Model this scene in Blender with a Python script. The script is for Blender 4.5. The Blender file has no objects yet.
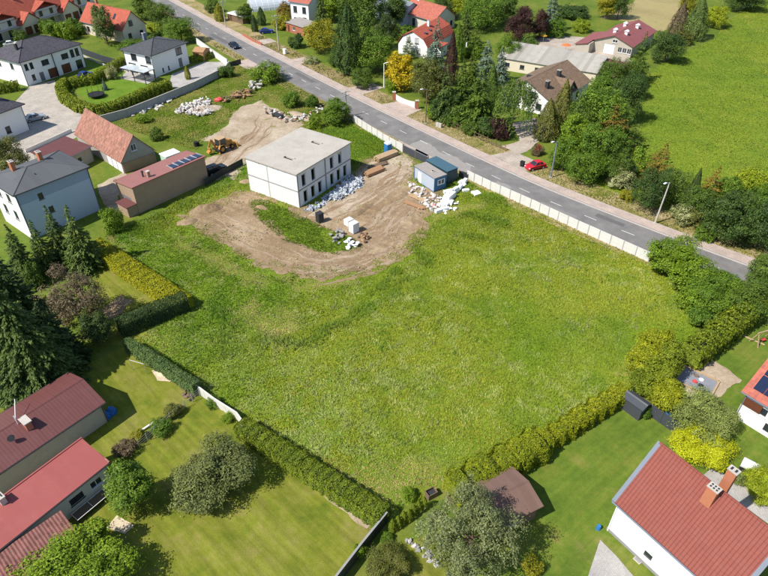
import bpy, bmesh, math, random
import numpy as np
from mathutils import Vector, Matrix
from mathutils.geometry import tessellate_polygon
R_ = math.radians
rng = np.random.default_rng(7)
random.seed(7)
scene = bpy.context.scene

# ------------------------------------------------------------------ camera, sky, sun, exposure
CAM_H, FPX, PITCH = 53.0, 606.6, R_(37.944)
cam_d = bpy.data.cameras.new('camera'); cam = bpy.data.objects.new('camera', cam_d)
scene.collection.objects.link(cam); scene.camera = cam
cam.location = (0, 0, CAM_H); cam.rotation_euler = (math.pi/2 - PITCH, 0, 0)
cam_d.sensor_width = 36; cam_d.lens = FPX/768*36; cam_d.clip_start = .5; cam_d.clip_end = 3000
SUN_AZ, SUN_EL = R_(30), R_(50)          # shadows run 30 degrees from +X towards +Y
world = bpy.data.worlds.new('World'); scene.world = world; world.use_nodes = True
wn = world.node_tree; wn.nodes.clear()
sky = wn.nodes.new('ShaderNodeTexSky'); sky.sky_type = 'NISHITA'; sky.sun_disc = False
sky.sun_elevation = SUN_EL; sky.altitude = 100; sky.air_density = 1.0; sky.dust_density = .6
sd = Vector((-math.cos(SUN_AZ)*math.cos(SUN_EL), -math.sin(SUN_AZ)*math.cos(SUN_EL), math.sin(SUN_EL)))  # towards the sun
sky.sun_rotation = math.atan2(sd.x, sd.y)
bg = wn.nodes.new('ShaderNodeBackground'); bg.inputs[1].default_value = .115
wo = wn.nodes.new('ShaderNodeOutputWorld')
wn.links.new(sky.outputs[0], bg.inputs[0]); wn.links.new(bg.outputs[0], wo.inputs[0])
sun_d = bpy.data.lights.new('sun', 'SUN'); sun_d.energy = 4.5; sun_d.angle = R_(.5); sun_d.color = (1, .955, .88)
sun = bpy.data.objects.new('sun', sun_d); scene.collection.objects.link(sun)
sun.rotation_euler = sd.to_track_quat('Z', 'Y').to_euler(); sun.location = (-60, -30, 90)
vs = scene.view_settings; vs.view_transform = 'Standard'; vs.look = 'None'; vs.gamma = 1; vs.use_curve_mapping = False
vs.exposure = .5
scene.cycles.max_bounces = 6; scene.cycles.diffuse_bounces = 3; scene.cycles.transmission_bounces = 3; scene.cycles.transparent_max_bounces = 4

# ------------------------------------------------------------------ helpers
col = scene.collection
def at(px, py, z=0.0):
    """the point at height z that lies behind photo pixel (px, py)"""
    c, s = math.cos(PITCH), math.sin(PITCH)
    a, b = px-384, 288-py
    d = Vector((a, c*FPX + s*b, -s*FPX + c*b))
    t = (z-CAM_H)/d.z
    return Vector((d.x*t, d.y*t, z))
def ppm(p):
    c, s = math.cos(PITCH), math.sin(PITCH)
    return FPX/(p.y*c - (p.z-CAM_H)*s)
def tag(o, label=None, cat=None, group=None, kind=None):
    if label: o['label'] = label
    if cat: o['category'] = cat
    if group: o['group'] = group
    if kind: o['kind'] = kind
    return o
def root(name, loc, rz=0, label=None, cat=None, group=None):
    o = bpy.data.objects.new(name, None); col.objects.link(o); o.empty_display_size = .3
    o.location = loc; o.rotation_euler = (0, 0, rz)
    return tag(o, label, cat, group)
def link(name, me, mat=None, parent=None):
    o = bpy.data.objects.new(name, me); col.objects.link(o)
    if mat is not None and not me.materials: me.materials.append(mat)
    elif mat is not None and me.materials[0] != mat:
        o.material_slots[0].link = 'OBJECT'; o.material_slots[0].material = mat
    if parent is not None: o.parent = parent
    return o
def copy_tree(o, parent=None):
    c = o.copy(); col.objects.link(c); c.parent = parent
    for ch in [x for x in bpy.data.objects if x.parent == o]:
        copy_tree(ch, c)
    return c
class MB:
    def __init__(s): s.v = []; s.f = []; s.m = Matrix.Identity(4)
    def add(s, vs, fs):
        n = len(s.v); s.v += [tuple(s.m @ Vector(p)) for p in vs]; s.f += [tuple(i+n for i in f) for f in fs]; return s
    def box(s, x0, x1, y0, y1, z0, z1):
        return s.add([(x0,y0,z0),(x1,y0,z0),(x1,y1,z0),(x0,y1,z0),(x0,y0,z1),(x1,y0,z1),(x1,y1,z1),(x0,y1,z1)],
                     [(3,2,1,0),(4,5,6,7),(0,1,5,4),(1,2,6,5),(2,3,7,6),(3,0,4,7)])
    def prism(s, poly, axis, a, b):
        """poly in the two other axes (cyclic), extruded along axis from a to b"""
        n = len(poly)
        def P(u, v, w): return {'x': (w,u,v), 'y': (u,w,v), 'z': (u,v,w)}[axis]
        vs_ = [P(u,v,a) for u,v in poly] + [P(u,v,b) for u,v in poly]
        return s.add(vs_, [tuple(range(n))[::-1], tuple(range(n, 2*n))] + [(i, (i+1)%n, n+(i+1)%n, n+i) for i in range(n)])
    def tube(s, p, q, r0, r1=None, n=8, cap=True):
        r1 = r0 if r1 is None else r1
        p, q = Vector(p), Vector(q); d = (q-p).normalized()
        a = d.orthogonal().normalized(); b = d.cross(a)
        vs_ = []
        for c, r in ((p, r0), (q, r1)):
            for i in range(n):
                t = 2*math.pi*i/n; vs_.append(c + a*(r*math.cos(t)) + b*(r*math.sin(t)))
        fs = [(i, (i+1)%n, n+(i+1)%n, n+i) for i in range(n)]
        if cap: fs += [tuple(range(n))[::-1], tuple(range(n, 2*n))]
        return s.add(vs_, fs)
    def bar(s, p, q, w, h):
        """rectangular bar from p to q, width w (horizontal), height h"""
        p, q = Vector(p), Vector(q); d = (q-p).normalized()
        a = d.cross(Vector((0,0,1)));  a = a.normalized() if a.length > 1e-4 else Vector((1,0,0)); b = a.cross(d).normalized()
        vs_ = [c + a*(sx*w/2) + b*(sz*h/2) for c in (p, q) for sx, sz in ((-1,-1),(1,-1),(1,1),(-1,1))]
        return s.add(vs_, [(3,2,1,0),(4,5,6,7),(0,1,5,4),(1,2,6,5),(2,3,7,6),(3,0,4,7)])
    def mesh(s, name):
        me = bpy.data.meshes.new(name); me.from_pydata(s.v, [], s.f)
        bm = bmesh.new(); bm.from_mesh(me); bmesh.ops.recalc_face_normals(bm, faces=bm.faces); bm.to_mesh(me); bm.free()
        return me
    def build(s, name, mat=None, parent=None, bevel=0, smooth=False):
        me = s.mesh(name)
        if bevel:
            bm = bmesh.new(); bm.from_mesh(me)
            bmesh.ops.bevel(bm, geom=bm.edges[:], offset=bevel, segments=1, affect='EDGES', clamp_overlap=True); bm.to_mesh(me); bm.free()
        if smooth: me.polygons.foreach_set('use_smooth', [True]*len(me.polygons))
        return link(name, me, mat, parent)
def np_mesh(name, V, F, mat=None, cols=None):
    """V (n,3) float, F (m,k) int, cols (n,3) linear colours"""
    me = bpy.data.meshes.new(name); n, (m, k) = len(V), F.shape
    me.vertices.add(n); me.vertices.foreach_set('co', np.ascontiguousarray(V, np.float32).ravel())
    me.loops.add(m*k); me.loops.foreach_set('vertex_index', np.ascontiguousarray(F, np.int32).ravel())
    me.polygons.add(m); me.polygons.foreach_set('loop_start', np.arange(0, m*k, k, dtype=np.int32))
    if cols is not None:
        a = me.color_attributes.new('col', 'FLOAT_COLOR', 'POINT')
        a.data.foreach_set('color', np.concatenate([cols, np.ones((n,1))], 1).astype(np.float32).ravel())
    me.update(calc_edges=True)
    if mat: me.materials.append(mat)
    return me
# numpy value noise
_tab = rng.random((256, 256))
def vnoise(x, y):
    xi = np.floor(x).astype(int); yi = np.floor(y).astype(int); fx = x-xi; fy = y-yi
    fx = fx*fx*(3-2*fx); fy = fy*fy*(3-2*fy)
    g = lambda a, b: _tab[a % 256, b % 256]
    return (g(xi,yi)*(1-fx)+g(xi+1,yi)*fx)*(1-fy) + (g(xi,yi+1)*(1-fx)+g(xi+1,yi+1)*fx)*fy
def fbm(x, y, o=4):
    s = 0; a = .5; t = 0
    for i in range(o):
        s = s + a*vnoise(x*2**i+17*i, y*2**i+31*i); t += a; a *= .5
    return s/t
def inside(poly, x, y):
    r = np.zeros(x.shape, bool); n = len(poly)
    for i in range(n):
        x0, y0 = poly[i]; x1, y1 = poly[(i+1) % n]
        if y0 == y1: continue
        c = ((y0 > y) != (y1 > y)) & (x < (x1-x0)*(y-y0)/(y1-y0)+x0); r ^= c
    return r
def seg_dist(pts, x, y, closed=True):
    d = np.full(x.shape, 1e9); n = len(pts)
    for i in range(n if closed else n-1):
        ax, ay = pts[i]; bx, by = pts[(i+1) % n]; dx, dy = bx-ax, by-ay
        t = np.clip(((x-ax)*dx+(y-ay)*dy)/(dx*dx+dy*dy+1e-9), 0, 1)
        d = np.minimum(d, np.hypot(x-ax-t*dx, y-ay-t*dy))
    return d
def sdist(poly, x, y):
    return np.where(inside(poly, x, y), -1, 1)*seg_dist(poly, x, y)
def wpoly(pxs): return [tuple(at(*p)[:2]) for p in pxs]

# ------------------------------------------------------------------ materials
class NT:
    def __init__(s, name):
        s.m = bpy.data.materials.new(name); s.m.use_nodes = True; s.t = s.m.node_tree; s.t.nodes.clear()
        s.o = s.n('OutputMaterial'); s.b = s.n('BsdfPrincipled'); s.l(s.b, 0, s.o, 0)
    def n(s, k, **kw):
        x = s.t.nodes.new('ShaderNode'+k)
        for a, v in kw.items(): setattr(x, a, v)
        return x
    def l(s, a, i, b, j): s.t.links.new(a.outputs[i], b.inputs[j])
    def noise(s, coord, scale, detail=4, rough=.55):
        x = s.n('TexNoise'); x.inputs['Scale'].default_value = scale; x.inputs['Detail'].default_value = detail; x.inputs['Roughness'].default_value = rough
        if coord is not None: s.t.links.new(coord, x.inputs['Vector'])
        return x
    def ramp(s, src, stops):
        r = s.n('ValToRGB'); el = r.color_ramp.elements
        while len(el) < len(stops): el.new(.5)
        for e, (p, c) in zip(el, stops): e.position = p; e.color = (*c, 1) if len(c) == 3 else c
        s.t.links.new(src, r.inputs[0]); return r
    def mix(s, fac, a, b, mode='MIX'):
        x = s.n('MixRGB'); x.blend_type = mode
        for i, v in ((0, fac), (1, a), (2, b)):
            if hasattr(v, 'is_linked') or hasattr(v, 'links'): s.t.links.new(v, x.inputs[i])
            elif i == 0: x.inputs[0].default_value = v
            else: x.inputs[i].default_value = (*v, 1)
        return x.outputs[0]
    def bump(s, src, strength, dist=.05):
        b = s.n('Bump'); b.inputs['Strength'].default_value = strength; b.inputs['Distance'].default_value = dist
        s.t.links.new(src, b.inputs['Height']); s.l(b, 0, s.b, 'Normal'); return b
    def done(s, colr, rough=.85, spec=.3, metal=0):
        if isinstance(colr, tuple): s.b.inputs['Base Color'].default_value = (*colr, 1)
        else: s.t.links.new(colr, s.b.inputs['Base Color'])
        s.b.inputs['Roughness'].default_value = rough; s.b.inputs['Specular IOR Level'].default_value = spec; s.b.inputs['Metallic'].default_value = metal
        return s.m
    def objc(s): return s.n('TexCoord').outputs['Object']
    def pos(s): return s.n('NewGeometry').outputs['Position']
def lerp3(a, k): return tuple(min(1, x*k) for x in a)
def plain(name, c, rough=.7, var=.18, scale=1.5, bump=.0, spec=.3, metal=0, world=True, dirt=0, dirtc=(.12,.1,.08)):
    """one colour with fine and broad wear"""
    s = NT(name); co = s.pos() if world else s.objc()
    a = s.noise(co, scale, 5, .62); b = s.noise(co, scale*9, 3, .6)
    r = s.ramp(a.outputs[0], [(.3, lerp3(c, 1-var)), (.7, lerp3(c, 1+var))])
    c2 = s.mix(.5, r.outputs[0], s.ramp(b.outputs[0], [(.3, lerp3(c, 1-var)), (.7, lerp3(c, 1+var))]).outputs[0])
    if dirt:
        d = s.noise(co, scale*.6, 6, .7); dr = s.ramp(d.outputs[0], [(.52, (0,0,0)), (.75, (dirt,dirt,dirt))])
        c2 = s.mix(dr.outputs[0], c2, dirtc)
    if bump: s.bump(b.outputs[0], bump, .03)
    return s.done(c2, rough, spec, metal)
def patchy(name, stops, scale, scale2, rough=.95, bump=.6, bscale=6, third=None, streak=None):
    """ground: broad noise through several colours plus fine grain"""
    s = NT(name); co = s.pos()
    a = s.noise(co, scale, 6, .62); b = s.noise(co, scale2, 4, .65)
    m = s.n('Math', operation='ADD'); m2 = s.n('Math', operation='MULTIPLY_ADD')
    s.l(b, 0, m2, 0); m2.inputs[1].default_value = .55; m2.inputs[2].default_value = -.275
    s.l(a, 0, m, 0); s.l(m2, 0, m, 1)
    r = s.ramp(m.outputs[0], stops)
    c = r.outputs[0]
    if third:
        t = s.noise(co, third[0], 5, .6); tr = s.ramp(t.outputs[0], [(third[1], (0,0,0)), (third[2], (1,1,1))]); c = s.mix(tr.outputs[0], c, third[3])
    if streak:
        mp = s.n('Mapping'); mp.inputs['Rotation'].default_value = (0,0,R_(streak[0])); mp.vector_type = 'TEXTURE'; mp.inputs['Scale'].default_value = (11,1,1); s.t.links.new(co, mp.inputs[0])
        sn = s.noise(mp.outputs[0], streak[1], 5, .6); c = s.mix(streak[2], c, s.ramp(sn.outputs[0], [(.3,(.22,.22,.22)),(.7,(.78,.76,.72))]).outputs[0], 'OVERLAY')
    f = s.noise(co, bscale, 3, .7)
    c = s.mix(.35, c, s.ramp(f.outputs[0], [(.25, (.25,.25,.25)), (.75, (.8,.8,.8))]).outputs[0], 'OVERLAY')
    s.bump(f.outputs[0], bump, .08)
    return s.done(c, rough, .15)
def upnormal(s, geo, k, up):
    v = s.n('VectorMath', operation='MULTIPLY_ADD'); s.l(geo, 'Normal', v, 0); v.inputs[1].default_value = (k,k,k); v.inputs[2].default_value = (0,0,up)
    nm = s.n('VectorMath', operation='NORMALIZE'); s.l(v, 0, nm, 0); s.l(nm, 0, s.b, 'Normal'); return nm
def leaf(name, c, hue2=None, transl=.3, var=.5):
    K = 1.5
    hue2 = hue2 or (c[0]*1.5, c[1]*1.25, c[2]*.9)
    G = lambda q: (min(1,q[0]*K*1.02), min(1,q[1]*K*1.04), min(1,q[2]*K*.72)); c = G(c); hue2 = G(hue2)
    s = NT(name)
    geo = s.n('NewGeometry'); oi = s.n('ObjectInfo'); tc = s.n('TexCoord')
    nz = s.noise(tc.outputs['Object'], .55, 3, .6)
    base = s.ramp(nz.outputs[0], [(.32, c), (.68, hue2)]).outputs[0]
    isl = s.ramp(geo.outputs['Random Per Island'], [(0, (1-var,)*3), (1, (1+var,)*3)])
    base = s.mix(1, base, isl.outputs[0], 'MULTIPLY')
    ob = s.ramp(oi.outputs['Random'], [(0, (.86,.9,.9)), (1, (1.14,1.08,1))])
    base = s.mix(1, base, ob.outputs[0], 'MULTIPLY')
    s.done(base, .6, .25); nm = upnormal(s, geo, 1, .18)
    tr = s.n('BsdfTranslucent'); s.l(nm, 0, tr, 'Normal'); s.t.links.new(base, tr.inputs[0])
    mx = s.n('MixShader'); mx.inputs[0].default_value = transl
    s.l(s.b, 0, mx, 1); s.l(tr, 0, mx, 2); s.l(mx, 0, s.o, 0)
    return s.m
def grass_attr(name, transl=.25):
    s = NT(name); a = s.n('Attribute', attribute_name='col'); geo = s.n('NewGeometry')
    isl = s.ramp(geo.outputs['Random Per Island'], [(0, (.74,.77,.7)), (1, (1.26,1.22,1.3))])
    c = s.mix(1, a.outputs['Color'], isl.outputs[0], 'MULTIPLY')
    s.done(c, .7, .15); nm = upnormal(s, geo, .35, 1)
    tr = s.n('BsdfTranslucent'); s.l(nm, 0, tr, 'Normal'); s.t.links.new(c, tr.inputs[0]); mx = s.n('MixShader'); mx.inputs[0].default_value = transl
    s.l(s.b, 0, mx, 1); s.l(tr, 0, mx, 2); s.l(mx, 0, s.o, 0); return s.m
def tiles(name, c, cw=.3, ch=.35, var=.2, bumpd=.05, rough=.75, axis='x', spec=.3, wear=.25, wearc=(.2,.17,.13), steps=True, groove=0):
    """roof covering laid along the ridge (axis) in the house frame: pans across, courses down the slope"""
    s = NT(name); co = s.objc(); sp = s.n('SeparateXYZ'); s.t.links.new(co, sp.inputs[0])
    u, v = (0, 1) if axis == 'x' else (1, 0)
    def mul(src, k):
        m = s.n('Math', operation='MULTIPLY'); s.t.links.new(src, m.inputs[0]); m.inputs[1].default_value = k; return m.outputs[0]
    U, V = mul(sp.outputs[u], 1/cw), mul(sp.outputs[v], 1/ch)
    def un(op, src): m = s.n('Math', operation=op); s.t.links.new(src, m.inputs[0]); return m.outputs[0]
    sinu = un('SINE', mul(U, 2*math.pi))
    fr = un('FRACT', V)
    cb = s.n('CombineXYZ'); s.t.links.new(un('FLOOR', U), cb.inputs[0]); s.t.links.new(un('FLOOR', V), cb.inputs[1])
    wnz = s.n('TexWhiteNoise'); s.l(cb, 0, wnz, 0)
    base = s.ramp(wnz.outputs[0], [(0, lerp3(c, 1-var)), (1, lerp3(c, 1+var))]).outputs[0]
    nz = s.noise(co, .7, 6, .65); wr = s.ramp(nz.outputs[0], [(.48, (0,0,0)), (.8, (wear,wear,wear))])
    base = s.mix(wr.outputs[0], base, wearc)
    if groove:                                                       # base colour darkens towards the pan joints
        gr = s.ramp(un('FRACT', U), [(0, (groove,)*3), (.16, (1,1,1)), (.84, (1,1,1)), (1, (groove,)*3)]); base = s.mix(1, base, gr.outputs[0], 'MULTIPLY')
    h = s.n('Math', operation='MULTIPLY_ADD'); s.t.links.new(sinu, h.inputs[0]); h.inputs[1].default_value = .35
    s.t.links.new(fr, h.inputs[2]) if steps else None
    s.bump(h.outputs[0], .9, bumpd)
    return s.done(base, rough, spec)
# ------------------------------------------------------------------ material palette
M = {}
M['ground'] = patchy('ground_mat', [(.25,(.06,.095,.012)),(.45,(.095,.14,.015)),(.6,(.135,.165,.022)),(.8,(.18,.17,.05))], .12, 1.2, bscale=5)
M['meadow'] = patchy('meadow_soil', [(.25,(.085,.145,.010)),(.5,(.13,.195,.013)),(.75,(.18,.22,.025))], .15, 1.4, bscale=7)
M['lawn'] = patchy('lawn_mat', [(.28,(.095,.135,.012)),(.46,(.15,.168,.018)),(.58,(.18,.185,.03)),(.78,(.235,.205,.065))], .22, 1.3, bump=.5, bscale=9, streak=(-43,1.3,.45))
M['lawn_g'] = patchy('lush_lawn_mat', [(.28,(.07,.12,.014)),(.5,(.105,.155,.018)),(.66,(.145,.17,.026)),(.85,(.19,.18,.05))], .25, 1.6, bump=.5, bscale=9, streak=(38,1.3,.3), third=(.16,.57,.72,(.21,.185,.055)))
M['lawn_b'] = patchy('bright_lawn_mat', [(.3,(.08,.15,.012)),(.5,(.11,.19,.015)),(.75,(.15,.2,.025))], .4, 2.0, bump=.4, bscale=9)
M['dirt'] = patchy('dirt_mat', [(.25,(.165,.115,.066)),(.45,(.245,.172,.10)),(.6,(.31,.228,.142)),(.8,(.41,.335,.235))], .16, 1.1, bump=.8, bscale=4, third=(.35,.6,.72,(.24,.15,.085)), streak=(-28,.9,.35))
M['dirt2'] = patchy('pale_dirt_mat', [(.25,(.24,.175,.11)),(.5,(.37,.29,.205)),(.75,(.47,.395,.305))], .2, 1.5, bump=.6, bscale=5, third=(.3,.6,.7,(.2,.19,.06)))
M['rut'] = patchy('rut_mat', [(.25,(.18,.115,.065)),(.5,(.26,.18,.11)),(.8,(.34,.25,.17))], .4, 2.2, bump=.7, bscale=6)
M['verge'] = patchy('verge_mat', [(.25,(.13,.14,.025)),(.42,(.22,.19,.06)),(.56,(.31,.24,.12)),(.8,(.42,.32,.2))], .22, 1.0, bscale=5)
M['sand'] = patchy('sand_mat', [(.3,(.45,.36,.24)),(.7,(.6,.5,.36))], .8, 4, bump=.4)
M['mown'] = patchy('mown_field_mat', [(.3,(.24,.2,.085)),(.6,(.32,.26,.12)),(.8,(.2,.22,.05))], .06, .9, bscale=3)
def asphalt():
    s = NT('asphalt'); co = s.pos()
    a = s.noise(co, .35, 6, .65); b = s.noise(co, 26, 3, .7)
    c = s.ramp(a.outputs[0], [(.3,(.145,.136,.131)),(.55,(.185,.175,.167)),(.75,(.23,.216,.205))]).outputs[0]
    c = s.mix(.3, c, s.ramp(b.outputs[0], [(.3,(.25,.25,.25)),(.7,(.78,.78,.78))]).outputs[0], 'OVERLAY')
    s.bump(b.outputs[0], .3, .01); return s.done(c, .85, .25)
M['asphalt'] = asphalt()
def pavers(name, c1, c2, sx, joint=(.12,.11,.1), rough=.85):
    s = NT(name); co = s.pos(); b = s.n('TexBrick'); mp = s.n('Mapping'); mp.inputs['Rotation'].default_value = (0,0,R_(-51))
    s.t.links.new(co, mp.inputs[0]); s.l(mp, 0, b, 0)
    b.inputs['Color1'].default_value = (*c1,1); b.inputs['Color2'].default_value = (*c2,1); b.inputs['Mortar'].default_value = (*joint,1)
    b.inputs['Scale'].default_value = sx; b.inputs['Mortar Size'].default_value = .012
    n = s.noise(co, .4, 6, .65)
    c = s.mix(.45, b.outputs[0], s.ramp(n.outputs[0], [(.3,(.3,.3,.3)),(.7,(.72,.7,.68))]).outputs[0], 'OVERLAY')
    return s.done(c, rough, .2)
M['paving'] = pavers('sidewalk_pavers', (.42,.33,.28), (.48,.39,.335), 2.5)
M['paving_y'] = pavers('yard_pavers', (.38,.34,.29), (.45,.4,.345), 2.2)
M['paving_g'] = pavers('grey_pavers', (.36,.34,.32), (.42,.4,.375), 2.0)
M['kerb'] = plain('kerb_concrete', (.36,.325,.295), .85, .15, 3)
M['marking'] = plain('road_paint', (.62,.6,.56), .7, .25, 4)
M['concrete'] = plain('concrete', (.46,.42,.37), .85, .16, .8, .3, dirt=.35)
M['slab'] = plain('roof_concrete', (.41,.375,.325), .9, .16, .5, .3, dirt=.55, dirtc=(.3,.26,.2))
M['block'] = plain('aerated_block', (.66,.655,.65), .9, .09, .9, .2, dirt=.3, dirtc=(.45,.43,.41))
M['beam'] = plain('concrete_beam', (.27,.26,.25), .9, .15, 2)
M['fence'] = plain('pale_concrete_panel', (.6,.58,.53), .85, .1, 1.2, .2, dirt=.25, dirtc=(.36,.33,.27))
M['fence_w'] = plain('white_wall_render', (.72,.71,.69), .85, .06, .6, dirt=.15, dirtc=(.4,.38,.34))
M['fence_g'] = plain('grey_concrete_wall', (.36,.35,.34), .85, .1, .8, dirt=.25)
M['white'] = plain('white_render', (.78,.77,.75), .85, .03, .5, dirt=.06, dirtc=(.5,.48,.44))
M['cream'] = plain('cream_render', (.66,.58,.45), .85, .05, .5, dirt=.1)
M['pale'] = plain('pale_grey_render', (.6,.57,.52), .85, .06, .5, dirt=.15)
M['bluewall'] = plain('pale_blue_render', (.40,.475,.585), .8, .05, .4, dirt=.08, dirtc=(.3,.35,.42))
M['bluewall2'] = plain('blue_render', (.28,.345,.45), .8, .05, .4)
M['brownwall'] = plain('raw_brown_render', (.33,.235,.16), .95, .14, .9, .3, dirt=.3, dirtc=(.2,.14,.09))
M['graywall'] = plain('grey_plaster', (.33,.31,.28), .95, .12, .9, .3, dirt=.3)
M['beigewall'] = plain('beige_wall', (.42,.38,.31), .9, .1, .8, dirt=.25)
M['brick'] = plain('red_brick', (.36,.13,.075), .9, .25, 3, .3)
M['chimney'] = plain('chimney_brick', (.42,.16,.085), .85, .16, 3, .3)
M['glass'] = plain('window_glass', (.025,.032,.04), .08, .1, .5, spec=.6)
M['frame_w'] = plain('white_frame', (.72,.72,.72), .5, .03)
M['frame_d'] = plain('dark_frame', (.05,.05,.055), .5, .1)
M['door_b'] = plain('brown_door', (.13,.045,.022), .6, .15, 3)
M['door_g'] = plain('grey_door', (.16,.165,.17), .6, .1, 3)
M['gutter'] = plain('zinc', (.16,.185,.225), .75, .08, 2)
M['dark'] = plain('dark_metal', (.035,.037,.04), .5, .15, 2)
M['black'] = plain('black_plastic', (.02,.02,.02), .6, .15, 2)
M['anthracite'] = plain('anthracite_panel', (.055,.06,.07), .5, .1, 1.5)
M['solar'] = plain('solar_cell', (.012,.02,.05), .12, .2, 2, spec=.6)
M['alu'] = plain('aluminium', (.55,.56,.58), .4, .06, 2, metal=.4)
M['wood'] = plain('fresh_timber', (.43,.30,.175), .8, .22, 3)
M['wood_o'] = plain('orange_timber', (.36,.205,.105), .8, .2, 3)
M['wood_d'] = plain('weathered_wood', (.17,.115,.075), .85, .25, 3)
M['bark'] = plain('bark', (.13,.09,.06), .95, .3, 4, .5)
M['rubber'] = plain('tyre_rubber', (.018,.018,.018), .8, .2, 3)
M['steel'] = plain('steel', (.5,.5,.52), .4, .1, 3, metal=.5)
M['white_pl'] = plain('white_plastic', (.8,.8,.8), .6, .04, 2)
M['rubble'] = plain('rubble', (.52,.49,.46), .95, .25, 2, .3, dirt=.4, dirtc=(.3,.26,.22))
M['rubble_w'] = plain('pale_rubble', (.53,.49,.45), .95, .16, 2, .3, dirt=.4, dirtc=(.4,.35,.3))
M['blue_pl'] = plain('blue_plastic', (.03,.17,.42), .45, .15, 2)
M['cont'] = plain('container_grey', (.40,.44,.50), .6, .06, 1.2, dirt=.12)
M['cont_b'] = plain('container_blue', (.04,.13,.25), .6, .1, 1.2)
M['teal'] = plain('dark_teal_sheet', (.055,.115,.15), .55, .1, 1.2)
M['teal_d'] = plain('deep_teal_sheet', (.02,.045,.06), .55, .1, 1.2)
M['felt'] = plain('grey_felt', (.30,.27,.245), .9, .12, 1.2, dirt=.3)
M['red'] = plain('red_paint', (.5,.015,.03), .25, .05, 1, spec=.6)
M['redp'] = plain('red_plastic', (.55,.06,.06), .5, .1, 2)
M['pink'] = plain('pink_sheeting', (.65,.22,.2), .7, .1, 2)
M['navy'] = plain('navy_paint', (.012,.02,.04), .22, .05, 1, spec=.6)
M['silver'] = plain('silver_paint', (.5,.52,.55), .28, .05, 1, metal=.5, spec=.6)
M['blue_car'] = plain('blue_paint', (.02,.05,.25), .25, .05, 1, spec=.6)
M['black_car'] = plain('black_paint', (.015,.016,.018), .2, .05, 1, spec=.6)
M['white_car'] = plain('white_paint', (.75,.75,.75), .25, .03, 1, spec=.6)
M['yellow'] = plain('machine_yellow', (.43,.22,.05), .5, .15, 2, dirt=.3)
M['roof_dark'] = tiles('dark_roof_tiles', (.068,.063,.075), .3, .36, .22, .04, wear=.3, wearc=(.11,.105,.11))
M['roof_dark2'] = tiles('anthracite_roof', (.066,.069,.075), .25, .35, .2, .03, wear=.2, wearc=(.1,.1,.1))
M['roof_grey'] = tiles('grey_felt_roof', (.095,.099,.105), 1.0, 4.0, .08, .004, rough=.8, wear=.3, wearc=(.1,.1,.1))
M['roof_orange'] = tiles('orange_roof_tiles', (.30,.14,.098), .3, .36, .3, .06, wear=.5, wearc=(.3,.18,.135))
M['roof_red'] = tiles('bright_red_tiles', (.37,.085,.05), .3, .36, .16, .04, wear=.2, wearc=(.35,.1,.06))
M['roof_red2'] = tiles('warm_red_tiles', (.37,.11,.075), .3, .36, .18, .04, wear=.25, wearc=(.3,.12,.08))
M['roof_plum'] = tiles('plum_sheet_roof', (.135,.05,.046), .35, 9, .04, .008, rough=.5, wear=.3, wearc=(.18,.085,.078), steps=False)
M['roof_rose'] = tiles('rose_sheet_roof', (.28,.12,.105), .35, 9, .04, .01, rough=.6, wear=.3, wearc=(.30,.16,.14), steps=False)
M['roof_pink'] = tiles('pinkish_red_felt', (.30,.078,.07), 1.0, 30, .05, .006, rough=.7, wear=.35, wearc=(.34,.125,.11), steps=False)
M['roof_maroon'] = tiles('maroon_corrugated', (.19,.075,.06), .3, .42, .25, .06, rough=.7, wear=.4, wearc=(.28,.14,.12))
M['roof_brown'] = tiles('brown_roof_tiles', (.175,.115,.075), .3, .36, .2, .05, wear=.3, wearc=(.24,.17,.12))
M['roof_mauve'] = tiles('mauve_brown_felt', (.165,.098,.076), .9, 9, .1, .01, rough=.85, wear=.25, wearc=(.21,.14,.115), steps=False)
M['roof_cor'] = tiles('grey_corrugated', (.34,.315,.275), 1.05, 20, .22, .02, rough=.9, wear=.6, wearc=(.24,.22,.18))
M['roof_barn'] = tiles('barn_red_sheet', (.24,.075,.072), .3, 9, .04, .012, rough=.6, wear=.25, wearc=(.38,.16,.15), steps=False)
M['roof_teal'] = tiles('slate_blue_roof', (.17,.21,.23), .3, .4, .12, .03)
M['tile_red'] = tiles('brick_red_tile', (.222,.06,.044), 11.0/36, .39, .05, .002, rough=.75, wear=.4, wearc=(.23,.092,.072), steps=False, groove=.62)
M['tarp'] = plain('blue_tarp', (.02,.13,.38), .35, .25, 2)
M['film'] = plain('clear_film', (.46,.49,.53), .35, .15, 1, spec=.5)
M['gravel'] = patchy('gravel_mat', [(.3,(.3,.25,.2)),(.6,(.42,.36,.3)),(.8,(.5,.44,.38))], .4, 3, bscale=9)
M['skirt'] = plain('plinth_grey', (.26,.25,.25), .9, .12, 2)
M['clearglass'] = plain('awning_glass', (.5,.54,.56), .1, .08, 1, spec=.6)

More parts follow.
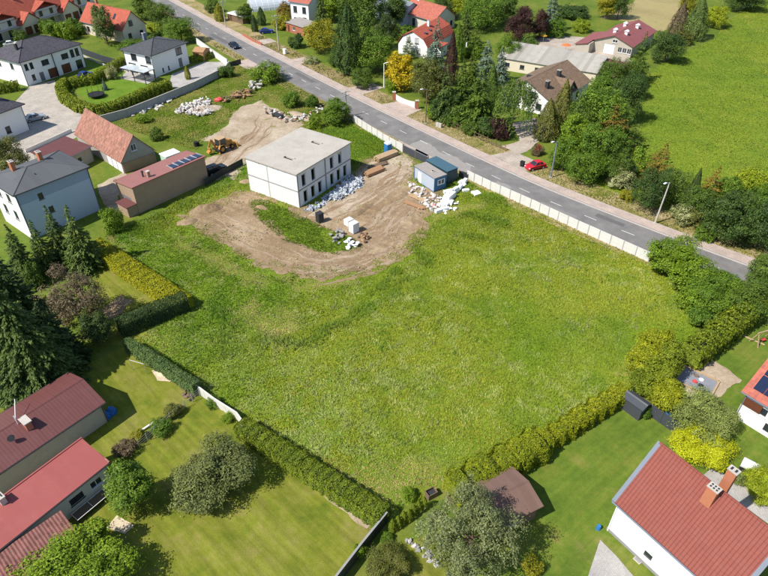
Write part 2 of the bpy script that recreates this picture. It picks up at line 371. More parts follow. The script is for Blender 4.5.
# ------------------------------------------------------------------ ground
V = np.array([(-900,-300,0),(900,-300,0),(900,1500,0),(-900,1500,0)], float)
tag(link('ground', np_mesh('ground', V, np.array([[0,1,2,3]]), M['ground'])), kind='structure')
layer = [0]
def sheet(name, pts, mat, z=None, jitter=.0, world=False, step=.5, parent=None, kind='structure'):
    """ground sheet from photo pixels (or world points); the outline wanders by jitter metres"""
    if z is None: layer[0] += 1; z = .0016*layer[0]
    P = [tuple(p) for p in pts] if world else wpoly(pts)
    if jitter:
        Q = []
        for i in range(len(P)):
            a, b = np.array(P[i]), np.array(P[(i+1) % len(P)]); n = max(1, int(np.hypot(*(b-a))/step))
            for k in range(n):
                c = a+(b-a)*k/n
                ox = (fbm(np.array([c[0]*.5]), np.array([c[1]*.5]), 4)[0]-.5)*2.6*jitter; oy = (fbm(np.array([c[0]*.5+91]), np.array([c[1]*.5+57]), 4)[0]-.5)*2.6*jitter
                Q.append((c[0]+ox, c[1]+oy))
        P = Q
    tri = tessellate_polygon([[Vector((x,y,0)) for x,y in P]])
    me = bpy.data.meshes.new(name); me.from_pydata([(x,y,z) for x,y in P], [], [tuple(t) for t in tri])
    bm = bmesh.new(); bm.from_mesh(me)
    for f in bm.faces:
        if f.normal.z < 0: f.normal_flip()
    bm.to_mesh(me); bm.free()
    o = link(name, me, mat, parent)
    return tag(o, kind=kind) if parent is None else o
# far lawns and yards
MEADOW = [(103,236),(135,224),(212,186),(252,150),(318,118),(352,121),(404,153),(462,180),(520,206),(580,233),(648,263),(702,298),(700,318),(690,350),(642,392),(560,438),(450,486),(386,516),(243,430),(200,390),(128,345),(190,303)]
sheet('meadow', MEADOW, M['meadow'])
FAR = [(585,196),(640,130),(640,85),(662,62),(712,40),(738,12),(800,-20),(1000,-60),(1250,0),(1250,160),(980,280),(768,238),(700,215),(640,196)]
sheet('far_meadow', FAR, M['meadow'])
sheet('mown_field', [(634,2),(600,18),(632,22),(662,32),(686,18),(692,-6),(640,-8)], M['mown'], jitter=.5)
sheet('lawn', [(-40,430),(68,372),(128,345),(200,390),(245,428),(386,518),(335,580),(300,640),(-60,640)], M['lawn'])
sheet('back_garden', [(88,262),(96,240),(190,303),(140,345),(96,345)], M['lawn'])
sheet('garden_lawn', [(386,516),(450,486),(560,432),(622,398),(690,440),(720,470),(690,600),(640,700),(360,660),(330,590)], M['lawn_g'])
sheet('cottage_lawn', [(400,545),(440,528),(470,560),(440,610),(380,600),(395,560)], M['lawn'], jitter=.3)
sheet('play_lawn', [(650,390),(690,352),(755,312),(850,300),(850,470),(735,470),(690,440),(660,415)], M['lawn_g'])
sheet('house_lawn', [(76,92),(100,112),(150,95),(140,72),(98,74)], M['lawn_b'])
sheet('yard_lawn', [(5,106),(24,98),(44,96),(22,112)], M['lawn_b'])
sheet('paved_yard', [(-30,150),(30,86),(55,80),(58,100),(74,112),(108,118),(98,126),(60,146),(22,166),(-40,200)], M['paving_y'])
sheet('paved_drive', [(168,88),(172,74),(204,62),(228,62),(232,70),(196,86)], M['paving_g'])
sheet('terrace', [(118,78),(148,84),(160,76),(128,68)], M['paving_g'])
sheet('front_lawn', [(80,60),(128,70),(120,78),(88,76)], M['lawn_b'])
sheet('grass_verge', [(232,68),(262,70),(300,88),(345,112),(360,120),(318,126),(240,100),(200,105),(110,126),(150,106),(196,90)], M['ground'])
sheet('barn_yard_ground', [(98,184),(124,172),(136,180),(118,196),(128,212),(112,214),(100,200)], M['dirt2'], jitter=.5)
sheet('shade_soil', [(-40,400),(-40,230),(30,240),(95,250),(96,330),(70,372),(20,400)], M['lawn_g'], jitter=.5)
# dirt of the building site
YARD = [(238,108),(262,100),(282,112),(304,124),(300,140),(252,160),(235,178),(212,180),(206,160),(236,150),(214,146),(205,140),(225,126)]
yard_dirt = sheet('yard_dirt', YARD, M['dirt2'], jitter=1.2)
DIRT = [(352,176),(364,163),(400,150),(412,160),(416,172),(410,182),(432,188),(450,196),(440,205),(432,218),(424,232),(398,258),(360,272),(318,278),(280,273),(240,255),(206,232),(186,222),(180,215),(205,208),(234,196),(252,196),(256,208),(284,238),(318,250),(342,250),(350,240),(346,232),(310,214),(300,210),(282,201),(270,198),(300,209)]
ISLAND = [(256,203),(272,204),(318,226),(345,236),(358,246),(345,251),(318,249),(286,238),(262,218)]
DIRT = [(352,172),(364,160),(402,150),(414,158),(418,170),(412,180),(432,188),(450,196),(440,205),(432,218),(424,232),(398,258),(360,274),(318,279),(280,273),(240,255),(206,234),(186,224),(180,216),(205,206),(236,192),(250,190),(299.5,209),(330,196)]
dirt_track = sheet('dirt_track', DIRT, M['dirt'], jitter=1.5, step=.3)
sheet('concrete_apron', [(308,216),(346,190),(358,176),(372,162),(402,152),(413,160),(414,176),(392,186),(372,200),(340,219)], M['dirt2'], jitter=.5)
sheet('grass_island', ISLAND, M['meadow'], jitter=1.5, step=.3)
def catm(P, n=8):
    P = np.array(P, float); P = np.vstack([2*P[0]-P[1], P, 2*P[-1]-P[-2]]); out = []
    for i in range(1, len(P)-2):
        for k in range(n):
            t = k/n; a, b, c, d = P[i-1:i+3]; out.append(.5*((2*b)+(c-a)*t+(2*a-5*b+4*c-d)*t*t+(3*b-a-3*c+d)*t**3))
    return np.array(out)
M['rut_p'] = patchy('pale_rut_mat', [(.25,(.23,.165,.105)),(.5,(.32,.24,.165)),(.8,(.4,.315,.225))], .4, 2.2, bump=.7, bscale=6)
for path, width, cnt in (([(206,216),(238,236),(284,261),(330,268),(372,258),(400,238),(412,214),(404,196)], 3.6, 34), ([(312,219),(346,206),(376,190),(400,172),(408,158)], 3.0, 22), ([(352,236),(378,224),(398,206),(420,196)], 3.0, 18), ([(212,172),(236,152),(262,132),(270,112)], 2.6, 14)):
    cp = catm(wpoly(path)); tg = np.gradient(cp, axis=0); tg /= np.linalg.norm(tg, axis=1)[:,None]; nn_ = np.stack([-tg[:,1],tg[:,0]],1)
    for k in range(cnt):
        n_ = int(rng.integers(6,22)); i0 = int(rng.integers(0,max(1,len(cp)-n_))); i1 = min(len(cp)-1,i0+n_); off = rng.uniform(-width,width); wd = rng.uniform(.10,.32)
        j = np.arange(i0,i1+1); taper = np.sin(np.pi*(j-i0+.3)/(i1-i0+.6))*wd; wob = (fbm(j*.3+k*9,j*0.+k,2)-.5)*2.2+off
        A_ = cp[j]+nn_[j]*(wob+taper)[:,None]; B_ = cp[j]+nn_[j]*(wob-taper)[:,None]
        sheet('tyre_rut', [tuple(p) for p in A_]+[tuple(p) for p in B_[::-1]], M['rut'] if k % 3 else M['rut_p'], world=True, z=.0016*layer[0]+.002+.00012*k, jitter=.1, step=.3, parent=yard_dirt if cnt == 14 else dirt_track)
layer[0] += 6
sheet('sand_bed', [(152,370),(160,367),(172,376),(168,382),(156,380)], M['sand'], jitter=.4)
sheet('vegetable_bed', [(104,308),(122,296),(134,303),(118,318),(108,320)], M['dirt'], jitter=.8)
sheet('worn_strip', [(288,462),(300,468),(372,520),(368,526),(330,503)], M['dirt2'], jitter=.5)
sheet('garden_path', [(108,528),(118,515),(134,525),(124,535)], M['sand'], jitter=.2)
sheet('soil_border', [(446,498),(500,470),(616,402),(618,408),(560,440),(500,478),(450,505)], M['rut'], jitter=.3)
sheet('house_paving', [(600,540),(616,556),(650,596),(640,640),(580,600)], M['paving_g'])
sheet('side_path', [(700,478),(724,492),(790,540),(800,525),(735,480),(712,468)], M['paving_g'])
sheet('sandpit_ground', [(668,392),(700,352),(738,378),(716,400),(690,404)], M['dirt2'], jitter=.5)
sheet('gravel_drive', [(496,162),(528,152),(540,140),(560,132),(535,118),(512,124),(520,140),(490,152)], M['gravel'], jitter=.4)
sheet('barnyard', [(515,42),(556,36),(598,38),(636,64),(590,60),(540,50)], M['gravel'], jitter=.5)

# ------------------------------------------------------------------ road
CL = [(-210,430),(-140,322),(-104,269),(-77.6,231.2),(-67.6,217.4),(-59.4,205.6),(-46,187.2),(-33.7,170.9),(-24.2,158.2),(-16.1,147.5),(-7.9,136.8),(.2,126.5),(6.5,118.6),(12.9,110.7),(20.6,101.4),(25.1,96.3),(30.2,91),(39.6,81.9),(50,72.4),(61,63),(90,40),(140,2)]
def catmull(P, n=6):
    P = np.array(P, float); out = []
    for i in range(1, len(P)-2):
        for k in range(n):
            t = k/n; a, b, c, d = P[i-1:i+3]
            out.append(.5*((2*b)+(c-a)*t+(2*a-5*b+4*c-d)*t*t+(3*b-a-3*c+d)*t**3))
    return np.array(out)
cl = catmull(CL)
for _ in range(12): cl[1:-1] = (cl[:-2]+2*cl[1:-1]+cl[2:])/4
tn = np.gradient(cl, axis=0); tn /= np.linalg.norm(tn, axis=1)[:, None]; nr = np.stack([-tn[:,1], tn[:,0]], 1)   # left of travel = far side
def strip(name, o0, o1, z, mat, z1=None):
    a = cl+nr*o0; b = cl+nr*o1; n = len(cl)
    Vv = np.concatenate([np.c_[a, np.full(n, z)], np.c_[b, np.full(n, z if z1 is None else z1)]])
    F = np.array([[i, i+1, n+i+1, n+i] for i in range(n-1)])
    return np_mesh(name, Vv, F[:, ::-1] if o1 < o0 else F, mat)
ZR = .0016*(layer[0]+1)+.004
tag(link('verge', strip('verge', -6.3, 11.0, ZR-.004, M['verge'])), kind='structure')
road = tag(link('road', strip('road', -3.3, 3.3, ZR, M['asphalt'])), kind='structure')
sidewalk = tag(link('sidewalk', strip('sidewalk', 3.62, 5.75, ZR+.12, M['paving'])), kind='structure')
def extr(name, o0, o1, z0, z1, mat, parent):
    a = cl+nr*o0; b = cl+nr*o1; n = len(cl)
    Vv = np.concatenate([np.c_[a, np.full(n, z0)], np.c_[a, np.full(n, z1)], np.c_[b, np.full(n, z1)], np.c_[b, np.full(n, z0)]])
    F = np.array([[i+s*n, i+1+s*n, i+1+(s+1)*n, i+(s+1)*n] for s in range(3) for i in range(n-1)])
    return link(name, np_mesh(name, Vv, F[:, ::-1], mat), None, parent)
extr('kerb', 3.3, 3.5, 0, ZR+.135, M['kerb'], sidewalk)
extr('kerb', 3.5, 3.62, 0, ZR+.125, M['kerb'], sidewalk)
extr('edging', 5.75, 5.87, 0, ZR+.128, M['kerb'], sidewalk)
acc = 0; L_ = np.r_[0, np.cumsum(np.linalg.norm(np.diff(cl, axis=0), axis=1))]
def on_cl(s, off=0):
    x = np.interp(s, L_, cl[:,0]); y = np.interp(s, L_, cl[:,1]); tx = np.interp(s, L_, tn[:,0]); ty = np.interp(s, L_, tn[:,1])
    return np.array([x-ty*off, y+tx*off]), math.atan2(ty, tx)
sheet('road_dust', [(404,148),(420,140),(440,150),(470,164),(468,174),(440,166),(420,156)], plain('dusty_asphalt', (.27,.25,.23), .9, .15, 1.2), z=ZR+.0012, jitter=.9, step=.4, parent=road)
sheet('road_dust', [(484,184),(498,180),(512,188),(504,192),(492,190)], plain('dusty_asphalt2', (.25,.235,.22), .9, .15, 1.2), z=ZR+.0012, jitter=.6, step=.3, parent=road)
for k_, (pp, ww, oo, ll) in enumerate([((330,96),1.4,-1.6,6),((300,78),1.2,1.5,9),((560,206),1.3,-1.8,7),((610,226),1.1,1.6,5),((384,118),1.6,1.4,4),((225,38),1.4,-1.4,12)]):
    d_ = np.hypot(cl[:,0]-at(*pp).x, cl[:,1]-at(*pp).y); s0 = L_[d_.argmin()]
    q_ = [np.array([np.interp(s0+a_, L_, cl[:,0]), np.interp(s0+a_, L_, cl[:,1])])+np.array([np.interp(s0, L_, nr[:,0]), np.interp(s0, L_, nr[:,1])])*(oo+b_) for a_, b_ in ((-ll/2,-ww/2),(ll/2,-ww/2),(ll/2,ww/2),(-ll/2,ww/2))]
    sheet('asphalt_patch', q_, plain('asphalt_patch%d' % k_, (.12,.115,.112) if k_ % 2 else (.21,.2,.19), .9, .12, 2), z=ZR+.0008, world=True, parent=road)
dash = MB().box(-1.1,1.1,-.06,.06,0,.003).mesh('lane_dash'); dash.materials.append(M['marking'])
s = 62.0
while s < L_[-1]-40:
    p, a = on_cl(s); o = link('lane_dash', dash, None, road); o.location = (p[0], p[1], ZR+.002); o.rotation_euler.z = a; s += 6.6
DRV = []
def drive(s, w0, w1, o0, o1, mat, name):
    p0, a = on_cl(s-w0/2, o0); p1, _ = on_cl(s+w0/2, o0); p2, _ = on_cl(s+w1/2, o1); p3, _ = on_cl(s-w1/2, o1)
    DRV.append([tuple(p0), tuple(p1), tuple(p2), tuple(p3)])
    sheet(name, [p0, p1, p2, p3], mat, z=ZR+.008, world=True)
def s_near(px, py):
    p = at(px, py); d = np.hypot(cl[:,0]-p.x, cl[:,1]-p.y); return L_[d.argmin()]
drive(s_near(372,90)-2, 6, 4.5, 5.9, 13, M['paving'], 'driveway')
drive(s_near(398,110), 9, 7, 5.9, 11.5, M['paving'], 'driveway')
drive(s_near(508,165), 9, 6, 5.9, 11, M['gravel'], 'driveway')
drive(s_near(300,62), 5, 4, 5.9, 10, M['paving'], 'driveway')
drive(s_near(265,42), 5, 4, 5.9, 11, M['gravel'], 'driveway')
drive(s_near(408,150), 8, 9, -6.1, -3.3, M['gravel'], 'site_entrance')
drive(s_near(240,66), 7, 9, -7.5, -3.3, M['paving'], 'driveway')
drive(s_near(437,155), 7, 9, -5.6, -3.3, M['gravel'], 'site_entrance')
# ------------------------------------------------------------------ buildings
def frame(p0, p1, p2, z, e0=0, e1=0, W=None):
    a, b, c = at(*p0, z), at(*p1, z), at(*p2, z)
    u = Vector((b.x-a.x, b.y-a.y)); L = u.length; u /= L; v = Vector((-u.y, u.x))
    if W is None: W = (Vector((c.x-a.x, c.y-a.y))).dot(v)
    o = Vector((a.x, a.y)) - u*e0
    return Vector((o.x, o.y, 0)), math.atan2(u.y, u.x), L+e0+e1, W
def wall_matrix(w, x0, x1, y0, y1):
    """columns: along the wall (left to right seen from outside), outward, up"""
    O, U, N = {0: ((x0,y0),(1,0),(0,-1)), 1: ((x1,y0),(0,1),(1,0)), 2: ((x1,y1),(-1,0),(0,1)), 3: ((x0,y1),(0,-1),(-1,0))}[w]
    m = Matrix(((U[0],N[0],0,O[0]),(U[1],N[1],0,O[1]),(0,0,1,0),(0,0,0,1))); return m
def wall_face(mb, m, length, z0, z1, holes, depth=.14):
    xs = sorted({0, length, *[h[0] for h in holes], *[h[0]+h[2] for h in holes]}); zs = sorted({z0, z1, *[h[1] for h in holes], *[h[1]+h[3] for h in holes]})
    P = lambda x, d, z: m @ Vector((x, d, z))
    for i in range(len(xs)-1):
        for j in range(len(zs)-1):
            cx, cz = (xs[i]+xs[i+1])/2, (zs[j]+zs[j+1])/2
            if any(h[0] < cx < h[0]+h[2] and h[1] < cz < h[1]+h[3] for h in holes): continue
            mb.add([P(xs[i],0,zs[j]), P(xs[i+1],0,zs[j]), P(xs[i+1],0,zs[j+1]), P(xs[i],0,zs[j+1])], [(0,1,2,3)])
    for x, z, w, h in holes:
        c = [(x,z),(x+w,z),(x+w,z+h),(x,z+h)]
        for k in range(4):
            a, b = c[k], c[(k+1) % 4]
            mb.add([P(a[0],0,a[1]), P(b[0],0,b[1]), P(b[0],-depth,b[1]), P(a[0],-depth,a[1])], [(0,1,2,3)])
def opening(par, m, x, z, w, h, kind, proud=False):
    """a window, door or garage door in a wall opening"""
    d = .03 if proud else -.05; t = .06
    f = MB(); f.m = m.copy(); fr = M['frame_d'] if kind.endswith('_d') else M['frame_w']
    def bx(x0, x1, d0, d1, z0, z1, b): b.add([m @ Vector(p) for p in ((x0,d0,z0),(x1,d0,z0),(x1,d1,z0),(x0,d1,z0),(x0,d0,z1),(x1,d0,z1),(x1,d1,z1),(x0,d1,z1))], [(3,2,1,0),(4,5,6,7),(0,1,5,4),(1,2,6,5),(2,3,7,6),(3,0,4,7)])
    f = MB()
    if kind.startswith('win'):
        bx(x, x+t, d-.07, d, z, z+h, f); bx(x+w-t, x+w, d-.07, d, z, z+h, f); bx(x+t, x+w-t, d-.07, d, z, z+t, f); bx(x+t, x+w-t, d-.07, d, z+h-t, z+h, f)
        if w > 1.0: bx(x+w/2-t/2, x+w/2+t/2, d-.07, d, z+t, z+h-t, f)
        o = f.build('window', fr, par)
        p = MB(); bx(x+t*.8, x+w-t*.8, d-.05, d-.03, z+t*.8, z+h-t*.8, p); p.build('pane', M['glass'], o)
        s_ = MB(); bx(x-.08, x+w+.08, d-.02, d+.16, z-.06, z-.005, s_); s_.build('sill', fr, o)
    elif kind.startswith('hole'):
        return
    else:
        mt = {'door': M['door_b'], 'door_d': M['door_g'], 'garage': M['door_b'], 'gate_w': M['frame_w']}.get(kind, M['door_b'])
        o0 = MB(); bx(x, x+w, d-.07, d-.02, z, z+h, o0); o = o0.build('garage_door' if w > 1.6 else 'door', mt, par)
        n = 4 if w > 1.6 else 2
        for k in range(n):
            q = MB(); bx(x+.05, x+w-.05, d-.02, d+.005, z+.05+k*(h-.05)/n, z+(k+1)*(h-.05)/n-.02, q); q.build('panel', mt, o)
        if w <= 1.6: q = MB(); bx(x+w-.16, x+w-.1, d+.005, d+.05, z+1.0, z+1.12, q); q.build('handle', M['steel'], o)
def chimney(par, x, y, z0, z1, w=.5, d=.5, mat=None, pots=True):
    c = MB().box(x-w/2, x+w/2, y-d/2, y+d/2, z0, z1).build('chimney', mat or M['chimney'], par)
    q = MB().box(x-w/2-.06, x+w/2+.06, y-d/2-.06, y+d/2+.06, z1, z1+.09).build('chimney_cap', M['concrete'], c)
    if pots:
        for sx in (-1, 1):
            MB().box(x+sx*w/4-w*.11, x+sx*w/4+w*.11, y-d*.3, y+d*.3, z1+.09, z1+.13).build('flue', M['dark'], c)
def house(name, label, cat, fr, h, kind, rise, wall, roof, ov=.35, wins=(), axis='x', t=.14, ry=None, gutter='gutter', group=None, hip=None, walls2=None, plinth=None):
    loc, ang, L, W = fr
    r = root(name, loc, ang, label, cat, group)
    x0, x1, y0, y1 = ov, L-ov, ov, W-ov; A, B = (W, L) if axis == 'x' else (L, W)      # A = span under the gable
    c = A/2 if ry is None else ry
    zt = {0: h, 1: h, 2: h, 3: h}; gab = {}
    if kind == 'gable':
        k = rise/c; k2 = rise/(A-c); lo, hi = h+k*ov-.02, h+k2*ov-.02
        if axis == 'x': zt[0], zt[2] = lo, hi; ends = {1: True, 3: True}
        else: zt[3], zt[1] = lo, hi; ends = {0: True, 2: True}
        for e in ends: zt[e] = min(lo, hi); gab[e] = h+rise-.02
    elif kind == 'mono':
        zt[0] = h+rise*ov/W-.02; zt[2] = h+rise*(W-ov)/W-.02; zt[1] = zt[3] = zt[0]
    elif kind == 'flat': pass
    mb = MB()
    for w in range(4):
        m = wall_matrix(w, x0, x1, y0, y1); ln = (x1-x0) if w in (0,2) else (y1-y0)
        hs = [(q[1], q[2], q[3], q[4]) for q in wins if q[0] == w and q[2]+q[4] <= zt[w]-.02]
        wall_face(mb, m, ln, -.05, zt[w], hs)
        if w in gab:
            sc = (c-ov) if w in (1, 0) else ln-(c-ov)
            if axis == 'y' and w == 0: sc = c-ov
            if axis == 'y' and w == 2: sc = ln-(c-ov)
            P = lambda x, z: m @ Vector((x, 0, z))
            zl, zr = ((lo, hi) if w in (0 if axis == 'y' else 1,) else (hi, lo))
            mb.add([P(0,zt[w]), P(ln,zt[w]), P(ln,zr), P(sc,gab[w]), P(0,zl)], [(0,1,2,3,4)])
        if kind == 'mono' and w in (1,3):
            P = lambda x, z: m @ Vector((x, 0, z))
            mb.add([P(0,zt[w]), P(ln,zt[w]), P(ln,zt[2]) if w == 1 else P(0,zt[2])], [(0,1,2)])
    wo_ = mb.build('wall', wall, r)
    for q in wins:
        m = wall_matrix(q[0], x0, x1, y0, y1); opening(r, m, *q[1:5], q[5] if len(q) > 5 else 'win', proud=q[2]+q[4] > zt[q[0]]-.02)
    if plinth:
        MB().box(x0-.05, x1+.05, y0-.05, y1+.05, -.05, plinth).build('plinth', M['skirt'], r)
    b = MB()
    if kind == 'gable':
        poly = [(0,h),(c,h+rise),(A,h),(A,h+t),(c,h+rise+t),(0,h+t)]
        b.prism(poly, 'x' if axis == 'x' else 'y', 0, B)
    elif kind == 'mono':
        b.prism([(0,h),(W,h+rise),(W,h+rise+t),(0,h+t)], 'x', 0, L)
    elif kind == 'hip':
        hp = hip if hip else A/2
        if axis == 'x': T = [(hp,c,h+rise),(L-hp,c,h+rise)]
        else: T = [(c,hp,h+rise),(c,W-hp,h+rise)]
        e = [(0,0),(L,0),(L,W),(0,W)]
        vs_ = [(x,y,h) for x,y in e]+[(x,y,h+t) for x,y in e]+T
        fs = [(3,2,1,0)]+[(i,(i+1)%4,4+(i+1)%4,4+i) for i in range(4)]
        fs += [(4,5,9,8),(5,6,9),(6,7,8,9),(7,4,8)] if axis == 'x' else [(4,5,8),(5,6,9,8),(6,7,9),(7,4,8,9)]
        b.add(vs_, fs)
    else:
        b.box(0, L, 0, W, h, h+t)
    ro = b.build('roof', roof, r)
    if kind == 'gable':
        z = h+rise+t
        (MB().prism([(c-.16,z-.06),(c,z+.06),(c+.16,z-.06)], 'x' if axis == 'x' else 'y', .0, B)).build('ridge_cap', roof, ro)
    if kind == 'hip':
        z = h+t
        e = [(0,0),(L,0),(L,W),(0,W)]; tt = [T[0],T[1],T[1],T[0]] if axis == 'x' else [T[0],T[0],T[1],T[1]]
        for (ex, ey), q in zip(e, tt):
            MB().tube((ex,ey,z), q, .09, n=6).build('hip_cap', M['dark'] if roof.name.startswith(('dark','anth')) else roof, ro)
        if (Vector(T[0])-Vector(T[1])).length > .1: MB().tube(T[0], T[1], .09, n=6).build('ridge_cap', M['dark'] if roof.name.startswith(('dark','anth')) else roof, ro)
    if gutter:
        g = M[gutter]
        if kind == 'hip' or axis == 'x':
            MB().tube((0,-.06,h+.06), (L,-.06,h+.06), .065, n=6).build('gutter', g, r)
            if kind != 'mono': MB().tube((0,W+.06,h+.06), (L,W+.06,h+.06), .065, n=6).build('gutter', g, r)
        if kind == 'hip' or axis == 'y':
            MB().tube((-.06,0,h+.06), (-.06,W,h+.06), .065, n=6).build('gutter', g, r); MB().tube((L+.06,0,h+.06), (L+.06,W,h+.06), .065, n=6).build('gutter', g, r)
        for xx in (x0+.1, x1-.1):
            MB().tube((xx, y0-.08, 0), (xx, y0-.08, h), .05, n=6).build('downpipe', g, r)
    return r, ro, (L, W)
def skylight(ro, x, y, z, slope, w=.8, l=1.1, sgn=1):
    """roof window lying on a slope that rises along +y (sgn 1) or -y"""
    o = root_part('skylight', ro, (x, y, z), (math.atan(slope)*sgn, 0, 0))
    return o
def root_part(*a): return None

# the shell under construction ------------------------------------------------
loc, ang, L, W = frame((250.5,190),(299.5,208),(354,175), 0)
cb = root('house_shell', loc, ang, 'unfinished two storey white block house with flat concrete slab roof', 'house')
HH = 6.2; mb = MB()
upper = [.115,.285,.63,.79]; lower = [.125,.26,.39,.62,.75,.88]
holes = [(f*W-.5, 3.45, 1.0, 2.15) for f in upper]+[(f*W-.5, .3, 1.0, 2.2) for f in lower]
for w in range(4):
    m = wall_matrix(w, 0, L, 0, W); wall_face(mb, m, L if w in (0,2) else W, -.05, HH, holes if w == 1 else ([(2,3.4,1.2,1.4),(6,3.4,1.2,1.4),(3,.3,1.1,2.2)] if w in (2,) else []), .28)
mb.build('wall', M['block'], cb)
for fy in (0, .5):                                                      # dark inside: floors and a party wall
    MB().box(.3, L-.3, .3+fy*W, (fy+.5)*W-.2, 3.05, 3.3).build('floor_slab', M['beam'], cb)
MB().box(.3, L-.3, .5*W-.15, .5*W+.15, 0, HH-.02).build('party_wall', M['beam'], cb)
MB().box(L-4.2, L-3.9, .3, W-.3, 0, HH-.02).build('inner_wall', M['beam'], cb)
def proud(m, x0, x1, z0, z1, d, mat, nm):
    q = MB(); q.add([m @ Vector(p) for p in ((x0,-.02,z0),(x1,-.02,z0),(x1,d,z0),(x0,d,z0),(x0,-.02,z1),(x1,-.02,z1),(x1,d,z1),(x0,d,z1))], [(3,2,1,0),(4,5,6,7),(0,1,5,4),(1,2,6,5),(2,3,7,6),(3,0,4,7)]); return q.build(nm, mat, cb)
m0, m1 = wall_matrix(0,0,L,0,W), wall_matrix(1,0,L,0,W)
proud(m0, 0, L, 2.98, 3.18, .012, M['beam'], 'ring_beam'); proud(m1, 0, W, 2.98, 3.25, .012, M['beam'], 'ring_beam')
proud(m0, L*.41, L*.41+.24, 0, 2.97, .014, M['concrete'], 'column'); proud(m0, L*.41, L*.41+.24, 3.19, HH, .014, M['concrete'], 'column')
for f in (.505,):
    proud(m1, W*f-.2, W*f+.2, 0, 2.97, .014, M['beam'], 'column'); proud(m1, W*f-.2, W*f+.2, 3.26, HH, .014, M['beam'], 'column')
proud(m1, .02, .3, 0, 2.97, .016, M['beam'], 'column'); proud(m1, .02, .3, 3.26, HH, .016, M['beam'], 'column')
for i, f in enumerate(upper+lower):                                     # lintels over the openings
    z = 5.6 if i < len(upper) else 2.5
    proud(m1, f*W-.62, f*W+.62, z, z+.16, .01, M['concrete'], 'lintel')
# block courses stand 4 mm proud with recessed joints on the lit wall
for k in range(2):
    y0, y1 = (-.22, W/2-.03) if k == 0 else (W/2+.03, W+.22); z = HH+(.06 if k == 0 else 0)
    sl = MB()
    hx0, hx1 = L*.50, L*.50+1.9; hy = y0+(3.6 if k == 0 else 3.4); hy1 = hy+.55
    sl.box(-.25, hx0, y0, y1, z, z+.22); sl.box(hx1, L+.25, y0, y1, z, z+.22); sl.box(hx0, hx1, y0, hy, z, z+.22); sl.box(hx0, hx1, hy1, y1, z, z+.22)
    so = sl.build('roof_slab', M['slab'], cb)
    MB().box(hx0-.12, hx1+.12, hy1, hy1+.14, z+.22, z+.42).build('hatch_kerb', M['concrete'], so)
    MB().box(hx0-.12, hx0, hy, hy1, z+.22, z+.36).build('hatch_kerb', M['concrete'], so)
for k in range(30):                                                     # slab stubs hanging over the wall heads
    x = rng.uniform(0, L); proud(m0, x, x+.18, HH-.3*rng.uniform(.3,1), HH, .04, M['concrete'], 'mortar_drip') if k < 16 else None

# town houses at the top left -------------------------------------------------
def W4(wall, xs, z, w, h, kind='win'): return [(wall, x, z, w, h, kind) for x in xs]
fr = frame((18.9,63.6),(82.7,44),(40,36), 5.8, W=13.5)
L, W = fr[2], fr[3]
r, ro, _ = house('semi_detached_house', 'white two storey twin house with dark hipped tile roof and brown garage doors', 'house', fr, 5.8, 'hip', 2.9, M['white'], M['roof_dark'], .5,
    wins=W4(0,[.8,2.2],3.6,.9,1.5,'win_d')+W4(0,[2.7+.6],3.6,1.5,1.5,'win_d')[:0]+W4(0,[5.4,11.1],3.5,2.0,1.3,'win_d')+W4(0,[13.8,15.3],3.3,1.1,1.9,'win_d')+W4(0,[1.8],.9,.9,1.4,'win_d')+[(0,3.9,.05,1.2,2.2,'door_d'),(0,6.4,.05,2.6,2.3,'garage'),(0,10.3,.05,2.6,2.3,'garage'),(0,14.6,.1,1.9,2.2,'win_d')]+W4(3,[3,8],3.6,1.2,1.4,'win_d'), hip=6.8, gutter='dark')
for k, f in enumerate((.36, .6)): pass
MB().box(L*.5-.1, L*.5+.1, .2, W*.5, 5.9, 6.05).build('party_coping', M['dark'], r)
chimney(ro, 3.6, 5.0, 7.2, 8.9, .5, .7, M['dark'], False)
MB().box(L*.5-.07, L*.5+.07, .28, .44, 0, 5.8).build('party_pipe', M['dark'], r)
fr = frame((119,50),(151,56.5),(189,42.5), 5.5)
L, W = fr[2], fr[3]
r, ro, _ = house('villa', 'white villa with dark hipped roof and timber pergola terrace by clipped hedge', 'house', fr, 5.5, 'hip', 2.0, M['white'], M['roof_dark2'], .6,
    wins=[(0,1.0,.2,2.6,2.3,'win_d'),(0,5.2,.2,2.6,2.3,'win_d'),(0,7.6,3.2,1.9,1.9,'win_d'),(0,2.5,3.3,2,1.7,'win_d'),(1,8.2,3.2,2.2,1.9,'win_d'),(1,2.6,.5,.5,1.1,'win_d'),(1,4.6,.5,.5,1.1,'win_d'),(1,8.6,.05,1.3,2.3,'door_d')], hip=5.4, gutter='dark')
chimney(ro, 3.2, 6.2, 6.8, 8.6, .6, .9, M['gutter'], True)
MB().box(L-.62, L-.5, .8, 12.4, 0, 2.6).build('timber_cladding', M['wood_d'], r) if False else None
pg = root('pergola', at(140,80), fr[1], 'dark framed terrace pergola with glass roof beside the white villa', 'pergola')
for x in (-4.2, 0, 3.8):
    for y in (-1.6, 1.6): MB().box(x-.07, x+.07, y-.07, y+.07, 0, 2.6).build('post', M['dark'], pg)
for y in (-1.6, 1.6): MB().box(-4.5, 4.1, y-.08, y+.08, 2.6, 2.78).build('beam', M['dark'], pg)
for i in range(8): x = -4.3+i*1.19; MB().box(x-.05, x+.05, -1.8, 1.8, 2.78, 2.92).build('rafter', M['wood_d'], pg)
for i in range(4): x = -4.3+i*2.1; MB().box(x+.03, x+2.05, -1.75, 1.75, 2.925, 2.94).build('glass_panel', M['clearglass'], pg)
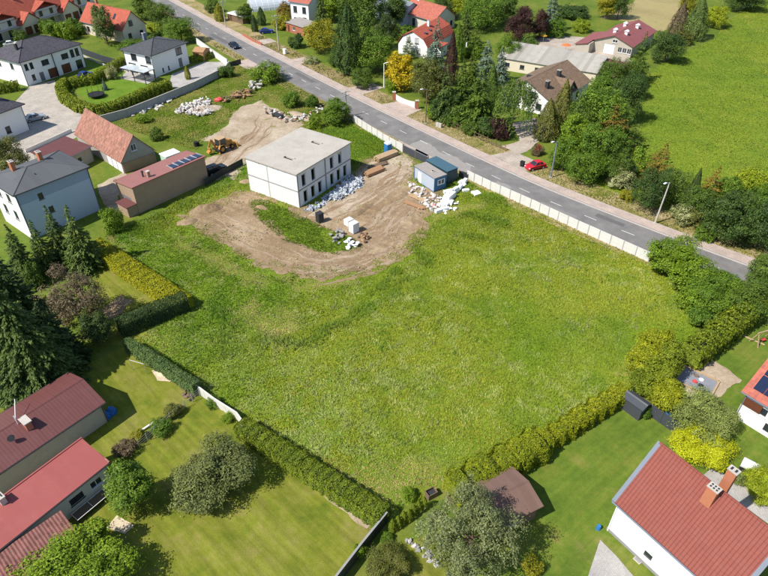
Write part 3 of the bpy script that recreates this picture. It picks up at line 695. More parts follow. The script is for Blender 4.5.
# red roofed house with side gable
fr = frame((79,21),(122,31),(147.5,24), 3.6)
L, W = fr[2], fr[3]
r, ro, _ = house('family_house', 'cream house with bright red tiled roof and gable window behind the tall pine', 'house', fr, 3.4, 'gable', 4.6, M['cream'], M['roof_red'], .4,
    wins=[(1,2.6,4.2,1.4,1.5,'win_d'),(1,1.6,.9,1.2,1.4,'win_d'),(1,5.8,.9,1.2,1.4,'win_d'),(0,2,.9,1.4,1.5,'win_d'),(0,6,.2,1.8,2.2,'win_d'),(0,11,.9,1.4,1.4,'win_d')])
d = MB(); d.prism([(6.0,3.5),(8.4,5.5),(10.8,3.5)], 'y', .8, 3.4); dm = d.build('dormer', M['cream'], r)
MB().prism([(5.6,3.4),(8.4,5.75),(11.2,3.4),(11.2,3.55),(8.4,5.93),(5.6,3.55)], 'y', .3, 3.8).build('dormer_roof', M['roof_red'], dm)
MB().box(7.6,9.2,.74,.82,3.7,4.6).build('dormer_window', M['glass'], dm)
chimney(ro, 3.6, W/2+.6, 7, 9.2, .6, .6)
skl = MB().prism([(2.0,3.4+4.6*2.0/(W/2)+.16),(3.2,3.4+4.6*3.2/(W/2)+.16),(3.2,3.4+4.6*3.2/(W/2)+.24),(2.0,3.4+4.6*2.0/(W/2)+.24)], 'x', 13.8, 14.7); skl.build('skylight', M['glass'], ro)
# row of terraced houses with cross gables
g1, g2 = at(31,33), at(70,20)
dv = (g2-g1); ang = math.atan2(dv.y, dv.x); sp = dv.length
tr = root('terraced_houses', g1, ang, 'row of terraced houses with bright red tiled roofs and cream front gables', 'house row')
Lw = sp*3.0; Dp = 10.5
mb = MB().box(-sp*1.2, sp*1.8, .8, Dp, -.05, 5.1); mb.build('wall', M['cream'], tr)
MB().prism([(.1,4.8),(5.6,9.2),(11.2,4.8),(11.2,5.0),(5.6,9.42),(.1,5.0)], 'x', -sp*1.25, sp*1.85).build('roof', M['roof_red'], tr)
for k in (-1, 0, 1):
    x = k*sp; w = 3.3
    gb = MB(); gb.prism([(x-w,-.05),(x+w,-.05),(x+w,3.4),(x,5.9),(x-w,3.4)], 'y', -1.6, 1.2); g = gb.build('gable_bay', M['cream'], tr)
    MB().prism([(x-w-.45,3.1),(x,6.0),(x+w+.45,3.1),(x+w+.45,3.3),(x,6.22),(x-w-.45,3.3)], 'y', -2.0, 4.6).build('bay_roof', M['roof_red'], tr)
    for sx in (-1, 1): MB().box(x+sx*1.65-1.2, x+sx*1.65+1.2, -1.68, -1.59, .1, 2.4).build('garage_door', M['door_b'], g)
    for xx in (x+sp*.36, x+sp*.62):
        f = MB().box(xx-.9, xx+.9, .7, .79, .2, 2.4).build('window', M['frame_w'], tr); MB().box(xx-.8, xx+.8, .66, .71, .3, 2.3).build('pane', M['glass'], f)
        f = MB().box(xx-.7, xx+.7, .0, .09, 3.3, 5.2).build('window', M['cream'], tr); MB().box(xx-.6, xx+.6, -.06, -.01, 3.5, 5.1).build('pane', M['glass'], f)
    MB().box(x+sp*.24, x+sp*.76, -.9, .79, 2.75, 2.95).build('balcony', M['concrete'], tr)
    MB().box(x+sp*.24, x+sp*.76, .1, 4.2, 2.96, 5.5).build('balcony_bay', M['pale'], tr)
    MB().prism([(x+sp*.2,5.3),(x+sp*.5,7.3),(x+sp*.8,5.3),(x+sp*.8,5.5),(x+sp*.5,7.5),(x+sp*.2,5.5)], 'y', -.5, 5.6).build('bay_roof', M['roof_red'], tr)
    chimney(tr, x+sp*.1, 5.0, 8.4, 10.2, .6, .6, M['cream'], True)
# dark roofed house at the left edge
fr = frame((0,114),(25,104.5),(0,93), 5.4, e0=7, W=10.5)
r, ro, _ = house('corner_house', 'white house with charcoal tiled hipped roof above the parked silver car', 'house', fr, 5.4, 'hip', 2.6, M['white'], M['roof_dark'], .55,
    wins=[(0,2.5,.9,1.2,1.4,'win_d'),(0,6.6,.9,1.1,1.5,'win_d'),(1,2,3.3,1.2,1.3,'win_d'),(1,6,.2,1.4,2.2,'win_d')], hip=4.2, gutter='dark')
chimney(ro, fr[2]-3.5, 3.2, 7, 8.6, .5, .5, M['dark'], False)
# plum sheet metal outbuilding, orange tiled barn, long garage
fr = frame((58,163),(92,146),(73,137), 3, W=6.8)
r, ro, _ = house('outbuilding', 'low outbuilding with plum sheet metal roof beside the paved yard', 'outbuilding', fr, 2.9, 'mono', .7, M['beigewall'], M['roof_plum'], .25, wins=[(0,1,.05,1,2,'door_d'),(0,4,1,1,1,'win'),(1,2,1,1.2,.9,'win')])
fr = frame((74,134.7),(120.8,164),(155,150.4), 2.2)
r, ro, _ = house('brick_barn', 'grey gabled barn with faded orange tiled roof and one attic window', 'barn', fr, 2.2, 'gable', 4.3, M['graywall'], M['roof_orange'], .3,
    wins=[(1,2.4,3.7,1.1,1.25,'win')], gutter=None)
MB().box(fr[2]-6.0, fr[2]-.4, .22, .3, .1, 2.1).build('white_gate', M['white'], r)
for x in (fr[2]-4.2, fr[2]-2.3): MB().box(x-.05, x+.05, .18, .23, .1, 2.1).build('gate_post', M['wood_d'], r)
MB().box(fr[2]-.3, fr[2]-.2, .4, 6.8, .05, 2.0).build('plaster_band', M['brownwall'], r)
fr = frame((131.7,188.8),(206,156.7),(182.5,149), 4.9, W=5.6)
L, W = fr[2], fr[3]
r, ro, _ = house('garage_block', 'long brown rendered garage with rose red sheet roof and solar panels', 'garage', fr, 4.9, 'mono', -.5, M['brownwall'], M['roof_rose'], .22, wins=[(3,1.2,.05,2.6,2.4,'door_d')], gutter=None)
MB().tube((0,-.05,4.97),(L,-.05,4.97),.06,n=6).build('fascia', M['roof_plum'], r)
def zro(y): return 4.9-.5*y/W+.16
sp_ = MB()
panel = None
for i in range(5):
    for j in range(1):
        x = L-6.7+i*1.28; y0, y1 = .55, 2.35
        q = MB().add([(x,y0,zro(y0)+.06),(x+1.24,y0,zro(y0)+.06),(x+1.24,y1,zro(y1)+.06),(x,y1,zro(y1)+.06),(x,y0,zro(y0)+.1),(x+1.24,y0,zro(y0)+.1),(x+1.24,y1,zro(y1)+.1),(x,y1,zro(y1)+.1)],[(3,2,1,0),(4,5,6,7),(0,1,5,4),(1,2,6,5),(2,3,7,6),(3,0,4,7)])
        so = q.build('solar_panel', M['solar'], ro)
        for xx in (x, x+1.2): MB().box(xx, xx+.04, y0, y1, zro(y1)+.1, zro(y0)+.13).build('rail', M['alu'], so)
chimney(ro, 4.2, 1.4, 4.6, 5.9, .5, .5, M['brownwall'], False); MB().tube((3.7,2.3,4.6),(3.7,2.3,5.7),.14).build('vent_pipe', M['dark'], ro)
MB().tube((3.7,2.3,5.7),(3.7,2.3,5.95),.26,.12).build('vent_cowl', M['dark'], ro)
MB().box(-1.6, .25, .3, 3.2, 0, 1.9).build('lean_to', M['brownwall'], r); MB().box(-1.8, .2, .1, 3.4, 1.9, 2.0).build('lean_to_roof', M['roof_plum'], r)
# pale blue house
fr = frame((13.3,196.9),(89.8,167.2),(37.5,158), 7.9, W=9.6)
L, W = fr[2], fr[3]
r, ro, _ = house('blue_house', 'tall pale blue rendered house with grey hipped roof behind the spruces', 'house', fr, 7.9, 'hip', 1.5, M['white'], M['roof_grey'], .3,
    wins=[(0,3.1,5.7,.8,1.1,'win_d'),(0,3.9,3.0,.8,1.1,'win_d'),(3,2.2,5.6,1.2,1.5,'win_d'),(3,5.4,5.6,1.2,1.5,'win_d'),(3,2.2,2.6,1.2,1.6,'win_d'),(3,5.6,2.6,1.2,1.6,'win_d'),(1,2.2,5.4,1.2,1.4,'win_d')], hip=5.0, gutter='dark')
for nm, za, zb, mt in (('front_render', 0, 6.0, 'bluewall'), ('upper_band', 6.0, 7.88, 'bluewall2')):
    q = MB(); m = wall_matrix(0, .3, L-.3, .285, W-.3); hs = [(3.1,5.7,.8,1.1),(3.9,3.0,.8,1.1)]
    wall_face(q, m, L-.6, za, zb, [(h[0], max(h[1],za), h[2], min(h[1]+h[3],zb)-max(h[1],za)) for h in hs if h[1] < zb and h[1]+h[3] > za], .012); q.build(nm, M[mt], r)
for x in (2.0, 6.4): chimney(ro, x+1.5, W*.66, 8.6, 10.4, .6, .9)
MB().tube((5.0,2.6,8.5),(5.0,2.6,9.0),.08).build('vent_pipe', M['dark'], ro)
# lower left houses
fr = frame((0,474.5),(106,403),(68.75,373), 2.9, e0=5)
L, W = fr[2], fr[3]
r, ro, _ = house('bungalow', 'beige bungalow with brownish red sheet roof and white aerial pole', 'house', fr, 2.9, 'gable', 1.25, M['beigewall'], M['roof_plum'], .35, wins=[(1,2.6,.9,1.3,1.2,'win')], gutter='dark')
MB().box(9.15,9.75,2.0,3.1,3.4,4.75).build('chimney', M['brick'], ro); MB().box(9.05,9.85,1.9,3.2,4.75,4.85).build('chimney_cap', M['concrete'], ro)
mast = MB().tube((8.9,3.3,3.6),(8.9,3.3,5.4),.04,n=6).build('aerial_mast', M['white_pl'], ro)
MB().tube((8.9,3.3,4.9),(10.2,6.0,4.9),.035,n=6).build('aerial_boom', M['white_pl'], ro)
MB().tube((7.6,2.1,3.6),(7.6,2.1,4.4),.05,n=6).build('dish_post', M['dark'], ro); MB().tube((7.6,2.0,4.3),(7.5,1.8,4.4),.32,.34,n=14).build('satellite_dish', M['dark'], ro)
fr = frame((0,550.7),(110,463),(85,440.7), 3.0, e0=3.5)
L, W = fr[2], fr[3]
r, ro, _ = house('annexe', 'narrow grey annexe under bright pinkish red roof with pale chimney', 'house', fr, 3.0, 'mono', .55, M['pale'], M['roof_pink'], .25, wins=[(0,9.6,1.2,1.4,.9,'win_d'),(0,11.8,1.2,1.2,.9,'win'),(1,1.4,1,1.2,1.1,'win')], gutter='dark')
MB().box(-.02, L+.03, W-.14, W+.02, 3.5, 3.76).build('verge_strip', M['roof_pink'], ro); MB().box(L-.1, L+.05, 0, W-.16, 3.1, 3.22).build('verge_strip', M['roof_orange'], ro)
chimney(ro, 6.1, W-.5, 3.2, 4.4, .5, .9, M['concrete'], True)
fr = frame((28,587),(86,544.5),(60,514.5), 2.5, e0=2)
r, ro, _ = house('lean_to_shed', 'shed with maroon corrugated roof against the pinkish red annexe', 'shed', fr, 2.3, 'mono', .5, M['beigewall'], M['roof_maroon'], .15, wins=[(1,1.2,.05,1.2,2,'door')])
# garden shed of the middle plot
fr = frame((500,528),(544,505.7),(512.7,465.7), 2.4)
L, W = fr[2], fr[3]
r, ro, _ = house('garden_shed', 'wooden garden shed with mauve brown gabled roof beside the big pine', 'shed', fr, 2.2, 'gable', .75, M['wood_d'], M['roof_mauve'], .35, wins=[(1,1.6,.05,1.0,1.8,'door'),(0,1.2,1,1,.8,'win')], gutter=None)
# lower right houses
EH, RISE = 4.5, 5.0
fr0 = frame((613.5,502),(696,576),(656,441), EH)
rid = at(656,441,EH+RISE); a0 = fr0[1]; u = Vector((math.cos(a0),math.sin(a0))); v = Vector((-u.y,u.x))
hw = (Vector((rid.x,rid.y))-Vector((fr0[0].x,fr0[0].y))).dot(v); Lh = 11.0
r = root('red_roof_house', fr0[0], a0, 'large white house with brick red tiled roof and two brick chimneys', 'house')
ov = .35; x0, x1, y0, y1 = .25, Lh-.25, ov, 2*hw-ov; zt = EH+RISE*ov/hw-.02
mb = MB(); wins = [(0,3.6,.9,.9,.9),(0,6.8,.2,1.6,2.2)]
for w in range(4):
    m = wall_matrix(w, x0, x1, y0, y1); ln = x1-x0 if w in (0,2) else y1-y0
    wall_face(mb, m, ln, -.05, zt, [q[1:5] for q in wins if q[0] == w])
    if w in (1,3): mb.add([m @ Vector((0,0,zt)), m @ Vector((ln,0,zt)), m @ Vector((ln/2,0,EH+RISE-.02))], [(0,1,2)])
mb.build('wall', M['white'], r)
for q in wins: opening(r, wall_matrix(q[0], x0, x1, y0, y1), *q[1:5], 'win')
MB().box(x0-.06, x1+.06, y0-.06, y1+.06, -.05, .35).build('plinth', M['skirt'], r)
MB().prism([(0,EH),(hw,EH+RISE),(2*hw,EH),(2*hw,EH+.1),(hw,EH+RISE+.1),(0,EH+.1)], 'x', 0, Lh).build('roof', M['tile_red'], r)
rf = r.children[-1]
# pantile courses: each row of the sheet is a stepped, rolled strip of real geometry
slope = math.hypot(hw, RISE); nrow = 17; npan = 36; pts = 10
for side in (0, 1):
    Vs, Fs = [], []
    for i in range(nrow):
        for j in range(npan*pts+1):
            x = Lh*j/(npan*pts); zz = .05-(.06 if j % pts == 0 else 0)+.012*math.sin(math.pi*(j % pts)/pts)
            for e, lift in ((0, .045), (1, .008)):
                tt = (i+e)/nrow; yy = hw*tt; z = EH+RISE*tt+.105+zz+lift
                Vs.append((x, yy if side == 0 else 2*hw-yy, z))
        n = npan*pts+1; b0 = i*n*2
        for j in range(n-1): Fs.append((b0+2*j, b0+2*j+2, b0+2*j+3, b0+2*j+1) if side == 0 else (b0+2*j+1, b0+2*j+3, b0+2*j+2, b0+2*j))
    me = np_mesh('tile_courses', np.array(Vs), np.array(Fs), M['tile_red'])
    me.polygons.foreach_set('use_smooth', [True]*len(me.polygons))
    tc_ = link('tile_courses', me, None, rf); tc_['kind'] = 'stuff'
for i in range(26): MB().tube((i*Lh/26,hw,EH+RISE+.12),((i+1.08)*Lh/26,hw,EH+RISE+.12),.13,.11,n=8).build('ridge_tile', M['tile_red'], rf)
for xx in (-.2, Lh-.16):
    q = MB().prism([(-.05,EH+.02),(hw,EH+RISE+.02),(2*hw+.05,EH+.02),(2*hw+.05,EH+.2),(hw,EH+RISE+.22),(-.05,EH+.2)], 'x', xx, xx+.36); q.build('verge_flashing', M['gutter'], rf)
MB().tube((-.1,-.09,EH+.02),(Lh+.1,-.09,EH+.02),.08).build('gutter', M['gutter'], r); MB().tube((.35,y0-.07,0),(.35,y0-.07,EH),.05).build('downpipe', M['white_pl'], r)
def zr(y): return EH+RISE*(y/hw if y < hw else 2-y/hw)
def hloc(px, py, z):
    p = at(px, py, z); d = Vector((p.x-fr0[0].x, p.y-fr0[0].y)); return d.dot(u), d.dot(v)
cx1, cy1 = hloc(714.5,488,EH+RISE+.9); cx2, cy2 = hloc(734,470.5,EH+RISE+1.3)
chimney(rf, cx1, min(cy1,hw-.6), zr(hw-1)-1.5, EH+RISE+.9, .85, .6, M['chimney'], False); ch = rf.children[-1]
cy1 = min(cy1,hw-.6)
for sx in (-.26,0,.26):
    for sy in (-.14,.14): MB().box(cx1+sx-.07, cx1+sx+.07, cy1+sy-.08, cy1+sy+.08, EH+RISE+.99, EH+RISE+1.02).build('flue', M['dark'], ch)
chimney(rf, cx2, cy2, 3.5, EH+RISE+1.3, .75, .55, M['chimney'], True)
MB().box(1.2, 4.6, 2*hw-.5, 2*hw+1.6, 2.5, 2.66).build('porch_roof', M['teal'], r); MB().box(1.3, 4.5, 2*hw-.5, 2*hw+1.5, -.05, 2.5).build('porch', M['white'], r)
MB().box(5.05,5.75,hw-1.85,hw-1.1,zr(hw-1.5)+.1,zr(hw-1.5)+.16).build('roof_step', M['chimney'], rf) if False else None
cn = MB(); cn.box(7.6,Lh-.3,-2.6,.3,2.6,2.68); co_ = cn.build('glass_canopy', M['clearglass'], r)
for x in (7.6,8.6,9.6,Lh-.3): MB().box(x-.05,x+.05,-2.62,.3,2.69,2.75).build('canopy_bar', M['gutter'], co_)
for x in (7.65,Lh-.35): MB().box(x-.05,x+.05,-2.6,-2.5,0,2.6).build('canopy_post', M['frame_w'], co_)
MB().box(-.35, 0.1, .5, 3.2, 0, .05).build('drain_cover', M['skirt'], r) if False else None
# house at the right edge with solar roof
fr = frame((739,406),(790,438),(768,356), 4.2, W=9)
fr = frame((741,392),(800,427),(766,357), 4.0, W=8.6)
L, W = fr[2], fr[3]
r, ro, _ = house('solar_house', 'white house at the right edge with orange red roof and solar panels', 'house', fr, 4.0, 'gable', 2.7, M['white'], M['roof_red2'], .45, wins=[(0,1.0,2.2,1.6,1.1,'win'),(0,2.8,.5,1.0,1.2,'win'),(0,4.4,.1,1.2,2.2,'door')], axis='x')
MB().box(.46,2.4,.36,.43,2.3,3.4).build('wood_cladding', M['door_b'], r)
for i in range(4):
    for j in range(2):
        xx, ya, yb = .7+i*1.1, .75+j*1.65, 2.3+j*1.65; k = 2.7/(W/2); za, zb = 4.0+k*ya+.2, 4.0+k*yb+.2
        q = MB().add([(xx,ya,za),(xx+1.05,ya,za),(xx+1.05,yb,zb),(xx,yb,zb),(xx,ya,za+.04),(xx+1.05,ya,za+.04),(xx+1.05,yb,zb+.04),(xx,yb,zb+.04)],[(3,2,1,0),(4,5,6,7),(0,1,5,4),(1,2,6,5),(2,3,7,6),(3,0,4,7)]); q.build('solar_panel', M['solar'], ro)
# across the road ---------------------------------------------------------------
fr = frame((397,42),(436,54),(455,34), 4.2, W=10)
def gambrel():
    a, b, c = at(401,57), at(431,60), at(455,38)
    fr = frame((395,44),(430,52),(455,37), 3.6)
    loc, ang, W = Vector((3.6,175.2,0)), R_(-30), 17.0
    r = root('gambrel_house', loc, ang, 'white house with bright red roof among the trees across the road', 'house')
    L = 9.6
    ov = .3; prof = [(0,2.9),(1.5,5.0),(L/2,6.6),(L-1.5,5.0),(L,2.9)]
    w = MB().prism([(ov,-.05),(L-ov,-.05),(L-ov,3.0),(L-1.75,4.95),(L/2,6.45),(1.75,4.95),(ov,3.0)], 'y', .3, W-.3); wo_ = w.build('wall', M['white'], r)
    up = [(x,z+.16) for x,z in prof][::-1]
    MB().prism(prof+up, 'y', 0, W).build('roof', M['roof_red'], r); ro = r.children[-1]
    m = wall_matrix(0, ov, L-ov, .3, W-.3)
    for x, z in ((2.6,3.6),(5.2,3.6),(1.6,1.0),(5.8,1.0)): opening(r, m, x, z, 1.1, 1.4, 'win_d', True)
    for x, y, z in ((L-2.6,3.5,5.75),(L-2.8,6.5,5.8)): 
        q = MB().box(x-.5,x+.5,y-.45,y+.45,z-.1,z+.12); q.build('skylight', M['glass'], ro)
    chimney(ro, L/2+.8, 8, 6, 7.8, .6, .6, M['white'])
    MB().box(L-.3, L+2.6, 3, 7, -.05, 2.8).build('porch', M['white'], r); MB().box(L-.4, L+2.9, 2.7, 7.3, 2.8, 2.98).build('porch_roof', M['roof_red'], r)
gambrel()
fr = frame((401,12),(434,22),(457,5), 3.2, W=10)
r, ro, _ = house('orange_roof_house', 'pale house with terracotta roof and arched porch far across the road', 'house', fr, 3.2, 'gable', 3.4, M['pale'], M['roof_red2'], .5, wins=[(0,1.2,.9,1.8,1.4,'win_d'),(0,4.4,.2,1.4,2.2,'win_d'),(1,3,.2,2.4,2.4,'win_d'),(1,7.0,.9,1,1.4,'win_d')], axis='x')
chimney(ro, 3, 5, 6, 8, .9, .9, M['white'])
fr = frame((382,9),(398,15),(410,-4), 3.6, W=12, e0=6)
r, ro, _ = house('slate_roof_house', 'pale blue walled house with slate blue roof at the top edge', 'house', fr, 3.6, 'gable', 2.6, M['bluewall'], M['roof_teal'], .5, wins=[(0,7.6,.8,1.6,1.5,'win_d'),(0,3,.8,1.6,1.5,'win_d')], axis='x')
fr = frame((288,3),(309,6),(320,-8), 6.2, W=9)
r, ro, _ = house('white_house', 'tall white and cream house at the top edge beside the plastic tunnels', 'house', fr, 6.6, 'gable', 2.4, M['white'], M['roof_red2'], .4, wins=[(0,1.2,3.6,1.4,1.9,'win_d'),(0,4.6,3.6,1.4,1.9,'win_d'),(0,1.2,.6,1.6,1.5,'win_d'),(0,4.6,.1,1.4,2.3,'win_d')], axis='x')
fr = frame((284,22),(303,28),(309,16), 2.6, W=6)
r, ro, _ = house('brick_shed', 'low brick shed with grey brown flat roof below the tall white house', 'shed', fr, 2.6, 'mono', .3, M['brick'], M['felt'], .3, wins=[(0,1,.05,1,2,'door'),(0,3.5,.9,1.2,1,'win')], gutter=None)
# brown roofed house, long grey barn, red barn
L, W = 14.0, 19.0
r, ro, _ = house('brown_roof_house', 'white house with wide brown tiled roof behind the weeping tree', 'house', (Vector((26.2,138.2,0)), R_(-40.7), L, W), 3.2, 'gable', 3.5, M['white'], M['roof_brown'], .45, wins=[(0,8.0,3.4,1.4,1.2,'win_d'),(0,3.6,.9,1.4,1.4,'win_d'),(0,9.4,.9,1.4,1.4,'win_d'),(1,3,.9,1.4,1.4,'win_d'),(1,12,.9,1.4,1.4,'win_d')], axis='y')
chimney(ro, L-3.6, 3.4, 4.4, 6.6, .7, .9, M['dark'], True); chimney(ro, L-4.6, 10.5, 4.6, 7.0, .8, .7, M['dark'], True); MB().box(3.4,4.3,6.5,7.2,4.6,5.6).build('vent_box', M['dark'], ro)
MB().prism([(6.9,3.2),(9.4,5.5),(11.9,3.2)], 'x', L-6.2, L-.6).build('dormer', M['bluewall'], r); dm = r.children[-1]
MB().prism([(6.5,3.1),(9.4,5.7),(12.3,3.1),(12.3,3.26),(9.4,5.88),(6.5,3.26)], 'x', L-6.6, L-.2).build('dormer_roof', M['roof_brown'], dm)
MB().box(L-.62,L-.55,8.6,10.2,3.5,4.7).build('dormer_window', M['glass'], dm)
fr = (Vector((29.6,162.2,0)), R_(-29.5), 26.0, 9.8)
r, ro, _ = house('long_barn', 'long low barn with pale grey corrugated roof behind the brown roofed house', 'barn', fr, 3.0, 'mono', 1.6, M['cream'], M['roof_cor'], .3, wins=[(0,x,1,1.2,1,'win_d') for x in (2,6,10,14,18)], gutter=None)
fr = frame((597,66),(622,72),(630,62), 3.0, W=5)
r, ro, _ = house('small_annexe', 'small annexe with dark red sheet roof between grey barn and red barn', 'outbuilding', fr, 3.0, 'mono', .7, M['wood_d'], M['roof_plum'], .2, gutter=None)
MB().box(2.2,3.6,1.2,2.6,3.35,3.5).build('skylight', M['glass'], ro)
loc, ang, L, W = Vector((58.6,177.6,0)), R_(-37), 11.8, 20.0
r, ro, _ = house('red_barn', 'wide barn with dull red sheet roof, four white vents and pale gable', 'barn', (loc, ang, L, max(W,17)), 3.0, 'gable', 2.2, M['beigewall'], M['roof_barn'], .5, wins=[(0,L-4.8,1.0,1.1,1.3,'win'),(0,L-3.5,1.0,1.1,1.3,'win'),(0,L-2.2,1.0,1.1,1.3,'win'),(0,3,.05,3.0,2.6,'gate_w'),(0,L/2-.8,3.3,1.4,.8,'win')], axis='y', gutter=None)
MB().prism([(-3.4,-.05),(.6,-.05),(.6,2.75),(-3.4,2.1)],'y',-3,11).build('lean_to', M['beigewall'], r); MB().prism([(-3.8,2.0),(.1,2.85),(.1,2.98),(-3.8,2.13)],'y',-3.3,11.3).build('lean_to_roof', M['roof_barn'], r)
for x, y in ((L/2-1.6,5),(L/2+1.6,5),(L/2-1.6,13),(L/2+1.8,13.5)):
    z = 3.0+2.2*(1-abs(x-L/2)/(L/2)); vb = MB().box(x-.4,x+.4,y-.4,y+.4,z,z+.9).build('roof_vent', M['white_pl'], ro)
    MB().prism([(x-.6,z+.95),(x,z+1.35),(x+.6,z+.95)], 'y', y-.6, y+.6).build('vent_hood', M['white_pl'], vb)
# ------------------------------------------------------------------ vegetation
def unit(a): return a/np.maximum(np.linalg.norm(a, axis=1), 1e-9)[:, None]
def rsph(n): return unit(rng.normal(size=(n,3)))
def cards(C, N, size, aspect=.55, D=None):
    """one folded leaf spray (quad) per row; D = preferred long direction"""
    n = len(C); N = unit(N)
    T = rng.normal(size=(n,3)) if D is None else D+rng.normal(size=(n,3))*.25
    T = unit(T-N*(T*N).sum(1)[:,None]); B = np.cross(N, T); s = size[:,None]
    V = np.stack([C-T*s*.5, C+B*s*aspect*.5+N*s*.06, C+T*s*.55, C-B*s*aspect*.5+N*s*.06], 1).reshape(-1,3)
    return V, np.arange(4*n).reshape(n,4)
def crown_mesh(name, C, N, size, mat, aspect=.55, D=None):
    V, F = cards(C, N, size, aspect, D); return np_mesh(name, V, F, mat)
def lobes_crown(name, mat, w, h, z0, nl=16, sub=26, per=24, ls=.3, shape='round', lr=.34, subr=.2):
    """lobes -> clumps -> leaf sprays"""
    C, N = [], []
    cen = np.array([0,0,z0+(h-z0)*.5]); ax = np.array([w/2, w/2, (h-z0)/2])
    dirs = rsph(nl*3); dirs = dirs[dirs[:,2] > -.75][:nl]
    lob = []
    for d in dirs:
        k = rng.uniform(.5,.98); p = cen+d*ax*k
        if shape == 'oval': p[2] = cen[2]+(p[2]-cen[2])*1.0
        lob.append((p, lr*w*rng.uniform(.5,1.0)*(1-.25*max(0,d[2]))))
    lob.append((cen, w*.27))
    P = np.array([l[0] for l in lob]); Rr = np.array([l[1] for l in lob])
    for i in range(len(lob)):
        sd_ = rsph(sub); q = P[i]+sd_*Rr[i]*rng.uniform(.82,1.12,(sub,1))*np.array([1,1,.85])
        dd = np.linalg.norm(q[:,None]-P[None], axis=2)/Rr[None]; dd[:,i] = 9
        keep = (dd.min(1) > .72) & (q[:,2] > z0*.8); q = q[keep]; sd_ = sd_[keep]
        if not len(q): continue
        cr = Rr[i]*rng.uniform(.6,1.2,len(q))*subr/.34*1.0+ls*.4
        n = per; o = np.clip(rng.normal(size=(len(q),n,3)),-1.35,1.35)*.5*cr[:,None,None]; o[:,:,2] *= .7
        c = q[:,None]+o; nn = sd_[:,None]*.7+o/cr[:,None,None]*.55+np.array([0,0,.45])+rng.normal(size=o.shape)*.35
        C.append(c.reshape(-1,3)); N.append(nn.reshape(-1,3))
    C = np.concatenate(C); N = np.concatenate(N)
    C[:,:2] *= (w/2)/np.percentile(np.hypot(C[:,0],C[:,1]), 97); zl, zh = np.percentile(C[:,2],1), np.percentile(C[:,2],99); C[:,2] = z0+(C[:,2]-zl)*(h-z0)/(zh-zl); C[:,2] = np.maximum(C[:,2], .05)
    return crown_mesh(name, C, N, ls*rng.uniform(.45,1.5,len(C)), mat)
def trunk_mesh(name, h, w, r, z0, limbs=6):
    t = MB(); seg = 4; p = Vector((0,0,-.1)); x = 0
    top = h*.8; pts = [Vector((rng.normal()*.03*w*(k/seg), rng.normal()*.03*w*(k/seg), -.1+top*k/seg)) for k in range(seg+1)]
    for k in range(seg): t.tube(pts[k], pts[k+1], r*(1-.8*k/seg), r*(1-.8*(k+1)/seg), n=7, cap=(k == 0))
    for k in range(limbs):
        a = 6.283*k/limbs+rng.uniform(-.4,.4); zz = z0*.9+(top-z0)*rng.uniform(0,.6); b = Vector((0,0,zz)); L = w*rng.uniform(.25,.42)
        e = b+Vector((math.cos(a)*L, math.sin(a)*L, L*rng.uniform(.5,.9))); t.tube(b, e, r*.4, r*.1, n=5, cap=False)
    me = t.mesh(name); me.materials.append(M['bark']); return me
def conifer_crown(name, mat, w, h, z0=.4, levels=26, dense=1.0, droop=.25, ls=.34, taper=1.0, up=0, irregular=.15):
    C, N, D = [], [], []
    for i in range(levels):
        f = i/(levels-1); z = z0+(h-z0)*f**1.0; R = w/2*(1-f)**taper*(1+rng.uniform(-irregular,irregular))+.12
        nb = max(5, int(13*dense*(.35+(1-f)))); 
        for b in range(nb):
            a = rng.uniform(0, 6.283); L = R*rng.uniform(.72,1.1); n = max(5, int(L/ls*7*dense))
            t = rng.uniform(.18,1,n)**.8; side = rng.normal(size=n)*.2*(1.1-t)*L*.9
            dx, dy = math.cos(a), math.sin(a)
            c = np.stack([dx*t*L-dy*side, dy*t*L+dx*side, z-droop*L*t**1.6+up*L*t+rng.normal(size=n)*.07], 1)
            C.append(c); N.append(np.tile([dx*.35,dy*.35,.9],(n,1))+rng.normal(size=(n,3))*.38); D.append(np.tile([dx,dy,-droop*1.2+up],(n,1))+np.stack([-dy*side,dx*side,side*0],1)*1.5)
    C = np.concatenate(C); N = np.concatenate(N); D = np.concatenate(D)
    return crown_mesh(name, C, N, ls*rng.uniform(.6,1.25,len(C)), mat, .42, D)
def column_crown(name, mat, w, h, z0=.1, n=5200, ls=.24, pw=.55, tip=.35, rough=.1, flame=26):
    """thuja, yew or poplar: upright sprays over a tapering column broken by vertical furrows"""
    f = rng.uniform(0,1,n); a = rng.uniform(0,6.283,n); z = z0+(h-z0)*f
    prof = np.where(f < .3, .78+.22*np.sin(f/.3*1.57), np.maximum(0, 1-((f-.3)/.7)**(1/pw))**.8*(1-tip)+tip*(1-((f-.3)/.7)))
    ph = rng.uniform(0,6.28,3); fur = 1+rough*(np.sin(a*5+ph[0]+f*4)+np.sin(a*9+ph[1]-f*7)*.7+np.sin(f*flame+a*3+ph[2])*.6)
    r = w/2*prof*fur*np.sqrt(rng.uniform(.62,1.08,n))
    C = np.stack([np.cos(a)*r, np.sin(a)*r, z], 1)
    N = np.stack([np.cos(a), np.sin(a), np.full(n,.45)], 1)+rng.normal(size=(n,3))*.4
    D = np.stack([np.cos(a)*.35, np.sin(a)*.35, np.ones(n)], 1)
    return crown_mesh(name, C, N, ls*rng.uniform(.6,1.3,n), mat, .45, D)
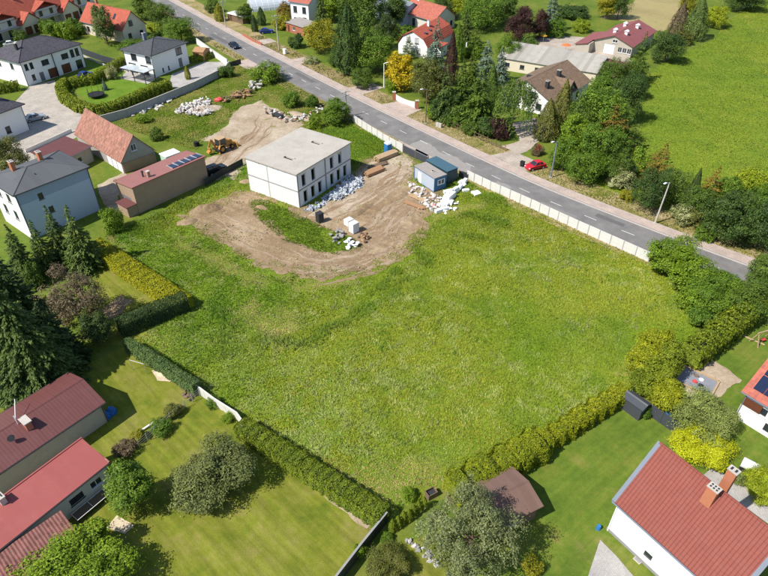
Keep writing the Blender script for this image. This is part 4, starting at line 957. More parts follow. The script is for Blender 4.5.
def weeping_crown(name, mat, w, h, strands=420, per=22, ls=.34):
    C, N, D = [], [], []
    for i in range(strands):
        d = rsph(1)[0]; d[2] = abs(d[2]); k = rng.uniform(.45,1.0)**.6
        lump = 1+.22*math.sin(math.atan2(d[1],d[0])*5+1)*(1-d[2])
        top = np.array([d[0]*w/2*k*lump, d[1]*w/2*k*lump, h*(.42+.58*max(0,1-k*k*(1-d[2]**2))**.5)]); Ls = rng.uniform(.2,.55)*h*(.4+.6*k)
        Ls = min(Ls, top[2]-.4); t = np.sort(rng.uniform(0,1,per)); out = np.array([d[0],d[1],0])
        c = top+np.outer(np.sin(t*1.6)*.10*w*.5, out)-np.outer(t*Ls, [0,0,1])+rng.normal(size=(per,3))*.09
        C.append(c); N.append(np.tile(out*.8+[0,0,.35],(per,1))+rng.normal(size=(per,3))*.4); D.append(np.tile(out*.15+[0,0,-1],(per,1)))
    C = np.concatenate(C); N = np.concatenate(N); D = np.concatenate(D)
    return crown_mesh(name, C, N, ls*rng.uniform(.6,1.3,len(C)), mat, .4, D)
LF = {}
def LM(k, c, h2=None, **kw): LF[k] = leaf('leaf_'+k, c, h2, **kw)
LM('green', (.055,.105,.014), (.10,.155,.02)); LM('mid', (.05,.088,.018), (.085,.125,.022)); LM('dark', (.03,.058,.018), (.055,.088,.022)); LM('deep', (.026,.046,.018), (.046,.07,.024))
LM('fresh', (.085,.145,.012), (.14,.19,.018)); LM('lime', (.14,.185,.012), (.21,.235,.016)); LM('yellowgreen', (.14,.145,.012), (.21,.19,.02)); LM('olive', (.075,.082,.022), (.115,.115,.035))
LM('gold', (.30,.21,.01), (.36,.28,.014)); LM('yellow', (.26,.275,.012), (.33,.34,.016)); LM('golden_hedge', (.2,.195,.008), (.27,.25,.012)); LM('bluegreen', (.085,.105,.062), (.145,.16,.095)); LM('blue', (.10,.145,.145), (.155,.2,.2))
LM('purple', (.032,.014,.018), (.055,.024,.028)); LM('mauve', (.08,.056,.048), (.125,.098,.078), var=.6); LM('rust', (.135,.085,.025), (.17,.13,.03)); LM('silvergreen', (.12,.15,.055), (.17,.2,.08)); LM('blossom', (.14,.155,.07), (.34,.33,.24)); LM('ivy', (.065,.105,.045), (.095,.14,.06)); LM('thuja', (.095,.13,.013), (.15,.175,.016)); LM('darkpine', (.055,.085,.03), (.09,.125,.04))
LM('lushgold', (.125,.152,.01), (.19,.203,.012))
LM('fruit', (.075,.092,.04), (.125,.14,.062))
PRO = {}
def proto(k, me, tr, w, h): PRO[k] = (me, tr, w, h)
g = LF['green']
for v in range(3):
    proto('broad%d'%v, lobes_crown('crown_broad', g, 9, 9, 1.4, 22, 34, 32, .27, lr=.27), trunk_mesh('trunk_broad', 9, 9, .24, 1.8), 9, 9)
for v in range(2):
    proto('oval%d'%v, lobes_crown('crown_oval', g, 6, 10, 1.2, 24, 30, 30, .26, lr=.32), trunk_mesh('trunk_oval', 10, 6, .2, 1.6), 6, 10)
for v in range(3):
    proto('bush%d'%v, lobes_crown('crown_bush', g, 4, 3, .1, 18, 26, 26, .19, lr=.3), trunk_mesh('stems_bush', 2.6, 3.4, .07, .2), 4, 3)
for v in range(2):
    proto('near%d'%v, lobes_crown('crown_near', g, 5.5, 5.2, .8, 22, 40, 60, .14, lr=.25), trunk_mesh('trunk_near', 5, 5, .16, 1.0), 5.5, 5.2)
proto('spruce0', conifer_crown('crown_spruce', LF['dark'], 5, 11, .5, 30), trunk_mesh('trunk_spruce', 11, 1, .2, 1, 0), 5, 11)
proto('spruce1', conifer_crown('crown_spruce', LF['dark'], 5, 11, .5, 26, .9, .35, .36, .9), trunk_mesh('trunk_spruce', 11, 1, .2, 1, 0), 5, 11)
proto('larch', conifer_crown('crown_larch', LF['dark'], 6, 11, .8, 24, .8, .1, .34, .75, .12, .35), trunk_mesh('trunk_larch', 11, 1, .2, 1, 0), 6, 11)
proto('thuja', column_crown('crown_thuja', LF['thuja'], 3, 6, .05, 6500, .24), trunk_mesh('trunk_thuja', 5, 1, .1, .5, 0), 3, 6)
proto('cone', column_crown('crown_cone', LF['thuja'], 4.5, 8, .05, 8000, .28, .8, .5, .13), trunk_mesh('trunk_cone', 7, 1, .14, .5, 0), 4.5, 8)
proto('poplar', column_crown('crown_poplar', LF['dark'], 5, 15, .8, 11000, .36, .45, .2, .16, 40), trunk_mesh('trunk_poplar', 14, 3, .25, 1.5, 8), 5, 15)
proto('weep', weeping_crown('crown_weeping', LF['mid'], 8, 11), trunk_mesh('trunk_weeping', 10, 6, .25, 2), 8, 11)
proto('slim', column_crown('crown_slim_thuja', LF['thuja'], .9, 2.2, .02, 1500, .13, .5, .2, .08), trunk_mesh('trunk_slim', 1.8, .2, .04, .2, 0), .9, 2.2)
proto('pine', lobes_crown('crown_pine', LF['bluegreen'], 8.5, 7.5, 1.4, 32, 26, 60, .15, lr=.2, subr=.17), trunk_mesh('trunk_pine', 7, 8, .24, 1.6, 9), 8.5, 7.5)
proto('fine', lobes_crown('crown_fine', LF['silvergreen'], 5.5, 4.6, .5, 28, 36, 56, .12, lr=.24), trunk_mesh('trunk_fine', 4.4, 5, .13, .8), 5.5, 4.6)
proto('sparse', lobes_crown('crown_sparse', LF['mauve'], 7, 8, .6, 26, 28, 26, .19, lr=.24), trunk_mesh('trunk_sparse', 8, 7, .18, .8, 10), 7, 8)
TREES = []
def tree(name, kind, cx, cy, wpx, h, mat, label, zc=.5, cat='tree', group=None, base=False):
    """cx, cy: centre of the crown in the photograph (or of the foot); wpx: crown width there; h: height in metres"""
    p = at(cx, cy, 0 if base else h*zc); w = wpx/ppm(p)
    me, tr, w0, h0 = PRO[kind]
    r = root(name, (p.x, p.y, 0), rng.uniform(0, 6.283), label, cat, group); r.scale = (w/w0, w/w0, h/h0)
    o = link('crown', me, LF[mat], r); link('trunk' if cat == 'tree' else 'stems', tr, None, r)
    return r
T = tree
proto('bigspruce', conifer_crown('crown_bigspruce', LF['darkpine'], 9, 14, .6, 40, 1.5, .55, .36, .8, 0, .2), trunk_mesh('trunk_bigspruce', 14, 1, .3, 1, 0), 9, 14)
# across the road, left to right
T('broadleaf_tree','broad0',320,37,38,8,'yellowgreen','spreading yellow green tree left of the tall dark poplar')
T('poplar_tree','poplar',348,40,27,17,'dark','tall dark columnar poplar standing beside the road')
T('broadleaf_tree','broad1',377,54,46,9.5,'green','round bright green tree just right of the dark poplar')
T('shrub','bush0',335,58,14,4.2,'mid','small pale shrub at the foot of the dark poplar', cat='shrub')
T('broadleaf_tree','oval0',333,4,34,10,'fresh','light green tree at the top edge behind the yellow green one')
T('broadleaf_tree','oval1',369,10,36,14,'mid','tall soft green tree behind the dark poplar at the top edge')
T('spruce_tree','spruce0',321,12,22,12,'darkpine','narrow dark spruce right of the tall white house')
T('broadleaf_tree','broad2',386,32,26,9,'deep','very dark tree in front of the slate blue roof')
T('golden_tree','oval1',401,72,32,8.5,'gold','bright golden yellow tree beside the brick gate')
T('broadleaf_tree','broad2',429,80,42,9.5,'olive','olive green tree right of the golden one')
T('blue_spruce','spruce1',437,46,27,13,'blue','pale blue spruce in front of the bright red roofed house')
T('conifer','cone',452,58,14,13,'purple','dark purplish conifer right of the pale blue spruce')
T('conifer','cone',458,42,16,10,'green','green conifer behind the dark purplish one')
T('spruce_tree','spruce0',466,28,22,10,'darkpine','dark spruce right of the bright red roofed house')
T('broadleaf_tree','broad0',484,14,44,9,'green','broad green tree at the top edge right of the terracotta roof')
T('broadleaf_tree','broad1',455,6,28,7,'lime','lime green tree at the top edge touching the terracotta roof')
T('small_tree','oval0',425,13,14,6.5,'mid','slim green tree in front of the terracotta roofed house')
T('shrub','bush1',402,33,24,4,'green','green shrub left of the bright red roofed house', cat='shrub')
T('larch_tree','larch',409,47,15,6,'mid','thin small tree before the white gable of the red roofed house')
T('broadleaf_tree','oval0',497,2,26,8,'mid','mid green tree at the top edge left of the purple tree')
T('purple_tree','broad2',522,25,31,9.5,'purple','big dark purple tree behind the long grey barn')
T('purple_tree','oval1',541,25,18,8,'purple','smaller purple tree right of the big purple one')
T('blue_spruce','spruce0',552,11,26,12,'blue','blue grey spruce at the top edge right of the purple trees')
T('shrub','bush2',557,28,24,5,'green','green bush between purple tree and barnyard', cat='shrub')
T('shrub','bush0',582,26,18,3.5,'lime','yellow green shrub behind the barnyard', cat='shrub')
T('shrub','bush1',572,12,34,3.5,'dark','dark shrub patch at the top behind the barnyard', cat='shrub')
T('golden_tree','oval0',608,5,20,8.5,'yellowgreen','yellow green tree at the top edge above the red barn')
T('broadleaf_tree','broad1',620,6,22,8,'dark','dark tree at the top edge beside the mown field')
T('blue_spruce','spruce1',487,60,27,9.5,'blue','left of two blue spruces near the grey barn')
T('blue_spruce','spruce0',501,65,24,8.5,'blue','right of two blue spruces near the grey barn')
T('broadleaf_tree','broad0',507,50,28,7,'green','round green tree at the left end of the grey barn')
T('larch_tree','larch',476,38,20,7,'mid','soft green conifer between the blue spruces and the lawn')
T('shrub','bush1',472,52,20,3,'fresh','light green shrub in the clearing left of the blue spruces', cat='shrub')
T('spruce_tree','spruce1',480,99,46,12.5,'mid','broad green spruce left of the weeping tree')
T('spruce_tree','spruce0',462,90,34,13,'mid','slim green spruce between olive tree and broad spruce')
T('weeping_tree','weep',514,107,46,11.5,'mid','dark weeping tree in front of the brown roofed house')
T('shrub','bush0',500,129,22,4,'purple','purple brown shrub at the foot of the weeping tree', cat='shrub')
T('yellow_shrub','bush2',501,75,14,3.4,'yellowgreen','yellow shrub above the weeping tree near the brown roof', cat='shrub')
T('broadleaf_tree','broad2',448,105,34,6.5,'dark','dark green tree behind the roadside lamp post')
T('shrub','bush2',432,112,22,2.6,'fresh','light green bush behind the lamp post near the brick gate', cat='shrub')
T('shrub','bush0',453,119,20,2.6,'green','green bush on the garden fence right of the lamp post', cat='shrub')
T('shrub','bush1',472,127,20,2.8,'mid','green bush on the garden fence below the broad spruce', cat='shrub')
T('shrub','bush1',392,86,14,2.8,'fresh','small green bush below the golden tree', cat='shrub')
T('thuja_tree','cone',548,119,26,8.5,'olive','left conical thuja before the brown roofed house')
T('thuja_tree','cone',563,106,25,11,'olive','tall conical thuja before the brown roofed house, right of its twin')
T('spruce_tree','spruce1',446,94,30,12,'darkpine','dark spruce between the olive tree and the lamp post')
T('spruce_tree','spruce0',472,74,28,11,'mid','green spruce below the clearing with the statue')
T('conifer','cone',491,88,22,10.5,'mid','dark green conifer between broad spruce and blue spruces')
T('shrub','bush0',462,112,30,4.5,'mid','dense green bush at the foot of the slim green spruce', cat='shrub')
T('shrub','bush2',486,126,26,4,'dark','dark bush at the foot of the broad green spruce', cat='shrub')
T('broadleaf_tree','broad1',528,66,22,5,'green','green bush tree at the left end of the brown roof') if False else None
T('broadleaf_tree','oval0',395,12,26,9,'dark','dark tree left of the terracotta roofed house')
T('broadleaf_tree','broad2',362,78,26,4.5,'mid','low green tree at the foot of the round bright tree')
T('broadleaf_tree','oval1',352,6,30,11,'mid','green tree right behind the poplar top')
T('broadleaf_tree','broad0',442,8,26,7,'dark','dark tree behind the lime green one at the top edge')
T('broadleaf_tree','broad2',505,10,34,8,'mid','green tree just left of the big purple tree')
T('broadleaf_tree','oval1',471,14,22,8,'green','slim green tree at the top between dark spruce and broad tree')
T('shrub','bush1',527,46,24,4.5,'mid','green bushes below the big purple tree', cat='shrub')
# the copse right of the brown roof
T('broadleaf_tree','broad1',582,122,36,9,'mid','green tree right of the conical thujas')
T('broadleaf_tree','oval1',613,150,34,8,'green','green tree in the lower middle of the copse')
T('broadleaf_tree','broad0',585,168,40,6,'green','low green tree on the verge right of the red car')
T('broadleaf_tree','broad2',622,168,30,6,'mid','low tree between copse and cream flowering shrub')
T('larch_tree','larch',628,132,30,9,'mid','green conifer at the meadow side of the rusty tree')
T('broadleaf_tree','broad1',636,86,24,6,'dark','dark bush tree by the meadow below the slender conifer')
T('broadleaf_tree','broad0',672,186,40,6,'mid','green tree right behind the leaning street lamp')
T('broadleaf_tree','broad1',700,205,34,6,'mid','green tree below the thin dark conifer')
T('broadleaf_tree','oval0',726,196,28,7,'green','green tree between rusty conifer and yellow green tree')
T('broadleaf_tree','broad2',760,208,40,7,'green','green tree below the yellow green one at the right edge')
T('broadleaf_tree','broad0',602,118,60,11,'green','big green tree in the middle of the copse right of the brown roof')
T('broadleaf_tree','broad1',626,100,36,10,'dark','dark green tree at the meadow side of the copse')
T('broadleaf_tree','oval0',575,138,34,9,'fresh','light green tree above the red car')
T('larch_tree','larch',612,130,44,10,'rust','rusty olive tree in the copse by the far meadow')
T('broadleaf_tree','broad2',597,152,48,9,'green','green tree at the road edge of the copse')
T('broadleaf_tree','oval1',565,155,28,6.5,'green','green tree directly behind the red car')
T('broadleaf_tree','broad1',612,76,32,7,'mid','green tree above the copse near the small red annexe')
T('broadleaf_tree','oval0',603,92,30,8,'green','green tree at the right end of the brown roof')
T('larch_tree','larch',641,58,24,12,'mid','slender green conifer before the red barn')
T('broadleaf_tree','broad0',632,74,24,7,'mid','green tree at the foot of the slender conifer')
T('broadleaf_tree','broad1',668,48,34,7.5,'dark','dark green tree right of the red barn at the meadow edge')
T('shrub','bush2',684,38,22,3.5,'olive','olive bush below the dark conifers by the meadow', cat='shrub')
T('conifer','cone',680,20,18,10,'mauve','left brownish conifer at the top edge of the meadow')
T('conifer','cone',698,18,24,12,'darkpine','right dark conifer at the top edge of the meadow')
T('yellow_tree','oval1',689,3,18,8,'yellowgreen','yellow green tree behind the brownish conifers')
T('broadleaf_tree','broad2',717,17,26,6,'lime','lime green bush tree right of the dark conifers')
T('broadleaf_tree','broad1',745,-1,40,7,'dark','dark tree at the top right edge of the picture')
# roadside scrub on the right
T('shrub','bush0',621,178,26,3.6,'blossom','cream flowering shrub left of the concrete lamp post', cat='shrub')
T('yellow_shrub','bush1',627,195,14,2,'yellowgreen','small yellowish shrub on the verge left of the lamp post', cat='shrub')
T('larch_tree','larch',660,168,38,9,'rust','rust tinged tree behind the concrete lamp post')
T('broadleaf_tree','broad0',650,190,36,7.5,'dark','dark green tree touching the concrete lamp post')
T('broadleaf_tree','bush2',640,160,26,5,'fresh','light green bush at the meadow edge of the scrub')
T('conifer','cone',694,190,14,8,'deep','thin dark conifer right of the lamp post')
T('larch_tree','larch',711,192,32,9,'rust','rusty green conifer right of the thin dark one')
T('shrub','bush1',684,214,26,3,'blossom','white flowering shrub on the verge right of the lamp post', cat='shrub')
T('shrub','bush0',700,218,26,3.5,'olive','olive shrub between flowering shrub and dark tree', cat='shrub')
T('broadleaf_tree','broad1',751,190,44,7.5,'lime','yellow green tree at the right edge beside the far meadow')
T('broadleaf_tree','broad2',732,218,54,8,'dark','big dark green tree at the right edge above the road')
T('broadleaf_tree','broad0',764,226,44,8,'dark','dark green tree cut by the right edge above the road')
T('shrub','bush2',708,232,22,3,'green','green bush at the foot of the dark trees by the sidewalk', cat='shrub')
# the scrub at the end of the concrete fence
T('broadleaf_tree','near0',680,263,66,5.5,'fresh','leafy bush tree at the right end of the concrete fence')
T('broadleaf_tree','near1',718,292,60,4.5,'green','wide green bush tree below the road bend')
T('broadleaf_tree','near0',755,300,60,5,'mid','green tree at the right edge below the road bend')
T('broadleaf_tree','oval0',766,272,30,6,'mid','small tree at the right edge touching the road')
T('shrub','bush0',695,300,36,2.8,'fresh','bush where the meadow meets the scrub', cat='shrub')
T('shrub','bush1',705,318,30,2.6,'green','bush behind the top of the tall thuja hedge', cat='shrub')
# lower right gardens
T('willow_tree','fine',706,415,62,4.6,'silvergreen','silvery willow tree beside the square sandpit')
T('yellow_shrub','near1',703,447,58,2.3,'yellow','bright yellow shrub between willow and red roofed house', cat='shrub')
T('round_shrub','near0',764,486,42,2.6,'lime','rounded lime green shrub right of the brick chimneys', cat='shrub')
T('shrub','bush2',647,411,13,1.6,'green','small green bush before the grey garden shed', cat='shrub')
T('shrub','bush0',738,478,16,1.2,'silvergreen','low pale shrub beside the white garden tank', cat='shrub')
T('shrub','bush1',758,354,14,.8,'fresh','low plants by the swing set', cat='shrub') if False else None
# bottom middle
T('pine_tree','pine',471,537,102,8.5,'bluegreen','big blue green pine beside the mauve brown shed')
T('yellow_shrub','bush1',532,566,22,1.5,'yellowgreen','yellow shrub at the bottom edge right of the big pine', cat='shrub')
T('shrub','near1',388,566,46,2.2,'olive','olive shrub at the bottom edge right of the black wall', cat='shrub')
T('shrub','bush0',360,550,14,1.6,'fresh','small bright shrub hanging over the black wall', cat='shrub')
T('shrub','bush2',388,538,14,.8,'green','low bush below the first slim thuja', cat='shrub')
T('shrub','bush0',409,494,16,1.3,'fresh','green bush on the meadow side of the slim thuja row', cat='shrub')
# lower left gardens
T('fruit_tree','near0',214,474,80,4.4,'fruit','round fruit tree alone on the lower left lawn')
T('small_tree','oval0',131,488,46,6,'green','leafy tree at the end of the pinkish red annexe')
T('broadleaf_tree','near1',80,570,104,4.4,'fresh','bright green tree at the bottom left edge')
T('broadleaf_tree','bush1',30,574,46,2.8,'fresh','light green bush tree before the maroon roof', cat='shrub')
T('yellow_shrub','bush2',138,436,16,1.3,'yellowgreen','small yellow shrub by the rose bed', cat='shrub')
T('flower_shrub','bush0',124,448,26,1.2,'mauve','dark flowering shrub at the end of the annexe roof', cat='shrub')
T('shrub','bush1',160,427,24,1.3,'green','green shrub on the garden boundary below the blue tarp', cat='shrub')
T('shrub','bush2',172,412,22,1.2,'olive','olive shrub on the garden boundary near the rubbish heap', cat='shrub')
T('shrub','bush0',213,402,16,1.0,'green','small shrub at the foot of the pale wall', cat='shrub')
T('shrub','bush1',228,417,14,.9,'fresh','low shrub near the end of the pale wall', cat='shrub')
# left edge
T('weeping_tree','bigspruce',18,338,110,14,'darkpine','huge drooping dark conifer at the left edge above the bungalow')
T('purple_tree','sparse',71,298,64,8,'mauve','brownish mauve tree beside the golden hedge')
T('spruce_tree','spruce0',18,254,38,9.5,'darkpine','leftmost dark spruce before the pale blue house')
T('spruce_tree','spruce1',40,246,32,8.5,'darkpine','second dark spruce before the pale blue house')
T('spruce_tree','spruce0',56,236,34,10,'darkpine','third dark spruce before the pale blue house')
T('spruce_tree','spruce1',77,238,44,10.5,'darkpine','biggest dark spruce before the pale blue house')
T('shrub','bush2',71,262,15,3.2,'green','rounded green shrub at the foot of the spruces', cat='shrub')
T('spruce_tree','spruce1',2,284,66,12,'deep','very dark spruce at the left edge')
T('shrub','bush0',32,275,20,4,'mid','green shrub under the leftmost spruce', cat='shrub')
T('conifer','spruce0',50,334,60,9.5,'deep','very dark conifer between drooping conifer and mauve tree')
T('broadleaf_tree','oval1',96,330,30,4.5,'deep','dark shady bush at the top of the bungalow lawn')
T('shrub','bush1',113,220,24,4,'fresh','green bush at the right corner of the pale blue house', cat='shrub')
T('broadleaf_tree','broad2',8,156,38,6.5,'olive','olive green tree at the left edge above the pale blue house')
# upper left
T('pine_tree','oval1',103,26,24,10.5,'darkpine','tall dark pine in front of the red roofed cream house')
T('shrub','bush0',52,29,20,4.5,'green','green bush before the terraced houses, left of three')
T('shrub','bush1',66,30,20,5,'fresh','green bush before the terraced houses, middle of three', cat='shrub')
T('shrub','bush2',76,26,18,4.5,'green','green bush before the terraced houses, right of three', cat='shrub')
T('shrub','bush0',44,26,14,4,'mid','darker bush before the terraced houses beside the garage doors', cat='shrub')
T('shrub','bush1',20,36,14,3,'mid','small bush before the left terraced gable', cat='shrub')
T('broadleaf_tree','broad0',158,13,34,6,'mid','green tree by the road right of the cream house')
T('shrub','bush0',133,45,30,2,'green','low green bushes below the cream gable', cat='shrub')
T('broadleaf_tree','broad1',180,31,34,6.5,'green','round green tree by the road above the dark roofed villa')
T('shrub','bush2',166,25,22,4,'mid','green bush by the road left of the round tree', cat='shrub')
T('shrub','bush1',158,27,22,2.4,'lime','low clipped yellow green bush behind the villa', cat='shrub')
T('broadleaf_tree','oval0',143,8,24,7,'mid','green tree at the top behind the cream house')
T('conifer','thuja',219,12,11,5.5,'yellowgreen','yellow conifer by the road near the plastic tunnels', cat='tree')
T('shrub','bush0',212,6,16,4,'mid','dark green bush left of the yellow conifer', cat='shrub')
T('broadleaf_tree','oval0',245,14,18,5.5,'mid','round green tree in front of the plastic tunnels')
T('conifer','thuja',254,23,7,5,'deep','thin dark conifer in front of the plastic tunnels')
T('conifer','thuja',261,16,9,5.5,'dark','dark conifer just left of the blue parked car')
T('yellow_shrub','bush1',282,22,20,4,'yellowgreen','yellow shrub left of the brick shed', cat='shrub')
T('orange_shrub','bush2',285,10,16,4.5,'rust','rusty shrub between the tunnels and the white house', cat='shrub')
T('shrub','bush2',297,41,18,3.6,'dark','dark round bush at the left of the yellow green tree', cat='shrub')
T('shrub','bush0',311,60,16,1.6,'blossom','pale grassy bush by the roadside path', cat='shrub')
T('blue_spruce','spruce0',104,84,7,3,'blue','tiny blue spruce on the villa lawn')
T('shrub','bush1',111,73,12,3,'blossom','pale flowering shrub on the villa lawn', cat='shrub')
T('conifer','thuja',187,72,6,3.6,'yellowgreen','small golden conifer at the villa entrance')
# site yard
T('broadleaf_tree','bush0',266,73,34,4,'fresh','spreading bright green bush by the road at the top of the site yard', cat='shrub')
T('shrub','bush1',291,99,19,3.4,'green','green bush between the road and the junk pile', cat='shrub')
T('shrub','bush2',311,101,15,3,'green','small round green bush by the road right of the junk', cat='shrub')
T('broadleaf_tree','oval1',336,112,30,5,'green','leafy bush tree at the left end of the concrete fence')
T('shrub','bush0',314,122,15,3,'fresh','light green bush behind the flat roof', cat='shrub')
T('shrub','bush1',226,71,17,2.8,'mid','bush at the corner of the grey yard wall', cat='shrub')
T('shrub','bush2',157,134,15,2.4,'mid','dark bush on the rubble ground behind the orange roofed barn', cat='shrub')
T('shrub','bush0',143,118,18,1.6,'fresh','low green bush by the grey yard wall', cat='shrub')
T('shrub','bush1',420,177,14,.9,'fresh','weeds at the foot of the grey site cabin', cat='shrub')
for i, (x, y) in enumerate([(392.5,525),(398,521.5),(403.4,517),(408.8,514.5),(413.5,510.5),(418.5,506.5),(424,503)]):
    T('slim_thuja','slim',x,y,8,2.0,'thuja',['first slim thuja of the row, next to the black wall','second slim thuja of the row from the black wall','third slim thuja of the row from the black wall','middle slim thuja of the row of seven','fifth slim thuja of the row from the black wall','sixth slim thuja of the row from the black wall','last slim thuja of the row, under the big pine'][i], cat='tree', group='slim thujas in a row', zc=.5)
# tall thujas behind the sheds: a row of individuals
for i, (x, y, w, h) in enumerate([(656,348,36,5),(667,362,36,5),(646,364,36,4.6),(657,378,40,4.6),(669,396,36,4),(642,382,26,3.4)]):
    T('thuja_tree','oval%d' % (i % 2),x,y,w,h,'thuja' if i % 2 else 'lushgold',['topmost tall thuja behind the grey shed','thuja with dark shade beside the sandpit','left thuja behind the grey shed roof','middle thuja of the clump behind the grey shed','lowest thuja of the clump beside the willow','small thuja touching the grey shed'][i], group='tall thujas behind the grey shed')

M['hedge_core'] = plain('hedge_core', (.035,.05,.015), .95, .3, 2)
# hedges -----------------------------------------------------------------------
def hedge(name, label, pts, w, h, mat, ls=.24, dens=130, lump=.12, world=False, plants=0):
    """clipped hedge along a foot line: leaf sprays over a lumpy box, stems inside"""
    P = [np.array(at(*p)[:2]) for p in pts]; C, N = [], []
    o0 = P[0].copy(); core = MB()
    for a, b in zip(P[:-1], P[1:]):
        d = b-a; L = np.hypot(*d); d /= L; nn = np.array([-d[1], d[0]])
        n = int(L*(w+2*h)*dens); s = rng.uniform(-.15,L+.15,n); q = rng.uniform(0, w+2*h, n)
        side = np.where(q < h, -1, np.where(q < h+w, 0, 1))
        off = np.where(side == 0, q-h-w/2, side*w/2); z = np.where(side == -1, q, np.where(side == 0, h, q-h-w))
        X = a[0]+d[0]*s; Y = a[1]+d[1]*s
        lm = (fbm(X*1.3+side*7, Y*1.3+z*1.7, 3)-.5)*2*lump + ((np.sin(s*2*math.pi/plants)*.5)*lump*1.2 if plants else 0)
        rr = 1+lm/np.maximum(w*.5,.3); z = np.maximum(.05, np.where(side == 0, z+lm*1.6+rng.normal(size=n)*.05, z)); off = off*rr+rng.normal(size=n)*.05
        edge = np.where(side == 0, 1-.18*(np.abs(off)/(w/2))**4, 1); z = z*edge
        C.append(np.stack([X+nn[0]*off, Y+nn[1]*off, z], 1))
        N.append(np.stack([nn[0]*side, nn[1]*side, np.where(side == 0, 1, .35)], 1)+rng.normal(size=(n,3))*.42)
        for e_, sg in ((a, -1), (b, 1)):
            ne = int(w*h*dens); C.append(np.stack([e_[0]+nn[0]*(t_ := rng.uniform(-w/2,w/2,ne))+d[0]*sg*.12, e_[1]+nn[1]*t_+d[1]*sg*.12, rng.uniform(.05,h,ne)], 1)); N.append(np.tile([d[0]*sg,d[1]*sg,.3],(ne,1))+rng.normal(size=(ne,3))*.42)
        core.bar((*(a+d*.3-o0), h*.4), (*(b-d*.3-o0), h*.4), w*.55, h*.74)
    C = np.concatenate(C); N = np.concatenate(N); C[:,0] -= o0[0]; C[:,1] -= o0[1]
    me = crown_mesh('foliage', C, N, ls*rng.uniform(.6,1.4,len(C)), LF[mat], .5, np.tile([0,0,.8],(len(C),1))+rng.normal(size=(len(C),3))*.5)
    r = root(name, (o0[0], o0[1], 0), 0, label, 'hedge'); link('foliage', me, None, r); core.build('stems', M['hedge_core'], r)
    return r
hedge('golden_hedge','broad golden yellow clipped hedge beside the pale blue house',[(97,252),(140,281),(186,311)],2.6,2.0,'golden_hedge', ls=.19, dens=190)
hedge('dark_hedge','dark green hedge between golden hedge and ivy fence',[(122,334),(150,322),(187,308)],2.2,2.3,'deep', ls=.19, dens=190)
hedge('ivy_fence','fence overgrown with grey green ivy along the meadow',[(130,350),(165,372),(198,394)],1.0,1.9,'ivy', ls=.16, dens=260)
hedge('lime_hedge','long lime green clipped hedge along the lower left lawn',[(243,433),(300,470),(350,502),(383,523)],1.9,1.9,'thuja', plants=1.1, ls=.15, dens=300)
hedge('thuja_hedge','bushy yellow green thuja hedge above the mauve brown shed',[(452,498),(480,482),(512,466),(540,449)],2.8,2.5,'lushgold', lump=.34, plants=2.3, ls=.17, dens=340)
hedge('low_thuja_hedge','thuja hedge climbing from the bushy hedge to the grey shed',[(540,449),(580,424),(622,398)],1.8,1.9,'lushgold', lump=.3, plants=1.7, ls=.17, dens=340)
hedge('tall_thuja_hedge','tall thuja hedge with brown tips beside the sandpit lawn',[(686,366),(715,343),(752,316)],2.4,3.2,'thuja', lump=.4, plants=1.2, ls=.27, dens=100)
hedge('garden_hedge','thuja hedge ring round the villa lawn',[(124,66),(108,76),(93,84),(66,88),(62,94),(66,102),(80,111),(98,116),(116,112),(140,101),(170,89)],1.9,2.2,'thuja', ls=.36, dens=44, lump=.3, plants=1.4)
hedge('drive_hedge','short hedge beside the orange timber shed',[(192,62),(202,60),(211,57)],1.5,1.4,'thuja', ls=.36, dens=44)
hedge('yard_hedge','hedge between the twin house and the corner house',[(-4,94),(8,92),(20,90)],1.6,2.2,'thuja', ls=.36, dens=44, lump=.3, plants=1.2)
hedge('low_hedge','low hedge under the cream gable by the road',[(134,47),(150,42),(160,34)],1.6,1.3,'mid', ls=.4, dens=40)

# grass -------------------------------------------------------------------------
GM = grass_attr('grass_blades')
def tufts(name, label, poly, dens, hgt, colf, hf=None, blades=4, holes=(), wid=.07, soft=.8, cat='grass', lean=.5):
    P = np.array(poly); x0, y0 = P.min(0); x1, y1 = P.max(0); n = int((x1-x0)*(y1-y0)*dens)
    x = rng.uniform(x0,x1,n); y = rng.uniform(y0,y1,n); k = inside(poly, x, y)
    for h in holes:
        k &= sdist(h, x, y)+(fbm(x*.7,y*.7,4)-.5)*4*soft+rng.normal(size=len(x))*soft*.7 > 0
    x, y = x[k], y[k]; n = len(x)
    if hf is not None:
        kk = hf(x, y) > .08; x, y = x[kk], y[kk]; n = len(x)
    hh = hgt*(.55+.9*fbm(x*.35,y*.35,3))*rng.uniform(.6,1.35,n)
    if hf is not None: hh = hh*hf(x, y)
    c = colf(x, y)
    a = rng.uniform(0,6.283,(n,blades)); ln = rng.uniform(.15,1,(n,blades))*lean; wx = 6.283*fbm(x*.06,y*.06,2)
    cx = x[:,None]+rng.normal(size=(n,blades))*hgt*.22; cy = y[:,None]+rng.normal(size=(n,blades))*hgt*.22
    H = hh[:,None]*rng.uniform(.7,1.2,(n,blades)); w = wid*rng.uniform(.7,1.4,(n,blades))
    tx = cx+np.cos(a)*ln*H+.25*H*np.cos(wx)[:,None]; ty = cy+np.sin(a)*ln*H+.25*H*np.sin(wx)[:,None]
    bx, by = -np.sin(a)*w, np.cos(a)*w
    Vv = np.stack([np.stack([cx-bx,cy-by,np.zeros_like(cx)],-1), np.stack([cx+bx,cy+by,np.zeros_like(cx)],-1), np.stack([tx,ty,H],-1)], 2).reshape(-1,3)
    cc = np.repeat(c, blades*3, 0); F = np.arange(len(Vv)).reshape(-1,3)
    return tag(link(name, np_mesh(name, Vv, F, GM, cc)), label, cat, kind='stuff')
def mixc(a, b, t): return np.asarray(a)[None]*(1-t[:,None])+np.asarray(b)[None]*t[:,None]
